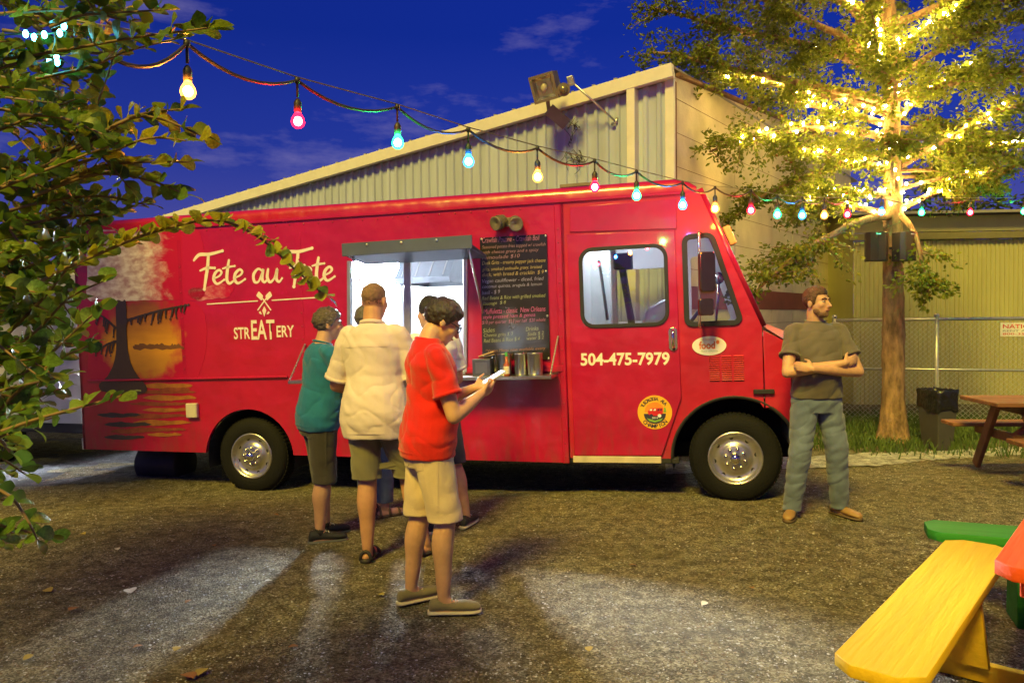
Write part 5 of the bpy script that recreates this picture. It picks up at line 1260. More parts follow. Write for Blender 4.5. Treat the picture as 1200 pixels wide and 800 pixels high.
# limbs that can be read in the photograph: (height on trunk, tip pixel, depth shift, lit)
limbs = [(3.02, (905, 260), -.6, 1, .7), (3.05, (1180, 215), -.4, 1, .7), (3.25, (955, 232), -.9, 1, .8), (3.55, (940, 160), -.3, 1, 1), (3.6, (1210, 130), -.5, 1, .8), (3.1, (1130, 330), -.8, 0, .5), (3.0, (870, 330), -1.2, 0, .8),
         (4.0, (860, 170), -.8, 1, 1), (4.15, (900, 110), .5, 1, 1), (4.2, (1160, 75), -.5, 1, 1), (4.4, (775, 55), -.4, 0, 1.3), (4.3, (815, 100), .3, 1, 1.1), (4.8, (762, 22), .4, 0, 1.2), (4.6, (980, 45), -.9, 1, 1), (4.7, (1200, 20), .3, 0, 1.2), (4.9, (830, 5), -.2, 0, 1.2), (3.75, (1185, 200), .9, 1, 1), (3.8, (850, 250), .8, 0, .9),
         (5.0, (1140, 5), -1.2, 1, 1.2), (5.2, (900, -40), -1.3, 1, 1.1), (5.4, (1260, -40), -.8, 0, 1.2), (4.5, (1260, 90), -1.4, 0, 1.1), (3.9, (1270, 215), -.4, 0, .8), (5.6, (770, -30), .6, 0, 1.0), (5.9, (1000, -120), -1.5, 1, 1), (6.2, (1150, -160), .8, 0, 1), (6.4, (860, -170), 1, 0, 1), (6.8, (1040, -230), 0, 0, 1)]
for (z, tip, dd, lit, den) in limbs:
    p0 = tpos(z); p1 = toward(*tip, dd); d = p1 - p0
    grow(p0, d + Vector((0, 0, .12 * d.length)), d.length * 1.02, .035 + .008 * d.length, .10, True, "branch", int(12 + 9.5 * d.length * den), bool(lit), int(9 + 5 * d.length), 1.0)
for k in range(16):                                        # filling limbs at all sides
    z = rt.uniform(3.3, 6.8); a = rt.uniform(0, 6.28); ln = rt.uniform(1.3, 2.6) * (1.15 - .09 * z)
    grow(tpos(z), Vector((math.cos(a), math.sin(a), .15)), max(ln, .8), .03, .12, True, "branch", 17, k % 3 == 0, 5)
def leaf_mat(name, col, t=.55, v=.3):
    m, nt, b = new_mat(name); n = nt.nodes; l = nt.links.new
    tc = n.new("ShaderNodeTexCoord"); nz = n.new("ShaderNodeTexNoise"); nz.inputs['Scale'].default_value = 9; l(tc.outputs['Object'], nz.inputs['Vector'])
    rp = n.new("ShaderNodeValToRGB"); c = Vector(col); rp.color_ramp.elements[0].position = .35; rp.color_ramp.elements[1].position = .65
    rp.color_ramp.elements[0].color = (*(c * (1 - v)), 1); rp.color_ramp.elements[1].color = (*(c * (1 + v)), 1); l(nz.outputs['Fac'], rp.inputs['Fac']); l(rp.outputs[0], b.inputs['Base Color'])
    b.inputs['Roughness'].default_value = .42; b.inputs['Specular IOR Level'].default_value = .45
    tr = n.new("ShaderNodeBsdfTranslucent"); l(rp.outputs[0], tr.inputs['Color']); mx = n.new("ShaderNodeMixShader"); mx.inputs[0].default_value = t
    l(b.outputs[0], mx.inputs[1]); l(tr.outputs[0], mx.inputs[2]); l(mx.outputs[0], n["Material Output"].inputs['Surface']); MATS[name] = m; return m
LM = [leaf_mat("oak_leaf_mid", (.165, .205, .022)), leaf_mat("oak_leaf_light", (.21, .24, .028)), leaf_mat("oak_leaf_dark", (.075, .11, .018)), leaf_mat("oak_leaf_brown", (.22, .075, .02))]
me = bpy.data.meshes.new("crown"); me.from_pydata(leafV, [], leafF)
for q in LM: me.materials.append(q)
me.polygons.foreach_set("material_index", leafM); me.update()
cr = adopt(link("crown", me), lt); cr["kind"] = "stuff"
print("oak leaves", len(leafV) // 6)

# tiny warm lights: spiral round the trunk and along lit limbs
for k in range(24):
    z = 2.72 + k * .14; a = k * 1.35; fairy.append(tpos(z) + Vector((math.cos(a), math.sin(a), 0)) * (trad(z) + .02))
rt.shuffle(fairy); fairy = sorted(fairy[:290], key=lambda p: p.z)
fr_ = empty("fairy_lights", tpos(2.7), "tiny warm yellow lights wound round the tree trunk and branches", "fairy lights")
mb = MB(); mb.ball((0, 0, 0), 0.0155, .0155, .019, 8, 6); fme = mb.mesh("fairy_bulb"); fme.materials.append(emit("glow_fairy", (1.0, .66, .16), 400.0)); fme.polygons.foreach_set("use_smooth", [True] * len(fme.polygons))
for p in fairy:
    o = link("bulb", fme); o.matrix_basis = Matrix.Translation(p); adopt(o, fr_)
mb = MB(); mb.tube([tpos(2.7 + k * .03) + Vector((math.cos(k * .78), math.sin(k * .78), 0)) * (trad(2.7 + k * .03) + .008) for k in range(110)], .004, 4); adopt(mb.build("wire", mat("green_wire", (.03, .07, .03), .6), sm=True), fr_)

# two loudspeakers strapped to the trunk
def speaker(px, ang, lab):
    c = at_y(px, 289, TD - .26); c2 = empty("loudspeaker", c, lab, "loudspeaker", "loudspeakers on the tree"); c2.rotation_euler = (0, 0, R(ang)); c2.matrix_basis = Matrix.Translation(c) @ Matrix.Rotation(R(ang), 4, 'Z')
    hw_, hh_ = .13, .185
    prof = [(-hw_, .10), (-hw_, -.02), (-hw_ * .7, -.075), (0, -.095), (hw_ * .7, -.075), (hw_, -.02), (hw_, .10)]
    n_ = len(prof); mb = MB(); mb.add([(x, y, -hh_) for (x, y) in prof] + [(x, y, hh_) for (x, y) in prof], [tuple(range(n_)), tuple(range(n_, 2 * n_))[::-1]] + [(i, (i + 1) % n_, n_ + (i + 1) % n_, n_ + i) for i in range(n_)])
    mb.build("cabinet", mat("speaker_case", (.035, .022, .018), .55), c2, bevel=.008, seg=2)
    g_ = [(-hw_ * .93, -.024), (-hw_ * .66, -.079), (0, -.0985), (hw_ * .66, -.079), (hw_ * .93, -.024)]
    mb = MB(); n_ = len(g_); mb.add([(x, y - .003, -hh_ * .93) for (x, y) in g_] + [(x, y - .003, hh_ * .93) for (x, y) in g_], [(i, i + 1, n_ + i + 1, n_ + i) for i in range(n_ - 1)]); mb.build("grille", mat("speaker_grille", (.055, .028, .022), .7, bump=.6, bscale=300), c2, fix=False)
    mb = MB(); mb.box((-.03, -.103, hh_ * .78), (.03, -.101, hh_ * .86)); mb.build("nameplate", m_alu, c2)
    mb = MB(); mb.beam((0, .08, 0), (0, .26, 0), .05, .03); mb.build("bracket", m_blk, c2)
speaker(1027.5, -14, "brown loudspeaker on the trunk side towards the red truck")
speaker(1061.5, 22, "brown loudspeaker on the trunk side towards the bin")
# ================================================================== NEAR SHRUB TREE at the left edge
rs = random.Random(33)
sb_ = Vector((-2.35, 2.2, 0))
shrub = empty("crape_myrtle", sb_, "leafy shrub tree with oval green leaves reaching over the truck's tail", "tree")
m_twig = mat("twig_bark", (.20, .12, .06), .7, var=.3, scale=20); m_sbark = mat("smooth_bark", (.24, .17, .11), .7, var=.3, scale=5, bump=.3)
LS = [leaf_mat("myrtle_leaf", (.095, .165, .016), .45, .25), leaf_mat("myrtle_leaf_light", (.17, .22, .02), .5, .25), leaf_mat("myrtle_leaf_dark", (.045, .085, .012), .35, .25), leaf_mat("myrtle_leaf_young", (.34, .31, .02), .5, .25)]
def leaf_shape(w=.5):
    """Oval leaf, unit long, folded along the midrib and arched."""
    st = [(0, 0), (.14, .20), (.38, .46), (.62, .50), (.84, .32), (1.0, 0.0)]
    V = []; F = []
    for (t, h) in st: V.append((t, 0, .10 * math.sin(math.pi * t) - .02))
    for (t, h) in st[1:-1]: V.append((t, h * w, .10 * math.sin(math.pi * t) + .06 * h))
    for (t, h) in st[1:-1]: V.append((t, -h * w, .10 * math.sin(math.pi * t) + .06 * h))
    L_, Rr = 6, 10
    F += [(0, 1, L_), (0, Rr, 1)]
    for i in range(3): F += [(1 + i, 2 + i, L_ + 1 + i, L_ + i), (1 + i, Rr + i, Rr + 1 + i, 2 + i)]
    F += [(4, 5, L_ + 3), (4, Rr + 3, 5)]
    return V, F
LV, LF = leaf_shape(.80); LVn = np.array(LV)
leaf_list = []                                             # (matrix, material)
limb_pts = []
def bez(p0, p1, p2, n=10): return [p0 * (1 - t) ** 2 + p1 * 2 * t * (1 - t) + p2 * t * t for t in [k / n for k in range(n + 1)]]
for (k, tgt, r0) in ((0, at(-60, 300, 3.0), .035), (1, at(-40, 60, 2.9), .04), (2, at(-30, 470, 2.7), .03), (3, Vector((-3.6, 1.4, 3.6)), .05), (4, Vector((-3.4, 2.0, 4.2)), .05), (5, Vector((-4.1, 2.6, 3.8)), .045)):
    pts = bez(sb_ + Vector((rs.uniform(-.15, .15), rs.uniform(-.15, .15), 0)), sb_ + Vector((rs.uniform(-.2, .2), rs.uniform(-.2, .2), tgt.z * .7)), tgt, 12)
    mb = MB(); mb.tube(pts, [r0 * (1.25 - .9 * i / 12) for i in range(13)], 9); adopt(mb.build("trunk", m_sbark, None, True), shrub); limb_pts.append(pts)
def put_leaf(p, d, up, L_, mi):
    d = d.normalized(); s = up.cross(d)
    if s.length < .05: s = Vector((1, 0, 0)).cross(d)
    s.normalize(); n_ = d.cross(s)
    M_ = Matrix(((d.x * L_, s.x * L_, n_.x * L_, p.x), (d.y * L_, s.y * L_, n_.y * L_, p.y), (d.z * L_, s.z * L_, n_.z * L_, p.z), (0, 0, 0, 1)))
    leaf_list.append((M_, mi, L_))
def twig(pts, r0=.004, gap=.028, lsz=(.034, .052), light=.35, start=.12):
    P = catmull(pts, 5); mb = MB(); n_ = len(P); mb.tube(P, [r0 * (1 - .75 * i / n_) + .0008 for i in range(n_)], 5, False)
    ln = sum((P[i + 1] - P[i]).length for i in range(n_ - 1)); acc = 0; nxt = ln * start; side = 1
    for i in range(n_ - 1):
        seg = (P[i + 1] - P[i]); sl_ = seg.length
        while nxt <= acc + sl_:
            b = P[i].lerp(P[i + 1], (nxt - acc) / max(sl_, 1e-6)); d = seg.normalized()
            sd = d.cross(UZ + Vector((rs.uniform(-.3, .3), rs.uniform(-.3, .3), 0)))
            if sd.length < .1: sd = Vector((1, 0, 0))
            sd.normalize()
            for s in (side, -side):
                if rs.random() < .12: continue
                ld = (sd * s * .8 + d * rs.uniform(.35, .8) + Vector((rs.uniform(-.3, .3), rs.uniform(-.3, .3), rs.uniform(-.15, .5))))
                z = rs.random(); put_leaf(b + sd * s * .004, ld, Vector((rs.uniform(-.9, .5), rs.uniform(-1.5, .1), rs.uniform(-.1, 1))), rs.uniform(*lsz), (3 if (light >= .8 and rs.random() < light - .25) else 1) if z < light else (2 if z > .82 else 0))
            nxt += gap * rs.uniform(.7, 1.25); side = -side
        acc += sl_
    d = (P[-1] - P[-2]); put_leaf(P[-1], d, UZ, rs.uniform(*lsz), 1)
    return mb
tw_all = MB()
def add_twig(px_pts, dep, **k):
    pts = [at(x, y, dep + (dz if len(q) > 2 else 0)) for q in px_pts for (x, y, dz) in [(q[0], q[1], q[2] if len(q) > 2 else 0)]]
    t = twig(pts, **k); tw_all.add(t.v, t.f)
# readable sprays, traced as pixel routes at their distance
sprays = [([(20, 345), (70, 318), (110, 300), (180, 272), (250, 258), (300, 276), (345, 315), (380, 346)], 2.45, dict(light=1.0, gap=.0145, lsz=(.034, .046))),
 ([(-40, 520), (40, 492), (90, 478), (142, 464)], 2.3, dict(light=.7, gap=.03)), ([(-30, 560), (10, 580), (30, 605), (44, 632)], 2.4, dict(light=.3)), ([(-40, 600), (0, 615), (30, 622), (55, 628)], 2.5, {}),
 ([(-30, 75), (80, 58), (160, 44), (245, 33)], 2.45, dict(light=.3, lsz=(.045, .062))), ([(-30, 20), (60, 12), (130, 15), (188, 12)], 2.6, {}), ([(30, 95), (100, 80), (150, 60), (205, 46)], 2.6, dict(light=.25)),
 ([(20, 190), (80, 170), (110, 130), (138, 52)], 2.7, dict(light=.5)), ([(60, 190), (110, 160), (160, 135), (215, 128)], 2.55, dict(light=.8)), ([(90, 175), (150, 140), (190, 140), (238, 160)], 2.5, dict(light=.8)),
 ([(70, 200), (130, 178), (175, 162), (218, 165)], 2.45, dict(light=.9)), ([(60, 220), (120, 195), (170, 190), (222, 190)], 2.5, dict(light=.9)), ([(40, 230), (110, 205), (170, 210), (218, 228)], 2.5, dict(light=.6)),
 ([(0, 250), (60, 235), (120, 230), (170, 240)], 2.6, dict(light=.5)), ([(10, 270), (70, 255), (130, 250), (180, 232)], 2.7, {}), ([(0, 310), (60, 285), (100, 262), (140, 250)], 2.75, {}), ([(0, 400), (50, 350), (90, 300), (105, 280)], 2.6, dict(light=.4)),
 ([(0, 330), (60, 300), (100, 290), (140, 285)], 2.6, dict(light=.5)), ([(-20, 460), (40, 430), (80, 395), (118, 360)], 2.5, dict(light=.4)), ([(-20, 430), (40, 390), (80, 350), (120, 330)], 2.55, dict(light=.4)), ([(-20, 500), (30, 450), (70, 420), (105, 405)], 2.5, {})]
for (pp, dep, kw) in sprays: add_twig(pp, dep, **kw)
def xb(y):
    t_ = [(-60, 120), (0, 165), (40, 150), (80, 110), (125, 150), (180, 165), (230, 160), (270, 115), (300, 95), (360, 98), (420, 80), (470, 75), (520, 48), (570, 28), (625, 18), (660, 0)]
    for i in range(len(t_) - 1):
        if t_[i][0] <= y <= t_[i + 1][0]: k = (y - t_[i][0]) / (t_[i + 1][0] - t_[i][0]); return t_[i][1] * (1 - k) + t_[i + 1][1] * k
    return 0
for k in range(185):
    y = rs.uniform(-40, 640); xm = xb(y); x = rs.uniform(-60, xm) if rs.random() < .6 else xm - abs(rs.gauss(0, 30))
    dep = rs.uniform(2.35, 3.5); a = R(rs.uniform(-50, 25)); ln = rs.uniform(90, 170) * 2.6 / dep
    x0, y0 = x - ln * math.cos(a), y - ln * math.sin(a) * -1
    add_twig([(x0, y0), ((x0 + x) / 2, (y0 + y) / 2 - rs.uniform(0, 18)), (x, y, rs.uniform(-.15, .15))], dep, gap=.032, light=.22)
tw_o = adopt(tw_all.build("twigs", m_twig, None, True, fix=False), shrub); tw_o["kind"] = "stuff"
def show(M_, L_):
    p = M_.translation; v = p - CAM; dpt = v.dot(_F)
    if dpt < .2: return 0
    x = 600 + FPX * v.dot(_Rt) / dpt; y = 400 - FPX * v.dot(_Up) / dpt
    return L_ / dpt if (5 < x < 1195 and 5 < y < 795) else 0
# crown added above the frame, out of view, to shade the ground at left
for k in range(230):
    c = Vector((rs.gauss(-3.8, .6), rs.gauss(1.7, .9), rs.uniform(3.1, 4.9)))
    for q in range(16):
        p = c + Vector((rs.gauss(0, .16), rs.gauss(0, .16), rs.gauss(0, .12)))
        if show(Matrix.Translation(p), 1.0): continue
        put_leaf(p, Vector((rs.uniform(-1, 1), rs.uniform(-1, 1), rs.uniform(-.6, .4))), UZ + Vector((rs.uniform(-.6, .6), rs.uniform(-.6, .6), 0)), rs.uniform(.06, .10), rs.choice((0, 0, 1, 2)))
# the 300 leaves that show largest become single parts
order = sorted(range(len(leaf_list)), key=lambda i: -show(leaf_list[i][0], leaf_list[i][2]))
lme = []
for q in LS:
    me = bpy.data.meshes.new("leaf"); me.from_pydata(LV, [], LF); me.materials.append(q); me.polygons.foreach_set("use_smooth", [True] * len(LF)); me.update(); lme.append(me)
shi = shrub.matrix_basis.inverted()
for i in order[:295]:
    M_, mi, _ = leaf_list[i]; o = link("leaf", lme[mi], None, shrub); o.matrix_basis = shi @ M_
rest = order[295:]; nV = len(LV)
AV = np.zeros((len(rest) * nV, 3)); AF = []; AM = []
for j, i in enumerate(rest):
    M_, mi, _ = leaf_list[i]; m3 = np.array(M_)[:3]; AV[j * nV:(j + 1) * nV] = LVn @ m3[:, :3].T + m3[:, 3]
    AF += [tuple(a + j * nV for a in f) for f in LF]; AM += [mi] * len(LF)
me = bpy.data.meshes.new("foliage"); me.from_pydata(AV.tolist(), [], AF)
for q in LS: me.materials.append(q)
me.polygons.foreach_set("material_index", AM); me.polygons.foreach_set("use_smooth", [True] * len(AF)); me.update()
fo = adopt(link("foliage", me), shrub); fo["kind"] = "stuff"
# strand of small cyan lights caught in the shrub
cy = empty("cyan_light_strand", at(40, 45, 2.75), "strand of small cyan lights tangled in the shrub leaves", "light strand")
cpt = [at(x, y, 2.62) for (x, y) in ((-10, 42), (25, 40), (55, 40), (78, 38), (64, 62), (70, 72), (48, 74))]
mb = MB(); mb.tube(catmull(cpt, 4), .002, 4); adopt(mb.build("wire", MATS["green_wire"]), cy)
mb = MB(); mb.ball((0, 0, 0), .006, .006, .009, 8, 6); cme = mb.mesh("cyan_bulb"); cme.materials.append(emit("glow_cyan", (.10, .75, 1.0), 40.0))
for (x, y) in ((30, 40), (52, 41), (70, 39), (66, 66), (58, 72), (67, 73), (75, 31), (40, 44)):
    o = link("bulb", cme); o.matrix_basis = Matrix.Translation(at(x, y, 2.6)); adopt(o, cy)

# ================================================================== DARK TREES beyond the shed
def far_tree(px, dep, h, rad, lab, seed, cols, n=2600, zc_=.62):
    rr = random.Random(seed); b = at(px, 372, dep); b.z = -.15
    t = empty("background_tree", b, lab, "tree", "trees beyond the shed")
    mb = MB(); mb.tube([b, b + UZ * h * .35 + Vector((.1, 0, 0)), b + UZ * h * .75], [.16, .12, .05], 9); adopt(mb.build("trunk", m_bark, None, True), t)
    V = []; F = []; M = []; st = (V, F, M)
    cl = [(Vector((rr.gauss(0, rad * .5), rr.gauss(0, rad * .4), h * zc_ + rr.gauss(0, h * .16))), rr.uniform(.35, .8)) for k in range(26)]
    for (c, r_) in cl:
        for k in range(n // 26):
            d = Vector((rr.gauss(0, 1), rr.gauss(0, 1), rr.gauss(0, .8))).normalized(); p = b + c + d * r_ * rr.uniform(.6, 1.05)
            leaf(p, d + Vector((0, 0, -.4)), rr.uniform(.10, .17), rr.uniform(.03, .05), rr.randint(0, len(cols) - 1), st)
    me = bpy.data.meshes.new("crown"); me.from_pydata(V, [], F)
    for q in cols: me.materials.append(q)
    me.polygons.foreach_set("material_index", M); me.update(); c = adopt(link("crown", me), t); c["kind"] = "stuff"
DK = [LM[2], leaf_mat("dark_leaf", (.03, .05, .012))]
far_tree(1115, 28, 5.6, 2.2, "dark bushy tree rising over the olive shed roof behind the lit trunk", 3, DK)
far_tree(1200, 26, 5.9, 2.2, "dark bushy tree over the olive shed beside the fence sign", 8, DK)

# tree added at the left edge of the lot to shade the truck's tail
def added_tree(b, h, rad, lab, seed, n=16000):
    rr = random.Random(seed); t = empty("added_shade_tree", b, lab, "tree")
    mb = MB(); mb.tube([b - UZ * .1, b + UZ * h * .3, b + UZ * h * .55 + Vector((.15, .1, 0)), b + UZ * h * .85], [.19, .15, .11, .04], 12); adopt(mb.build("trunk", m_sbark, None, True), t)
    V = []; F = []; M = []; st = (V, F, M)
    for k in range(9):
        a = k * .7 + rr.random(); e = b + UZ * h * rr.uniform(.5, .9) + Vector((math.cos(a), math.sin(a), .1)) * rad * .8; mb = MB(); mb.tube(bez(b + UZ * h * rr.uniform(.35, .6), b + UZ * h * .6, e), [.05 - .004 * i for i in range(11)], 7); adopt(mb.build("branch", m_sbark, None, True), t)
    for k in range(60):
        d = Vector((rr.gauss(0, 1), rr.gauss(0, 1), rr.gauss(0, .8))).normalized(); c = b + UZ * h * .72 + Vector((d.x * rad * rr.uniform(.2, .85), d.y * rad * rr.uniform(.2, .85), d.z * h * .2))
        for q in range(n // 60):
            dd = Vector((rr.gauss(0, 1), rr.gauss(0, 1), rr.gauss(0, .8))).normalized(); leaf(c + dd * rr.uniform(.1, .55), dd + Vector((0, 0, -.3)), rr.uniform(.08, .13), rr.uniform(.025, .04), rr.randint(0, 2), st)
    me = bpy.data.meshes.new("crown"); me.from_pydata(V, [], F)
    for q in LS: me.materials.append(q)
    me.polygons.foreach_set("material_index", M); me.update(); c = adopt(link("crown", me), t); c["kind"] = "stuff"
added_tree(Vector((-6.4, 5.6, -.05)), 6.8, 2.3, "taller dark tree added behind the leafy shrub to shade the truck tail", 12)

# fallen leaves and scraps on the gravel
lit_c = [mat("dry_leaf", (.32, .15, .05), .8, var=.3, scale=30), mat("pale_scrap", (.62, .58, .50), .8), mat("yellow_leaf", (.38, .28, .06), .8, var=.3, scale=30)]
lmx = []
for q in lit_c:
    me = bpy.data.meshes.new("fallen_leaf"); me.from_pydata([(a, b, c * 1.0 + .02) for (a, b, c) in LV], [], LF); me.materials.append(q); me.update(); lmx.append(me)
spots = [(92, 714, 0, .07), (80, 692, 1, .045), (152, 692, 1, .09), (137, 644, 1, .05), (52, 693, 2, .07), (225, 705, 0, .05), (213, 793, 0, .09), (232, 795, 2, .07), (320, 683, 1, .05), (210, 760, 2, .05), (155, 762, 0, .05), (450, 700, 2, .05), (320, 604, 0, .05), (350, 760, 0, .05), (40, 770, 2, .05), (250, 640, 0, .04), (737, 664, 0, .05), (822, 712, 1, .05), (180, 610, 1, .04), (100, 628, 2, .05), (690, 760, 2, .05), (880, 690, 0, .04)]
for i, (x, y, c, sz_) in enumerate(spots):
    o = link("fallen_leaf", lmx[c]); p = gp(x, y); a = rs.uniform(0, 6.28)
    o.location = p + UZ * .014; o.rotation_euler = (rs.uniform(-.2, .2), rs.uniform(-.2, .2), a); o.scale = (sz_,) * 3
    tag(o, ("dry brown leaf fallen on the gravel", "pale paper-like scrap lying on the gravel", "dry yellow leaf fallen on the gravel")[c], ("leaf", "scrap", "leaf")[c], ("dry brown leaves on the gravel", "pale scraps on the gravel", "dry yellow leaves on the gravel")[c])
# ================================================================== RUBBISH BIN by the tree
bp_ = gp(1098, 526)
bin_ = empty("rubbish_bin", bp_, "tall grey rubbish bin with a black bag folded over its rim", "bin")
m_bin = mat("bin_plastic", (.055, .052, .05), .6, var=.1); m_bag = mat("bin_bag", (.012, .012, .013), .3, bump=.8, bscale=18)
def frus(mb, w0, d0, w1, d1, z0, z1):
    mb.add([(-w0, -d0, z0), (w0, -d0, z0), (w0, d0, z0), (-w0, d0, z0), (-w1, -d1, z1), (w1, -d1, z1), (w1, d1, z1), (-w1, d1, z1)], [(0, 3, 2, 1), (4, 5, 6, 7), (0, 1, 5, 4), (1, 2, 6, 5), (2, 3, 7, 6), (3, 0, 4, 7)])
mb = MB(); frus(mb, .10, .15, .135, .20, 0, .60); mb.build("body", m_bin, bin_, bevel=.015, seg=2)
mb = MB(); n_ = 40; V = []; F = []
zz = [(.50, 1.02), (.54, 1.06), (.60, 1.04), (.68, 1.05), (.745, 1.10), (.76, 1.04), (.745, .96), (.62, .90)]
rb = random.Random(2)
for (z, s) in zz:
    for k in range(n_):
        a = 2 * math.pi * k / n_; c_, s_ = math.cos(a), math.sin(a); q = max(abs(c_), abs(s_)) ** .75
        V.append((.142 * s * c_ / q + rb.uniform(-.006, .006), .208 * s * s_ / q + rb.uniform(-.006, .006), z + rb.uniform(-.012, .012) + (.03 * math.sin(a * 3) if z < .56 else 0)))
for i in range(len(zz) - 1):
    for k in range(n_): F.append((i * n_ + k, i * n_ + (k + 1) % n_, (i + 1) * n_ + (k + 1) % n_, (i + 1) * n_ + k))
mb.add(V, F); mb.build("bag", m_bag, bin_, True, fix=False)
bin_.rotation_euler = (0, 0, R(8)); bin_.matrix_basis = Matrix.Translation(bp_) @ Matrix.Rotation(R(8), 4, 'Z')

# ================================================================== BROWN PICNIC TABLE by the fence
m_brn = mat("stained_wood", (.22, .095, .040), .6, var=.3, scale=5, bump=.25, bscale=24, stretch=(.15, 1, 1))
bpt = gp(1272, 560); PH = .74
ptb = empty("picnic_table", bpt, "brown stained wooden picnic table with splayed legs beside the bin", "picnic table")
PM = Matrix.Translation(bpt) @ Matrix.Rotation(R(-6), 4, 'Z'); ptb.matrix_basis = PM
sc_z = 1.0
def pbeam(name, a, b, w, h, m, root, up=UZ, bev=.006): mb = MB(); mb.beam(a, b, w, h, up); return mb.build(name, m, root, bevel=bev)
L2 = .98
for k in range(5): pbeam("top_plank", (-L2, -.30 + .15 * k, PH), (L2, -.30 + .15 * k, PH), .142, .04, m_brn, ptb)
for s in (-1, 1):
    for k in range(2): pbeam("seat_plank", (-L2 - .0, s * (.58 + .145 * k), .44), (L2, s * (.58 + .145 * k), .44), .138, .04, m_brn, ptb)
for x in (-.68, .68):
    pbeam("top_bearer", (x, -.34, PH - .06), (x, .34, PH - .06), .045, .09, m_brn, ptb)
    pbeam("seat_bearer", (x + .047, -.76, .375), (x + .047, .76, .375), .045, .09, m_brn, ptb)
    for s in (-1, 1): pbeam("leg", (x, s * .24, PH - .03), (x, s * .66, .0), .045, .11, m_brn, ptb, Vector((1, 0, 0)).cross(Vector((0, s * .42, -PH))))
    pbeam("brace", (x - .02 * x, 0, .38), (x * .35, 0, PH - .04), .08, .045, m_brn, ptb)

# ================================================================== PAINTED PICNIC TABLE in the foreground
m_yel = mat("yellow_paint", (.68, .43, .012), .62, var=.12, scale=2.5, bump=.22, bscale=30, spec=.3)
m_grn = mat("green_paint", (.030, .22, .030), .62, var=.14, scale=2.5, bump=.22, bscale=30, spec=.3)
m_org = mat("orange_paint", (.72, .085, .010), .62, var=.14, scale=2.5, bump=.22, bscale=30, spec=.3)
SEAT = .46
def grain(m, ang):
    mp = [q for q in m.node_tree.nodes if q.type == 'MAPPING'][0]; mp.vector_type = 'TEXTURE'; mp.inputs['Rotation'].default_value = (0, 0, ang); mp.inputs['Scale'].default_value = (14, 1, 1)
    for q in m.node_tree.nodes:
        if q.type == 'TEX_NOISE': q.inputs['Scale'].default_value = 16 if q.inputs['Scale'].default_value < 10 else 60
def hz(px, py, z):
    d = ray(px, py); return CAM + d * ((z - CAM.z) / d.z)
# yellow bench corners on the seat plane
y1 = hz(963, 768, SEAT); y2 = hz(1113, 634, SEAT); y3 = hz(1182, 636, SEAT); y4 = hz(1090, 806, SEAT)
ax = ((y2 - y1).normalized() + (y3 - y4).normalized()).normalized(); ay = Vector((-ax.y, ax.x, 0))
grain(m_yel, math.atan2(ax.y, ax.x)); grain(m_org, math.atan2(ax.y, ax.x)); wY = abs((y4 - y1).dot(ay)); wY = .5 * (wY + abs((y3 - y2).dot(ay)))
cen0 = (y1 + y4) / 2; cen1 = (y2 + y3) / 2; LY = (cen1 - cen0).dot(ax)
painted = empty("picnic_table", Vector((cen0.x, cen0.y, 0)), "square picnic table painted orange with yellow and green benches", "picnic table")
def bench(name, c, d, ln, w, z, th, m, ch=.07):
    s = Vector((-d.y, d.x, 0)); fr_ = frame((c.x, c.y, z - th / 2), d, s)
    out = [(ch * .9, -w / 2), (ln - ch * .9, -w / 2), (ln, -w / 2 + ch), (ln, w / 2 - ch), (ln - ch * .9, w / 2), (ch * .9, w / 2), (0, w / 2 - ch), (0, -w / 2 + ch)]
    return adopt(plate(name, out, [], th, fr_, m, None, .0025), painted)
bench("yellow_bench_seat", Vector((cen0.x, cen0.y, 0)), ax, LY, wY, SEAT, .042, m_yel)
side = -ay if (hz(1200, 690, SEAT) - cen0).dot(-ay) > 0 else ay       # towards the table
# supports: board legs on the inner edge and foot rails running to the table
for t_ in (.14, .66):
    b0 = Vector((cen0.x, cen0.y, 0)) + ax * (LY * t_)
    s0_ = -.02; fr_ = frame((b0.x, b0.y, 0), side, UZ)
    out = [(-wY * .16, .075), (wY * .42, .075), (wY * .30, SEAT - .052), (-wY * .30, SEAT - .052)]
    adopt(plate("bench_leg", [(-wY * .10, .085), (wY * .50, .085), (wY * .36, SEAT - .052), (-wY * .34, SEAT - .052)], [], .045, fr_, m_yel, None, .004), painted)
    fr2 = frame((b0.x + ax.x * .05, b0.y + ax.y * .05, 0), side, UZ)
    adopt(plate("foot_rail", [(-wY * .34, .004), (1.45, .004), (1.45, .085), (wY * .1, .085), (-wY * .34, .05)], [], .045, fr2, m_yel, None, .004), painted)
    0 and adopt(plate("bench_gusset", [(wY * .30, SEAT - .20), (wY * .30, SEAT - .06), (.62, SEAT - .06), (.62, SEAT - .14)], [], .04, frame((b0.x + ax.x * .10, b0.y + ax.y * .10, 0), side, UZ), m_yel, None, .004), painted)
# orange top: corner seen at the right edge
TOPZ = .76
o1 = hz(1164, 657, TOPZ); o2 = hz(1206, 612, TOPZ)
od = (o2 - o1).normalized(); TL = 1.25
oc = o1 - ax * .035
def top_board(k, w=.30, gap=.008):
    off = side * (k * (w + gap) + w / 2); c = oc + off; bench_ = None
    s = Vector((-ax.y, ax.x, 0)); fr_ = frame((c.x, c.y, TOPZ - .025), ax, s); ch = .06
    sg_ = 1 if side.dot(s) > 0 else -1
    out = [(ch if k == 0 else 0, -w / 2 * sg_), (TL - (ch if k == 0 else 0), -w / 2 * sg_), (TL, -w / 2 * sg_ + sg_ * (ch if k == 0 else 0)), (TL, w / 2 * sg_), (0, w / 2 * sg_), (0, -w / 2 * sg_ + sg_ * (ch if k == 0 else 0))]
    if sg_ < 0: out = out[::-1]
    adopt(plate("top_board", out, [], .05, fr_, m_org, None, .004), painted)
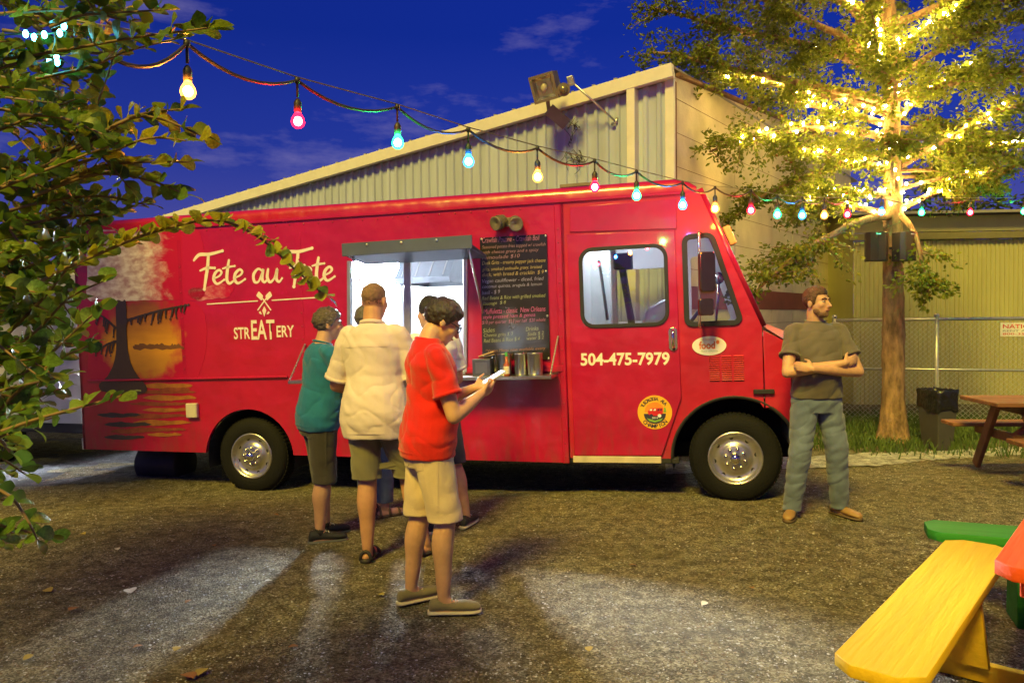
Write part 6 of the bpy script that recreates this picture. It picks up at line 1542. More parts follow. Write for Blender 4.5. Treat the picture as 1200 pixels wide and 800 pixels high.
for k in range(4): top_board(k)
for t_ in (.18, TL - .18):
    c = oc + ax * t_; a_ = c + side * .06; b_ = c + side * 1.17
    mb = MB(); mb.beam(Vector((a_.x, a_.y, TOPZ - .10)), Vector((b_.x, b_.y, TOPZ - .10)), .05, .09); adopt(mb.build("top_bearer", m_org, None, bevel=.005), painted)
    for q in (.25, .95):
        e = c + side * q; mb = MB(); mb.beam(Vector((e.x, e.y, .0)), Vector((e.x, e.y, TOPZ - .06)), .09, .05, up=ax); adopt(mb.build("table_leg", m_org, None, bevel=.005), painted)
# green bench beyond the table, square to the yellow one
g1 = hz(1086, 624, SEAT); g2 = hz(1098, 605, SEAT); gd = (hz(1194, 612, SEAT) - g2).normalized()
grain(m_grn, math.atan2(gd.y, gd.x)); gw = .27; gs = Vector((-gd.y, gd.x, 0)); gc = hz(1085, 615, SEAT)
bench("green_bench_seat", Vector((gc.x, gc.y, 0)), gd, 1.3, gw, SEAT, .05, m_grn, .06)
for t_ in (.42, 1.05):
    e = gc + gd * t_; adopt(plate("bench_leg", [(-.12, .0), (.12, .0), (.10, SEAT - .052), (-.10, SEAT - .052)], [], .045, frame((e.x, e.y, 0), gs, UZ), m_grn, None, .004), painted)

# ================================================================== WHITE BOX TRAILER behind the truck's tail
tl = at(86, 530, 12.9); tl.z = ground_z(tl.x, tl.y)
trl = empty("box_trailer", tl, "white panelled box trailer standing behind the truck's tail", "trailer")
m_tw = mat("trailer_white", (.60, .58, .52), .5, var=.12, scale=3); ddx = tU; ddy = tY.copy(); ddx = Vector((ddx.x, ddx.y, 0)).normalized(); ddy = Vector((-ddx.y, ddx.x, 0))
tr0 = at(98, 500, 12.9); base = Vector((tr0.x, tr0.y, ground_z(tr0.x, tr0.y)))
for k in range(6):
    fr_ = frame(base + ddx * (-.62 * (k + 1)) + UZ * 0, ddx, UZ)
    adopt(plate("side_panel", [(.01, .52), (.61, .52), (.61, 2.02), (.01, 2.02)], [], .03, fr_, m_tw, None, .006), trl)
    for zz_ in (.80, 1.10, 1.40, 1.72):
        adopt(plate("panel_rib", [(.03, zz_), (.59, zz_), (.59, zz_ + .02), (.03, zz_ + .02)], [], .012, fr_ @ Matrix.Translation((0, 0, .021)), m_tw, None), trl)
mb = MB(); mb.obox(base + ddx * -1.86 + ddy * .9 + UZ * 2.05, ddx, ddy, UZ, 1.87, .92, .03); adopt(mb.build("roof", m_tw, None, bevel=.01), trl)
mb = MB(); mb.obox(base + ddx * -1.86 + ddy * .95 + UZ * 1.27, ddx, ddy, UZ, 1.84, .84, .74); adopt(mb.build("body_core", m_tw, None), trl)
mb = MB(); mb.obox(base + ddx * -1.86 + ddy * .9 + UZ * .46, ddx, ddy, UZ, 1.86, .88, .06); adopt(mb.build("chassis", m_under, None), trl)
for q in (-1.4, -2.3):
    c = base + ddx * q + ddy * .06 + UZ * .30; mb = MB(); mb.lathe(c, -ddy, [(-.2, 0), (-.2, .29), (-.17, .31), (-.02, .31), (0, .28), (0, .17), (-.03, .15), (-.03, 0)], 28); adopt(mb.build("wheel", m_tyre, None, True), trl)
mb = MB(); q0 = base + UZ * 1.18; mb.tube([q0 + ddx * (-.1 + .05 * k) - UZ * (.02 * math.sin(k)) for k in range(8)], .016, 6); adopt(mb.build("safety_chain", m_gal, None, True), trl)

# low pale building far behind at the left
lb = at(20, 372, 24); lbl = empty("low_building", Vector((lb.x, lb.y, -.15)), "low pale flat-roofed building far behind the shrub", "building")
mb = MB(); mb.box((lb.x - 6, lb.y, -.2), (lb.x + 1.35, lb.y + 4, 2.35)); adopt(mb.build("wall", mat("pale_render", (.42, .40, .36), .8)), lbl)
mb = MB(); mb.box((lb.x - 6.2, lb.y - .25, 2.36), (lb.x + 1.55, lb.y + 4.2, 2.66)); adopt(mb.build("roof_edge", m_gal, None, bevel=.02), lbl)
for k in range(4):
    mb = MB(); x_ = lb.x - 4.5 + 1.4 * k; mb.box((x_, lb.y - .04, .8), (x_ + .8, lb.y - .01, 1.8)); w_ = adopt(mb.build("window", m_under), lbl)
mb = MB(); mb.lathe((lb.x + .7, lb.y + 1, 2.66), (0, 0, 1), [(0, .14), (.3, .14), (.3, .2), (.42, .2), (.45, 0)], 14); adopt(mb.build("roof_vent", m_gal, None), lbl)
# ================================================================== PEOPLE
def bake(mb, name, voxel, smooth_it=4, fac=.5):
    """Fuse overlapping closed shapes into one continuous smooth skin."""
    me = mb.mesh(name); o = bpy.data.objects.new("tmp", me); COL.objects.link(o)
    r = o.modifiers.new("r", 'REMESH'); r.mode = 'VOXEL'; r.voxel_size = voxel; r.use_smooth_shade = True
    if smooth_it: s = o.modifiers.new("s", 'SMOOTH'); s.iterations = smooth_it; s.factor = fac
    dg = bpy.context.evaluated_depsgraph_get(); out = bpy.data.meshes.new_from_object(o.evaluated_get(dg), depsgraph=dg)
    bpy.data.objects.remove(o); bpy.data.meshes.remove(me); out.materials.clear()
    return out
def loft(mb, secs, n=20):
    """secs: (centre, x axis, y axis, rx, ry); closed with end caps."""
    V = []; F = []
    for (c, X, Y, rx, ry) in secs:
        for k in range(n): a = 2 * math.pi * k / n; V.append(c + X * (rx * math.cos(a)) + Y * (ry * math.sin(a)))
    for i in range(len(secs) - 1):
        for k in range(n): F.append((i * n + k, i * n + (k + 1) % n, (i + 1) * n + (k + 1) % n, (i + 1) * n + k))
    F.append(tuple(range(n))[::-1]); F.append(tuple((len(secs) - 1) * n + k for k in range(n)))
    mb.add(V, F)
def limb(mb, pts, rads, n=14, per=4):
    P = catmull([Vector(p) for p in pts], per); m = len(P); k = len(rads) - 1; rr = []
    for i in range(m):
        t = i * k / (m - 1); j = min(int(t), k - 1); f = t - j; f = f * f * (3 - 2 * f); rr.append(rads[j] * (1 - f) + rads[j + 1] * f)
    mb.tube(P, rr, n)
    mb.ball(P[0], rr[0], n=10, m=6); mb.ball(P[-1], rr[-1], n=10, m=6)
def wrinkle(me, amt, sc=(9, 9, 16), seed=0, amt2=0.0):
    co = np.zeros(len(me.vertices) * 3); me.vertices.foreach_get("co", co); co = co.reshape(-1, 3)
    no = np.zeros(len(me.vertices) * 3); me.vertices.foreach_get("normal", no); no = no.reshape(-1, 3)
    d = np.array([noise.noise(Vector((p[0] * sc[0] + seed, p[1] * sc[1], p[2] * sc[2] + .6 * p[0] * sc[2]))) * amt + noise.noise(Vector((p[0] * 3 + seed, p[1] * 3, p[2] * 4))) * amt2 - amt * .9 * (1 - abs(noise.noise(Vector((p[0] * sc[0] * .55 + seed + p[2] * 4, p[1] * sc[1] * .55, p[2] * sc[2] * .45))))) ** 7 for p in co])
    me.vertices.foreach_set("co", (co + no * d[:, None]).ravel()); me.update()
def skin_mat(name, col):
    return mat(name, col, .5, var=.10, scale=14, bump=.12, bscale=120, sub=.12, spec=.35)
def cloth(name, col, var=.10, b=.25): return mat(name, col, .85, var=var, scale=5, bump=b, bscale=220, sheen=.25, spec=.2)

def person(lab, loc, heading, H, J, style, scale_w=1.0):
    """J: joints in metres (x right, y forward, z up). heading: direction faced, degrees from world +X."""
    root = empty("person", loc, lab, "person"); root.matrix_basis = Matrix.Translation(loc) @ Matrix.Rotation(R(heading - 90), 4, 'Z')
    X, Y, Z = Vector((1, 0, 0)), Vector((0, 1, 0)), Vector((0, 0, 1)); w = scale_w
    pel = Vector(J.get('pelvis', (0, 0, .53 * H))); lean = R(J.get('lean', 2)); sway = R(J.get('sway', 0)); twist = R(J.get('twist', 0))
    RT = Matrix.Rotation(-lean, 3, 'X') @ Matrix.Rotation(sway, 3, 'Y') @ Matrix.Rotation(twist, 3, 'Z')
    def tor(x, y, z):                                      # torso point (z as share of height), bent with the spine
        p = Vector((x, y, (z - .53) * H)); k = min(1, max(0, (z - .50) / .12))
        return pel + p.lerp(RT @ p, k)
    def axs(z):
        k = min(1, max(0, (z - .50) / .12)); return (X.lerp(RT @ X, k)).normalized(), (Y.lerp(RT @ Y, k)).normalized()
    TS = [(.40, .084, .064, 0), (.455, .086, .064, 0), (.50, .098, .072, -.004), (.54, .098, .072, -.004), (.60, .088, .064, 0), (.66, .090, .067, .004), (.72, .100, .072, .004), (.77, .104, .070, -.002), (.805, .092, .058, -.008), (.83, .060, .044, -.012), (.85, .036, .036, -.010)]
    bl = J.get('belly', 0.0)
    def torso(mb, z0, z1, gx, gy, extra=0.0):
        secs = []
        for (z, rx, ry, yo) in TS:
            if max(z0, .45) <= z <= z1:
                a, b = axs(z); be = bl * math.exp(-((z - .62) / .07) ** 2)
                secs.append((tor(0, yo * H + be * .6, z), a, b, rx * H * w * gx + extra, ry * H * w * gy + extra + be))
        loft(mb, secs, 24)
    sh = {s: J.get('shoulder' + s) and Vector(J['shoulder' + s]) or tor((1 if s == 'R' else -1) * .097 * H * w, -.008 * H, .803) for s in 'LR'}
    el = {s: Vector(J['elbow' + s]) for s in 'LR'}; wr = {s: Vector(J['wrist' + s]) for s in 'LR'}
    hp = {s: pel + X * ((1 if s == 'R' else -1) * .050 * H) + Z * (-.02 * H) for s in 'LR'}
    an = {s: Vector(J['ankle' + s]) for s in 'LR'}
    kn = {s: Vector(J['knee' + s]) if 'knee' + s in J else (hp[s].lerp(an[s], .52) + Y * .025) for s in 'LR'}
    # ---- body
    mb = MB(); torso(mb, .45, .86, .93, .93)
    hc = Vector(J['head']) if 'head' in J else tor(0, .012 * H, .925)
    HR = Matrix.Rotation(R(J.get('hyaw', 0)), 3, 'Z') @ Matrix.Rotation(-R(J.get('hpitch', 0)), 3, 'X') @ Matrix.Rotation(R(J.get('hroll', 0)), 3, 'Y')
    k = H / 1.78
    def hd(x, y, z): return hc + HR @ Vector((x * k, y * k, z * k))
    def hball(c, r): mb.ball(hd(*c), r[0] * k, r[1] * k, r[2] * k, 16, 12, rot=HR)
    hball((0, -.014, .030), (.075, .095, .084)); hball((0, .022, -.030), (.062, .070, .085)); hball((0, .034, -.082), (.046, .050, .034)); hball((0, .064, -.098), (.020, .020, .017))
    hball((0, .074, .020), (.050, .018, .012)); hball((-.036, .058, -.022), (.026,) * 3); hball((.036, .058, -.022), (.026,) * 3); hball((0, .084, -.064), (.022, .012, .012))
    limb(mb, [hd(0, .086, .008), hd(0, .098, -.012), hd(0, .110, -.034)], [.009 * k, .011 * k, .0145 * k], 10)
    for s in (-1, 1): mb.ball(hd(s * .077, -.012, -.008), .010 * k, .021 * k, .033 * k, 10, 8, rot=HR)
    limb(mb, [tor(0, -.014 * H, .82), tor(0, -.006 * H, .852).lerp(hd(0, -.03, -.09), .5), hd(0, -.022, -.055)], [.038 * H * w, .034 * H, .033 * H])
    for s in 'LR':
        sg = 1 if s == 'R' else -1
        limb(mb, [sh[s], sh[s].lerp(el[s], .35), el[s]], [.030 * H * w, .029 * H * w, .0235 * H * w]); limb(mb, [el[s], el[s].lerp(wr[s], .3), wr[s]], [.0235 * H * w, .0245 * H * w, .0150 * H])
        limb(mb, [hp[s], hp[s].lerp(kn[s], .4), kn[s]], [.050 * H * w, .046 * H * w, .033 * H])
        d = (an[s] - kn[s]); back = Vector((0, -.014, 0))
        limb(mb, [kn[s], kn[s] + d * .30 + back, kn[s] + d * .65 + back * .4, an[s]], [.033 * H, .0355 * H * w, .0265 * H, .0195 * H])
        # hand
        hdv = Vector(J.get('hand' + s, tuple(wr[s] - el[s]))).normalized(); pn = Vector(J.get('palm' + s, (-sg, 0, 0))); pn = (pn - hdv * pn.dot(hdv)).normalized(); ts = hdv.cross(pn) * (1 if s == 'R' else -1)
        ts = Vector(J['thumb' + s]).normalized() if 'thumb' + s in J else ts
        ts = (ts - hdv * ts.dot(hdv) - pn * ts.dot(pn)).normalized() if 'thumb' + s in J else ts
        W_ = wr[s]; curl = J.get('curl' + s, .5); HM = Matrix((ts, hdv, pn)).transposed()
        limb(mb, [W_, W_ + hdv * .03], [.0150 * H, .020 * k]); mb.ball(W_ + hdv * .050 * k, .040 * k, .050 * k, .017 * k, 12, 8, rot=HM)
        for q, (off, ln) in enumerate(((.029, .068), (.010, .078), (-.010, .073), (-.028, .058))):
            b0 = W_ + hdv * (.084 - .006 * abs(q - 1)) * k + ts * off * k; p = [b0]; dd = hdv.copy()
            for seg in range(3):
                dd = (Matrix.Rotation(curl * (.55 + .3 * seg), 3, ts) @ dd) if (Matrix.Rotation(.1, 3, ts) @ hdv).dot(pn) > 0 else (Matrix.Rotation(-curl * (.55 + .3 * seg), 3, ts) @ dd)
                p.append(p[-1] + dd * ln * k * (.45, .32, .23)[seg])
            limb(mb, p, [.0095 * k, .0088 * k, .0082 * k, .0070 * k], 8, 3)
        tb_ = W_ + hdv * .022 * k + ts * .026 * k; limb(mb, [tb_, tb_ + (hdv * .5 + ts * .75 + pn * .2).normalized() * .032 * k, tb_ + (hdv * .85 + ts * .55 + pn * .45).normalized() * .066 * k], [.0135 * k, .0105 * k, .0082 * k], 8, 3)
        # foot core
        fd_ = Vector(J.get('toe' + s, (0, 1, 0))); fd_.z = 0; fd_.normalize()
        f0 = Vector((an[s].x, an[s].y, 0)); limb(mb, [an[s], f0 + Z * .05 + fd_ * .03], [.0195 * H, .030]); limb(mb, [f0 - fd_ * .035 + Z * .036, f0 + fd_ * .10 + Z * .036, f0 + fd_ * .175 + Z * .026], [.030, .034, .020])
    bo = bake(mb, "body", .0068, 5); o = link("body", bo, style['skin'], root, True)
    # ---- face: eyes, brows
    for s in (-1, 1):
        mb = MB(); mb.ball(hd(s * .031, .0755, .002), .0115 * k, .0115 * k, .0075 * k, 10, 8); e = mb.build("eye", mat("eye_white", (.42, .38, .34), .3), root, True)
        mb = MB(); mb.ball(hd(s * .031, .0855, .002), .0060 * k, .003 * k, .0058 * k, 8, 6); mb.build("iris", mat("eye_dark", (.035, .022, .015), .15), e, True)
        mb = MB(); limb(mb, [hd(s * .014, .090, .022), hd(s * .032, .089, .028), hd(s * .050, .076, .022)], [.0035, .0045, .003], 6, 3); mb.build("eyebrow", style['hair'], root, True)
    mb = MB(); limb(mb, [hd(-.022, .088, -.064), hd(0, .0965, -.061), hd(.022, .088, -.064)], [.003, .0055, .003], 8, 3); mb.build("lips", mat("lip_skin", (.40, .15, .11), .45), root, True)
    # ---- hair shell
    hs = style.get('hairshape', dict()); th = hs.get('thick', .014); prof = hs.get('line', [(-.12, -.085), (-.03, -.05), (.015, -.005), (.045, .050), (.12, .060)]); rough_ = hs.get('rough', .006); topy = hs.get('bald', None)
    def zline(y):
        for i in range(len(prof) - 1):
            if prof[i][0] <= y <= prof[i + 1][0]: t = (y - prof[i][0]) / (prof[i + 1][0] - prof[i][0]); return prof[i][1] * (1 - t) + prof[i + 1][1] * t
        return prof[0][1] if y < prof[0][0] else prof[-1][1]
    bm2 = bmesh.new(); bmesh.ops.create_icosphere(bm2, subdivisions=5, radius=1.0); rm = []
    for v in bm2.verts:
        u = v.co.copy(); p = Vector((u.x * .0755, u.y * .0955 - .014, u.z * .0845 + .030))
        if p.z < .02: f = min(1, (.02 - p.z) / .1); p.x *= 1 - .10 * f; p.y -= 0 if p.y > 0 else -.012 * f
        dz = p.z - zline(p.y)
        t = min(1, dz / .028)
        if topy is not None: t = min(t, max(-.5, (topy - p.z) / .02))
        if dz < -.012 or t < -.4: rm.append(v)
        q = u.normalized(); nn = noise.noise(Vector((u.x * 5 + H * 9, u.y * 5, u.z * 9))) * rough_ + noise.noise(Vector((u.x * 16, u.y * 22, u.z * 14))) * rough_ * .6
        off = -.004 + (th + nn) * max(0, t) ** .6
        if u.z > .3: off += hs.get('top', 0) * max(0, u.z - .3) * (1 + .5 * u.y)
        v.co = hd(*(p + q * off))
    bmesh.ops.delete(bm2, geom=rm, context='VERTS'); me = bpy.data.meshes.new("hair"); bm2.to_mesh(me); bm2.free(); link("hair", me, style['hair'], root, True)
    if 'bun' in hs: mb = MB(); mb.ball(hd(*hs['bun']), .038, .038, .034, 16, 12); me = mb.mesh("hair_bun"); wrinkle(me, .004, (60, 60, 60)); link("hair_bun", me, style['hair'], root, True)
    if style.get('beard'):
        mb = MB()
        for (c, r) in (((0, .037, -.086), (.0485, .051, .034)), ((0, .066, -.098), (.0235, .0215, .020)), ((-.043, .022, -.062), (.019, .032, .030)), ((.043, .022, -.062), (.019, .032, .030)), ((0, .088, -.050), (.022, .010, .004))): mb.ball(hd(*c), r[0] * k, r[1] * k, r[2] * k, 14, 10, rot=HR)
        link("beard", bake(mb, "beard", .005, 3), mat("beard_stubble", (.20, .11, .06), .7, var=.4, scale=120, bump=.5, bscale=260), root, True)
    # ---- shirt
    s_ = style['shirt']; hem = s_.get('hem', .49); mb = MB(); ez = s_.get('ease', .012)
    secs = []; zs_ = [hem] + [q[0] for q in TS if q[0] > hem + .02 and q[0] < .84]
    for z in zs_:
        for i in range(len(TS) - 1):
            if TS[i][0] <= z <= TS[i + 1][0]: t = (z - TS[i][0]) / (TS[i + 1][0] - TS[i][0]); rx, ry, yo = [TS[i][q] * (1 - t) + TS[i + 1][q] * t for q in (1, 2, 3)]
        a, b = axs(z); be = bl * math.exp(-((z - .62) / .07) ** 2); fl = s_.get('flare', .006) * (1 if z < .66 else 0)
        secs.append((tor(0, yo * H + be * .6, z), a, b, rx * H * w + ez + fl, ry * H * w + ez + be + fl))
    a, b = axs(.845); secs.append((tor(0, -.012 * H, s_.get('neck', .845)), a, b, .040 * H + .004, .038 * H + .004)); loft(mb, secs, 26)
    sl_ = s_.get('sleeve', .55)
    for s in 'LR':
        e_ = sh[s].lerp(el[s], sl_); mid = sh[s].lerp(el[s], sl_ * .5)
        inn = sh[s].lerp(tor(0, -.008 * H, .79), .35)
        limb(mb, [inn, sh[s] + Z * .004, mid], [.038 * H * w, .0325 * H * w + .005, .033 * H * w + .007])
        if sl_ > .1:
            dv = (e_ - mid).normalized(); sx = dv.cross(Z if abs(dv.z) < .9 else Y).normalized(); sy = dv.cross(sx)
            r1 = .033 * H * w + .007; r2 = .0335 * H * w + s_.get('cuff', .014)
            loft(mb, [(mid - dv * .01, sx, sy, r1, r1), (mid.lerp(e_, .6), sx, sy, (r1 + r2) / 2, (r1 + r2) / 2), (e_, sx, sy, r2, r2)], 18)
    me = bake(mb, "shirt", .0078, 4); wrinkle(me, s_.get('wr', .006), (10, 10, 17), H * 10, .006); shirt = link("shirt", me, s_['mat'], root, True)
    ns_ = [tor(0, -.012 * H, .846) + axs(.84)[0] * (.040 * H * math.cos(q * math.pi / 10)) + axs(.84)[1] * (.038 * H * math.sin(q * math.pi / 10) + .004) + Z * (-.010 * math.sin(q * math.pi / 10)) for q in range(21)]
    mb = MB(); mb.tube(ns_, .0075 if not s_.get('collar') else .013, 8, False); mb.build("collar", s_['mat'], shirt, True)
    if sl_ > .1:
        for s in 'LR':
            e_ = sh[s].lerp(el[s], sl_); dv = (el[s] - sh[s]).normalized(); mb = MB(); r2 = .0335 * H * w + s_.get('cuff', .014)
            mb.lathe(e_ - dv * .018, dv, [(0, r2 - .012), (0, r2 + .003), (.02, r2 + .0035), (.02, r2 - .012)], 20, closed=True); mb.build("cuff", s_['mat'], shirt, True)
    # ---- lower garment
    p_ = style['pants']; hemz = p_['hem']; mb = MB(); a, b = axs(.5)
    loft(mb, [(pel + Z * (-.075 * H), X, Y, .088 * H * w + .010, .068 * H * w + .010), (pel + Z * (-.03 * H), X, Y, .100 * H * w + .010, .075 * H * w + .012), (pel + Z * (.015 * H), X, Y, .098 * H * w + .008, .072 * H * w + .010), (tor(0, 0, .585), *axs(.585), .090 * H * w + .007, .066 * H * w + .008 + bl * .5)], 24)
    for s in 'LR':
        full = [hp[s], hp[s].lerp(kn[s], .45), kn[s], kn[s].lerp(an[s], .4), an[s]]; r_t = .052 * H * w + .010
        P = catmull(full, 8); P = [q for q in P if q.z > hemz]; m = len(P); lg = p_.get('leg', 1.0); rr = []
        for q in P:
            f = (hp[s].z - q.z) / max(hp[s].z - an[s].z, .1); base = (r_t * (1 - f / .5) + (.043 * H * w + .010) * f / .5) if f < .5 else ((.043 * H * w + .010) * (1 - (f - .5) / .5) + (.034 * H + .010) * (f - .5) / .5)
            rr.append(base * (1 + (lg - 1) * min(1, f * 2)))
        V = []
        secs = []
        for i, q in enumerate(P): secs.append((q, X, Y, rr[i] * .98, rr[i] * 1.06))
        last = P[-1]; secs.append((Vector((last.x, last.y, hemz)), X, Y, rr[-1] * .99, rr[-1] * 1.07)); loft(mb, secs, 20)
    me = bake(mb, p_['name'], .0078, 3); wrinkle(me, p_.get('wr', .006), (8, 8, 12) if hemz > .3 else (9, 9, 20), H * 3, .005); pants = link(p_['name'], me, p_['mat'], root, True)
    if p_.get('belt'):
        a, b = axs(.575); c = tor(0, 0, .578); mb = MB(); loft(mb, [(c - Z * .016, a, b, .093 * H * w + .012, .070 * H * w + .012 + bl * .5), (c + Z * .016, a, b, .093 * H * w + .012, .070 * H * w + .012 + bl * .5)], 28); mb.build("belt", m_blk, pants, True)
    # ---- stitched-on pieces laid over the cloth
    from mathutils.bvhtree import BVHTree
    def patch(name, ob, c, dirv, ux, w_, h_, m, lift=.003, nx_=7, nz_=7, cut=0.0):
        me_ = ob.data; bv = BVHTree.FromPolygons([v.co.copy() for v in me_.vertices], [tuple(p.vertices) for p in me_.polygons])
        dirv = Vector(dirv).normalized(); ux = Vector(ux).normalized(); uz = ux.cross(dirv); uz = -uz if uz.z < 0 else uz; V = []; ok = True
        for j in range(nz_):
            for i in range(nx_):
                a_ = (i / (nx_ - 1) - .5) * w_; b_ = (j / (nz_ - 1) - .5) * h_
                if cut and j == 0 and 0 < i < nx_ - 1: b_ -= cut * (1 - abs(2 * i / (nx_ - 1) - 1))
                hit = bv.ray_cast(Vector(c) + ux * a_ + uz * b_ - dirv * .5, dirv)
                if hit[0] is None: ok = False; V.append(Vector(c)); continue
                V.append(hit[0] - dirv * lift)
        if not ok: return
        mb = MB(); n_ = len(V); F = [(j * nx_ + i, j * nx_ + i + 1, (j + 1) * nx_ + i + 1, (j + 1) * nx_ + i) for j in range(nz_ - 1) for i in range(nx_ - 1)]
        mb.add(V, F); rim_ = [i for i in range(nx_)] + [j * nx_ + nx_ - 1 for j in range(1, nz_)] + [(nz_ - 1) * nx_ + i for i in range(nx_ - 2, -1, -1)] + [j * nx_ for j in range(nz_ - 2, 0, -1)]
        mb.add([V[i] for i in rim_] + [V[i] + dirv * (lift + .004) for i in rim_], [(i, (i + 1) % len(rim_), len(rim_) + (i + 1) % len(rim_), len(rim_) + i) for i in range(len(rim_))])
        mb.build(name, m, ob, False)
    for sg in (-1, 1):
        patch("back_pocket", pants, pel + X * (.055 * H * sg) + Z * (-.035 * H), (0, 1, 0), (1, 0, 0), .115, .13, p_['mat'], .0035, cut=.018)
        patch("side_seam", pants, hp['R' if sg > 0 else 'L'] + Z * (-.10 * H), (-sg, 0, 0), (0, 1, 0), .012, .16 * H, p_['mat'], .003, 3, 9)
    if s_.get('yoke'): patch("yoke_seam", shirt, tor(0, 0, .762), RT @ Y, RT @ X, .30, .009, s_['mat'], .003, 15, 3)
    patch("hem_seam", shirt, tor(0, 0, hem + .018), RT @ Y, RT @ X, .26, .008, s_['mat'], .003, 15, 3)
    # ---- shoes
    f_ = style['shoes']
    for s in 'LR':
        fd_ = Vector(J.get('toe' + s, (0, 1, 0))); fd_.z = 0; fd_.normalize(); sx = Vector((fd_.y, -fd_.x, 0)); f0 = Vector((an[s].x, an[s].y, 0)); q = H / 1.78
        if f_['kind'] == 'sandal':
            mb = MB(); loft(mb, [(f0 + fd_ * t * q + Z * .016, sx, Z, wd, .016) for (t, wd) in ((-.075, .015), (-.065, .034), (0, .040), (.08, .046), (.14, .047), (.18, .036), (.195, .012))], 16); so_ = mb.build("sandal", f_['mat'], root, True)
            for (t, hgt, wd) in ((.12, .040, .044), (.03, .075, .040), (-.05, .06, .036)):
                mb = MB(); mb.tube([f0 + fd_ * t * q + sx * (wd * math.cos(a_)) + Z * (.018 + hgt * math.sin(a_)) for a_ in [math.pi * i / 10 for i in range(11)]], .011, 6); mb.build("strap", f_['mat'], so_, True)
        else:
            mb = MB(); hgt = f_.get('h', .085)
            loft(mb, [(f0 + fd_ * t * q + Z * (zc_ * .5 + .016), sx, Z, wd, zc_ * .5) for (t, wd, zc_) in ((-.082, .020, .05), (-.07, .034, hgt), (-.03, .038, hgt + .004), (.02, .038, hgt * .95), (.06, .041, hgt * .78), (.11, .046, .056), (.155, .045, .048), (.185, .036, .040), (.203, .018, .028))], 18)
            sh_ = link("shoe", bake(mb, "shoe", .006, 3), f_['mat'], root, True)
            mb = MB(); loft(mb, [(f0 + fd_ * t * q + Z * .011, sx, Z, wd, .013) for (t, wd) in ((-.090, .018), (-.078, .036), (0, .041), (.10, .049), (.16, .047), (.195, .034), (.208, .016))], 18); mb.build("sole", f_['sole'], sh_, True)
            for i in range(4):
                mb = MB(); c = f0 + fd_ * (.045 + .02 * i) * q + Z * (.088 - .009 * i - (.085 - hgt) * .6); mb.tube([c - sx * .022, c + Z * .004, c + sx * .022], .004, 6); mb.build("lace", f_.get('lace', f_['sole']), sh_, True)
            if f_.get('sock'):
                mb = MB(); mb.tube([f0 + Z * .06, an[s] + Z * .03], [.038, .034 * H / 1.78], 14); mb.build("sock", f_['sock'], root, True)
    return root, hd, HR, tor

SK1 = skin_mat("skin_fair", (.56, .31, .20)); SK2 = skin_mat("skin_tan", (.50, .26, .15)); SK3 = skin_mat("skin_warm", (.58, .33, .19))
HB = mat("hair_dark_brown", (.030, .018, .012), .45, var=.4, scale=60, bump=.5, bscale=150, stretch=(1, 1, .2)); HG = mat("hair_grey", (.10, .075, .06), .5, var=.5, scale=50, bump=.5, bscale=150); HS = mat("hair_short_brown", (.20, .115, .065), .6, var=.3, scale=70, bump=.4, bscale=200); HBl = mat("hair_black", (.014, .011, .010), .4, var=.4, scale=60, bump=.5, bscale=150); HL = mat("hair_brown", (.095, .045, .022), .5, var=.4, scale=60, bump=.5, bscale=150)
white_sole = mat("sole_white", (.62, .58, .50), .6); dark_sole = mat("sole_dark", (.03, .03, .03), .7)

# -- man in red reading his phone
rp = gp(514, 710)
redm, rhd, rHR, _ = person("person in red tee and khaki shorts looking down at a phone", rp, 20, 1.75, dict(
    pelvis=(0, -.045, .925), lean=3, hpitch=30, hyaw=-4, head=(0, .050, 1.580), belly=.018,
    elbowR=(.245, .035, 1.085), wristR=(.125, .225, 1.185), elbowL=(-.235, .06, 1.10), wristL=(-.075, .25, 1.20),
    handR=(-.45, .85, .28), palmR=(-.75, -.3, .6), thumbR=(-.1, .2, 1), handL=(.25, .9, .25), palmL=(.7, -.2, .6), thumbL=(.1, .2, 1), curlR=.75, curlL=.6,
    ankleR=(.115, .0, .085), ankleL=(-.115, -.13, .085), kneeR=(.105, .02, .505), kneeL=(-.095, -.07, .505), toeR=(.28, 1, 0), toeL=(-.25, 1, 0)),
    dict(skin=SK3, hair=HB, hairshape=dict(thick=.020, rough=.007, top=.012, line=[(-.12, -.062), (-.03, -.045), (.02, -.012), (.05, .035), (.075, .048), (.12, .055)]),
         shirt=dict(mat=cloth("red_cotton", (.62, .016, .010)), hem=.485, sleeve=.66, neck=.856, ease=.016, flare=.014, cuff=.018, wr=.008, collar=True), pants=dict(name="shorts", mat=cloth("khaki_cotton", (.66, .51, .33)), hem=.505, leg=1.10, wr=.005),
         shoes=dict(kind='shoe', mat=cloth("olive_canvas", (.20, .17, .09)), sole=mat("sole_pale", (.58, .50, .36), .6), lace=white_sole, h=.066)), .99)
# glasses
mb = MB()
for s in (-1, 1):
    mb.tube([rhd(s * .033 + .026 * math.cos(a), .098, .002 + .019 * math.sin(a)) for a in [2 * math.pi * i / 16 for i in range(17)]], .0028, 6, False); mb.tube([rhd(s * .060, .096, .008), rhd(s * .080, .05, .010), rhd(s * .082, -.01, .008)], .0028, 6)
mb.tube([rhd(-.008, .098, .006), rhd(.008, .098, .006)], .0028, 6); mb.build("glasses", m_blk, redm, True)
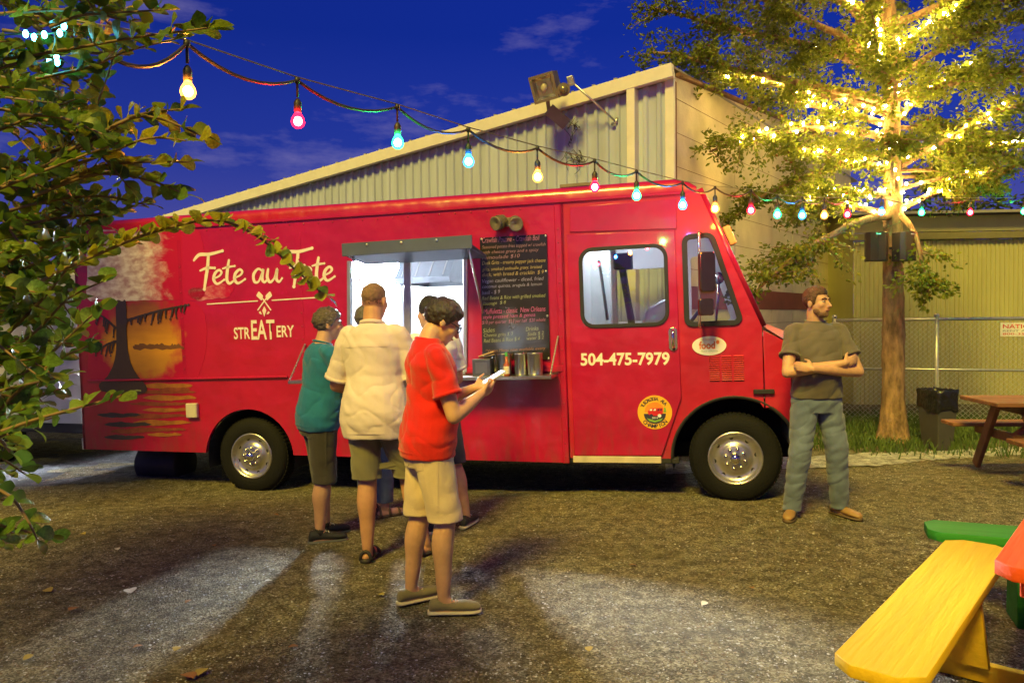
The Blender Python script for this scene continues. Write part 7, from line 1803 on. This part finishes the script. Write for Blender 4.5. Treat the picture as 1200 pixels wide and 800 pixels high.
# phone in his hands (lit screen)
php = redm.matrix_basis @ Vector((.02, .335, 1.265)); phn = empty("mobile_phone", php, "pale mobile phone with lit screen held by the person in red", "phone")
fwd = (redm.matrix_basis.to_3x3() @ Vector((0, 1, .55))).normalized(); rgt = (redm.matrix_basis.to_3x3() @ Vector((1, 0, 0))).normalized()
phn.matrix_basis = frame(php, rgt, fwd)
plate("case", rrect(-.036, -.072, .036, .072, .01), [], .010, Matrix(), mat("phone_white", (.75, .75, .77), .3), phn, .002)
plate("screen", rrect(-.031, -.060, .031, .060, .002), [], .001, Matrix.Translation((0, 0, .0062)), emit("phone_screen", (.75, .82, 1.0), 5.0), phn)

# -- tall man in the cream shirt, back to us
cp = gp(436, 657)
crm, _, _, _ = person("tall person in loose cream shirt, olive shorts and black sandals, back turned", cp, 76, 1.87, dict(
    pelvis=(.035, .02, .985), lean=3, sway=-1.5, hpitch=4, hyaw=-6, belly=.03,
    elbowR=(.31, .10, 1.18), wristR=(.20, .34, 1.16), elbowL=(-.275, .075, 1.155), wristL=(-.17, .31, 1.10), palmL=(.6, 0, -.6), curlL=.7, curlR=.6,
    ankleL=(-.03, .0, .085), ankleR=(.30, .20, .085), kneeL=(-.035, .03, .53), kneeR=(.205, .15, .54), toeL=(-.15, 1, 0), toeR=(.5, 1, 0)),
    dict(skin=SK2, hair=HS, hairshape=dict(thick=.005, rough=.003, line=[(-.12, -.07), (-.03, -.05), (.01, .0), (.03, .04), (.12, .075)]),
         shirt=dict(mat=cloth("cream_cotton", (.70, .58, .56), .06), hem=.445, sleeve=.86, ease=.026, flare=.03, cuff=.024, wr=.0065, collar=True, yoke=True), pants=dict(name="shorts", mat=cloth("olive_cotton", (.19, .17, .10)), hem=.545, leg=1.12, wr=.008),
         shoes=dict(kind='sandal', mat=mat("sandal_black", (.025, .022, .02), .6))), 1.0)
pap = crm.matrix_basis @ Vector((-.19, .33, 1.12)); pp = empty("paper_slip", pap, "crumpled white paper slip held by the person in cream", "paper")
mb = MB(); mb.add([(0, 0, 0), (.06, .01, -.01), (.065, 0, -.09), (.01, .012, -.10), (.03, .022, -.05)], [(0, 1, 4), (1, 2, 4), (2, 3, 4), (3, 0, 4)]); mb.build("sheet", mat("white_paper", (.8, .8, .78), .7), pp, fix=False)

# -- person in the teal top
tp_ = gp(376, 632)
person("person in teal top, dark knee shorts and black trainers at the counter", tp_, 30, 1.70, dict(
    pelvis=(0, .0, .90), lean=6, hpitch=2, hyaw=-12, belly=.035,
    elbowR=(.20, .17, 1.12), wristR=(.08, .36, 1.16), elbowL=(-.20, .17, 1.12), wristL=(-.06, .38, 1.18),
    ankleR=(.08, -.03, .085), ankleL=(-.085, .06, .085), toeR=(.15, 1, 0), toeL=(-.1, 1, 0)),
    dict(skin=SK1, hair=HG, hairshape=dict(thick=.020, rough=.010, top=.008, line=[(-.12, -.075), (-.03, -.055), (.02, -.01), (.05, .04), (.12, .055)]),
         shirt=dict(mat=cloth("teal_knit", (.020, .17, .33)), hem=.475, sleeve=.62, ease=.014, flare=.012, wr=.007), pants=dict(name="shorts", mat=cloth("dark_grey_twill", (.060, .052, .045)), hem=.43, leg=1.02, wr=.006),
         shoes=dict(kind='shoe', mat=mat("black_mesh", (.018, .018, .02), .6, bump=.4, bscale=200), sole=mat("sole_grey", (.10, .10, .11), .6), lace=white_sole, h=.080, sock=mat("sock_black", (.02, .02, .02), .9))), 1.04)

# -- dark-haired person in white at the counter, mostly behind the one in red
wp = gp(512, 622)
person("dark-haired person in white shirt and black trainers standing at the serving window", wp, 128, 1.78, dict(
    pelvis=(0, 0, .94), lean=3, hpitch=0, hyaw=14,
    elbowR=(.25, .06, 1.13), wristR=(.17, .27, 1.12), elbowL=(-.24, .08, 1.13), wristL=(-.12, .30, 1.16),
    ankleR=(.24, -.04, .085), ankleL=(-.06, .02, .085), toeR=(.9, .6, 0), toeL=(.3, 1, 0)),
    dict(skin=SK3, hair=HBl, hairshape=dict(thick=.020, rough=.005, top=.006, line=[(-.12, -.07), (-.03, -.05), (.015, -.02), (.045, .04), (.12, .055)]),
         shirt=dict(mat=cloth("white_cotton", (.74, .74, .74), .04), hem=.48, sleeve=.7, ease=.014, cuff=.018, wr=.008), pants=dict(name="shorts", mat=cloth("navy_twill", (.035, .04, .06)), hem=.50, leg=1.15, wr=.006),
         shoes=dict(kind='shoe', mat=MATS["black_mesh"], sole=mat("sole_tan", (.45, .42, .32), .6), lace=white_sole, h=.078)))

# -- person in blue jeans close to the truck
jp = gp(436, 604)
person("person in grey top and faded blue jeans close to the truck's side", jp, 62, 1.73, dict(
    pelvis=(0, .0, .915), lean=4, sway=-6, hpitch=3, hyaw=8,
    elbowR=(.22, .13, 1.10), wristR=(.11, .30, 1.10), elbowL=(-.24, .12, 1.12), wristL=(-.12, .32, 1.12),
    ankleR=(.13, .0, .085), ankleL=(-.08, .03, .085), toeR=(.5, 1, 0), toeL=(-.1, 1, 0)),
    dict(skin=SK1, hair=mat("hair_ash", (.10, .085, .075), .5, var=.4, scale=50, bump=.4, bscale=150), hairshape=dict(thick=.022, rough=.008, top=.006, line=[(-.12, -.095), (-.03, -.075), (.02, -.03), (.05, .04), (.12, .055)]),
         shirt=dict(mat=cloth("grey_knit", (.12, .115, .12)), hem=.48, sleeve=.8, ease=.012, wr=.007), pants=dict(name="jeans", mat=cloth("faded_denim", (.085, .12, .20), .25), hem=.125, leg=.98, wr=.007),
         shoes=dict(kind='sandal', mat=mat("sandal_brown", (.10, .06, .035), .6))))

# -- man with folded arms by the truck's nose
sp_ = at(957, 606, 8.56); sp_.z = 0
person("person with folded arms in brown tee and jeans beside the truck's nose", sp_, -90, 1.83, dict(
    pelvis=(0, 0, .965), lean=-1, hpitch=-3, hyaw=34, belly=.045,
    elbowR=(.275, .12, 1.15), wristR=(-.125, .215, 1.225), elbowL=(-.275, .12, 1.15), wristL=(.13, .265, 1.185),
    handR=(-1, -.35, .25), palmR=(0, -1, 0), thumbR=(0, 0, 1), handL=(1, -.45, .2), palmL=(0, -1, 0), thumbL=(0, 0, 1), curlR=.35, curlL=.5,
    ankleR=(.205, .02, .085), ankleL=(-.19, -.02, .085), kneeR=(.15, .05, .52), kneeL=(-.14, .04, .52), toeR=(.55, 1, 0), toeL=(-.45, 1, 0)),
    dict(skin=SK3, hair=HL, beard=True, hairshape=dict(thick=.011, rough=.006, top=.014, line=[(-.12, -.06), (-.03, -.045), (.02, -.025), (.045, .050), (.12, .062)]),
         shirt=dict(mat=cloth("brown_cotton", (.13, .11, .085)), hem=.515, sleeve=.62, ease=.014, cuff=.016, wr=.007), pants=dict(name="jeans", mat=cloth("worn_denim", (.12, .155, .23), .25), hem=.055, leg=1.0, wr=.007, belt=True),
         shoes=dict(kind='shoe', mat=mat("tan_leather", (.30, .17, .06), .5, bump=.2), sole=mat("sole_brown", (.10, .065, .035), .7), h=.082)), 1.01)
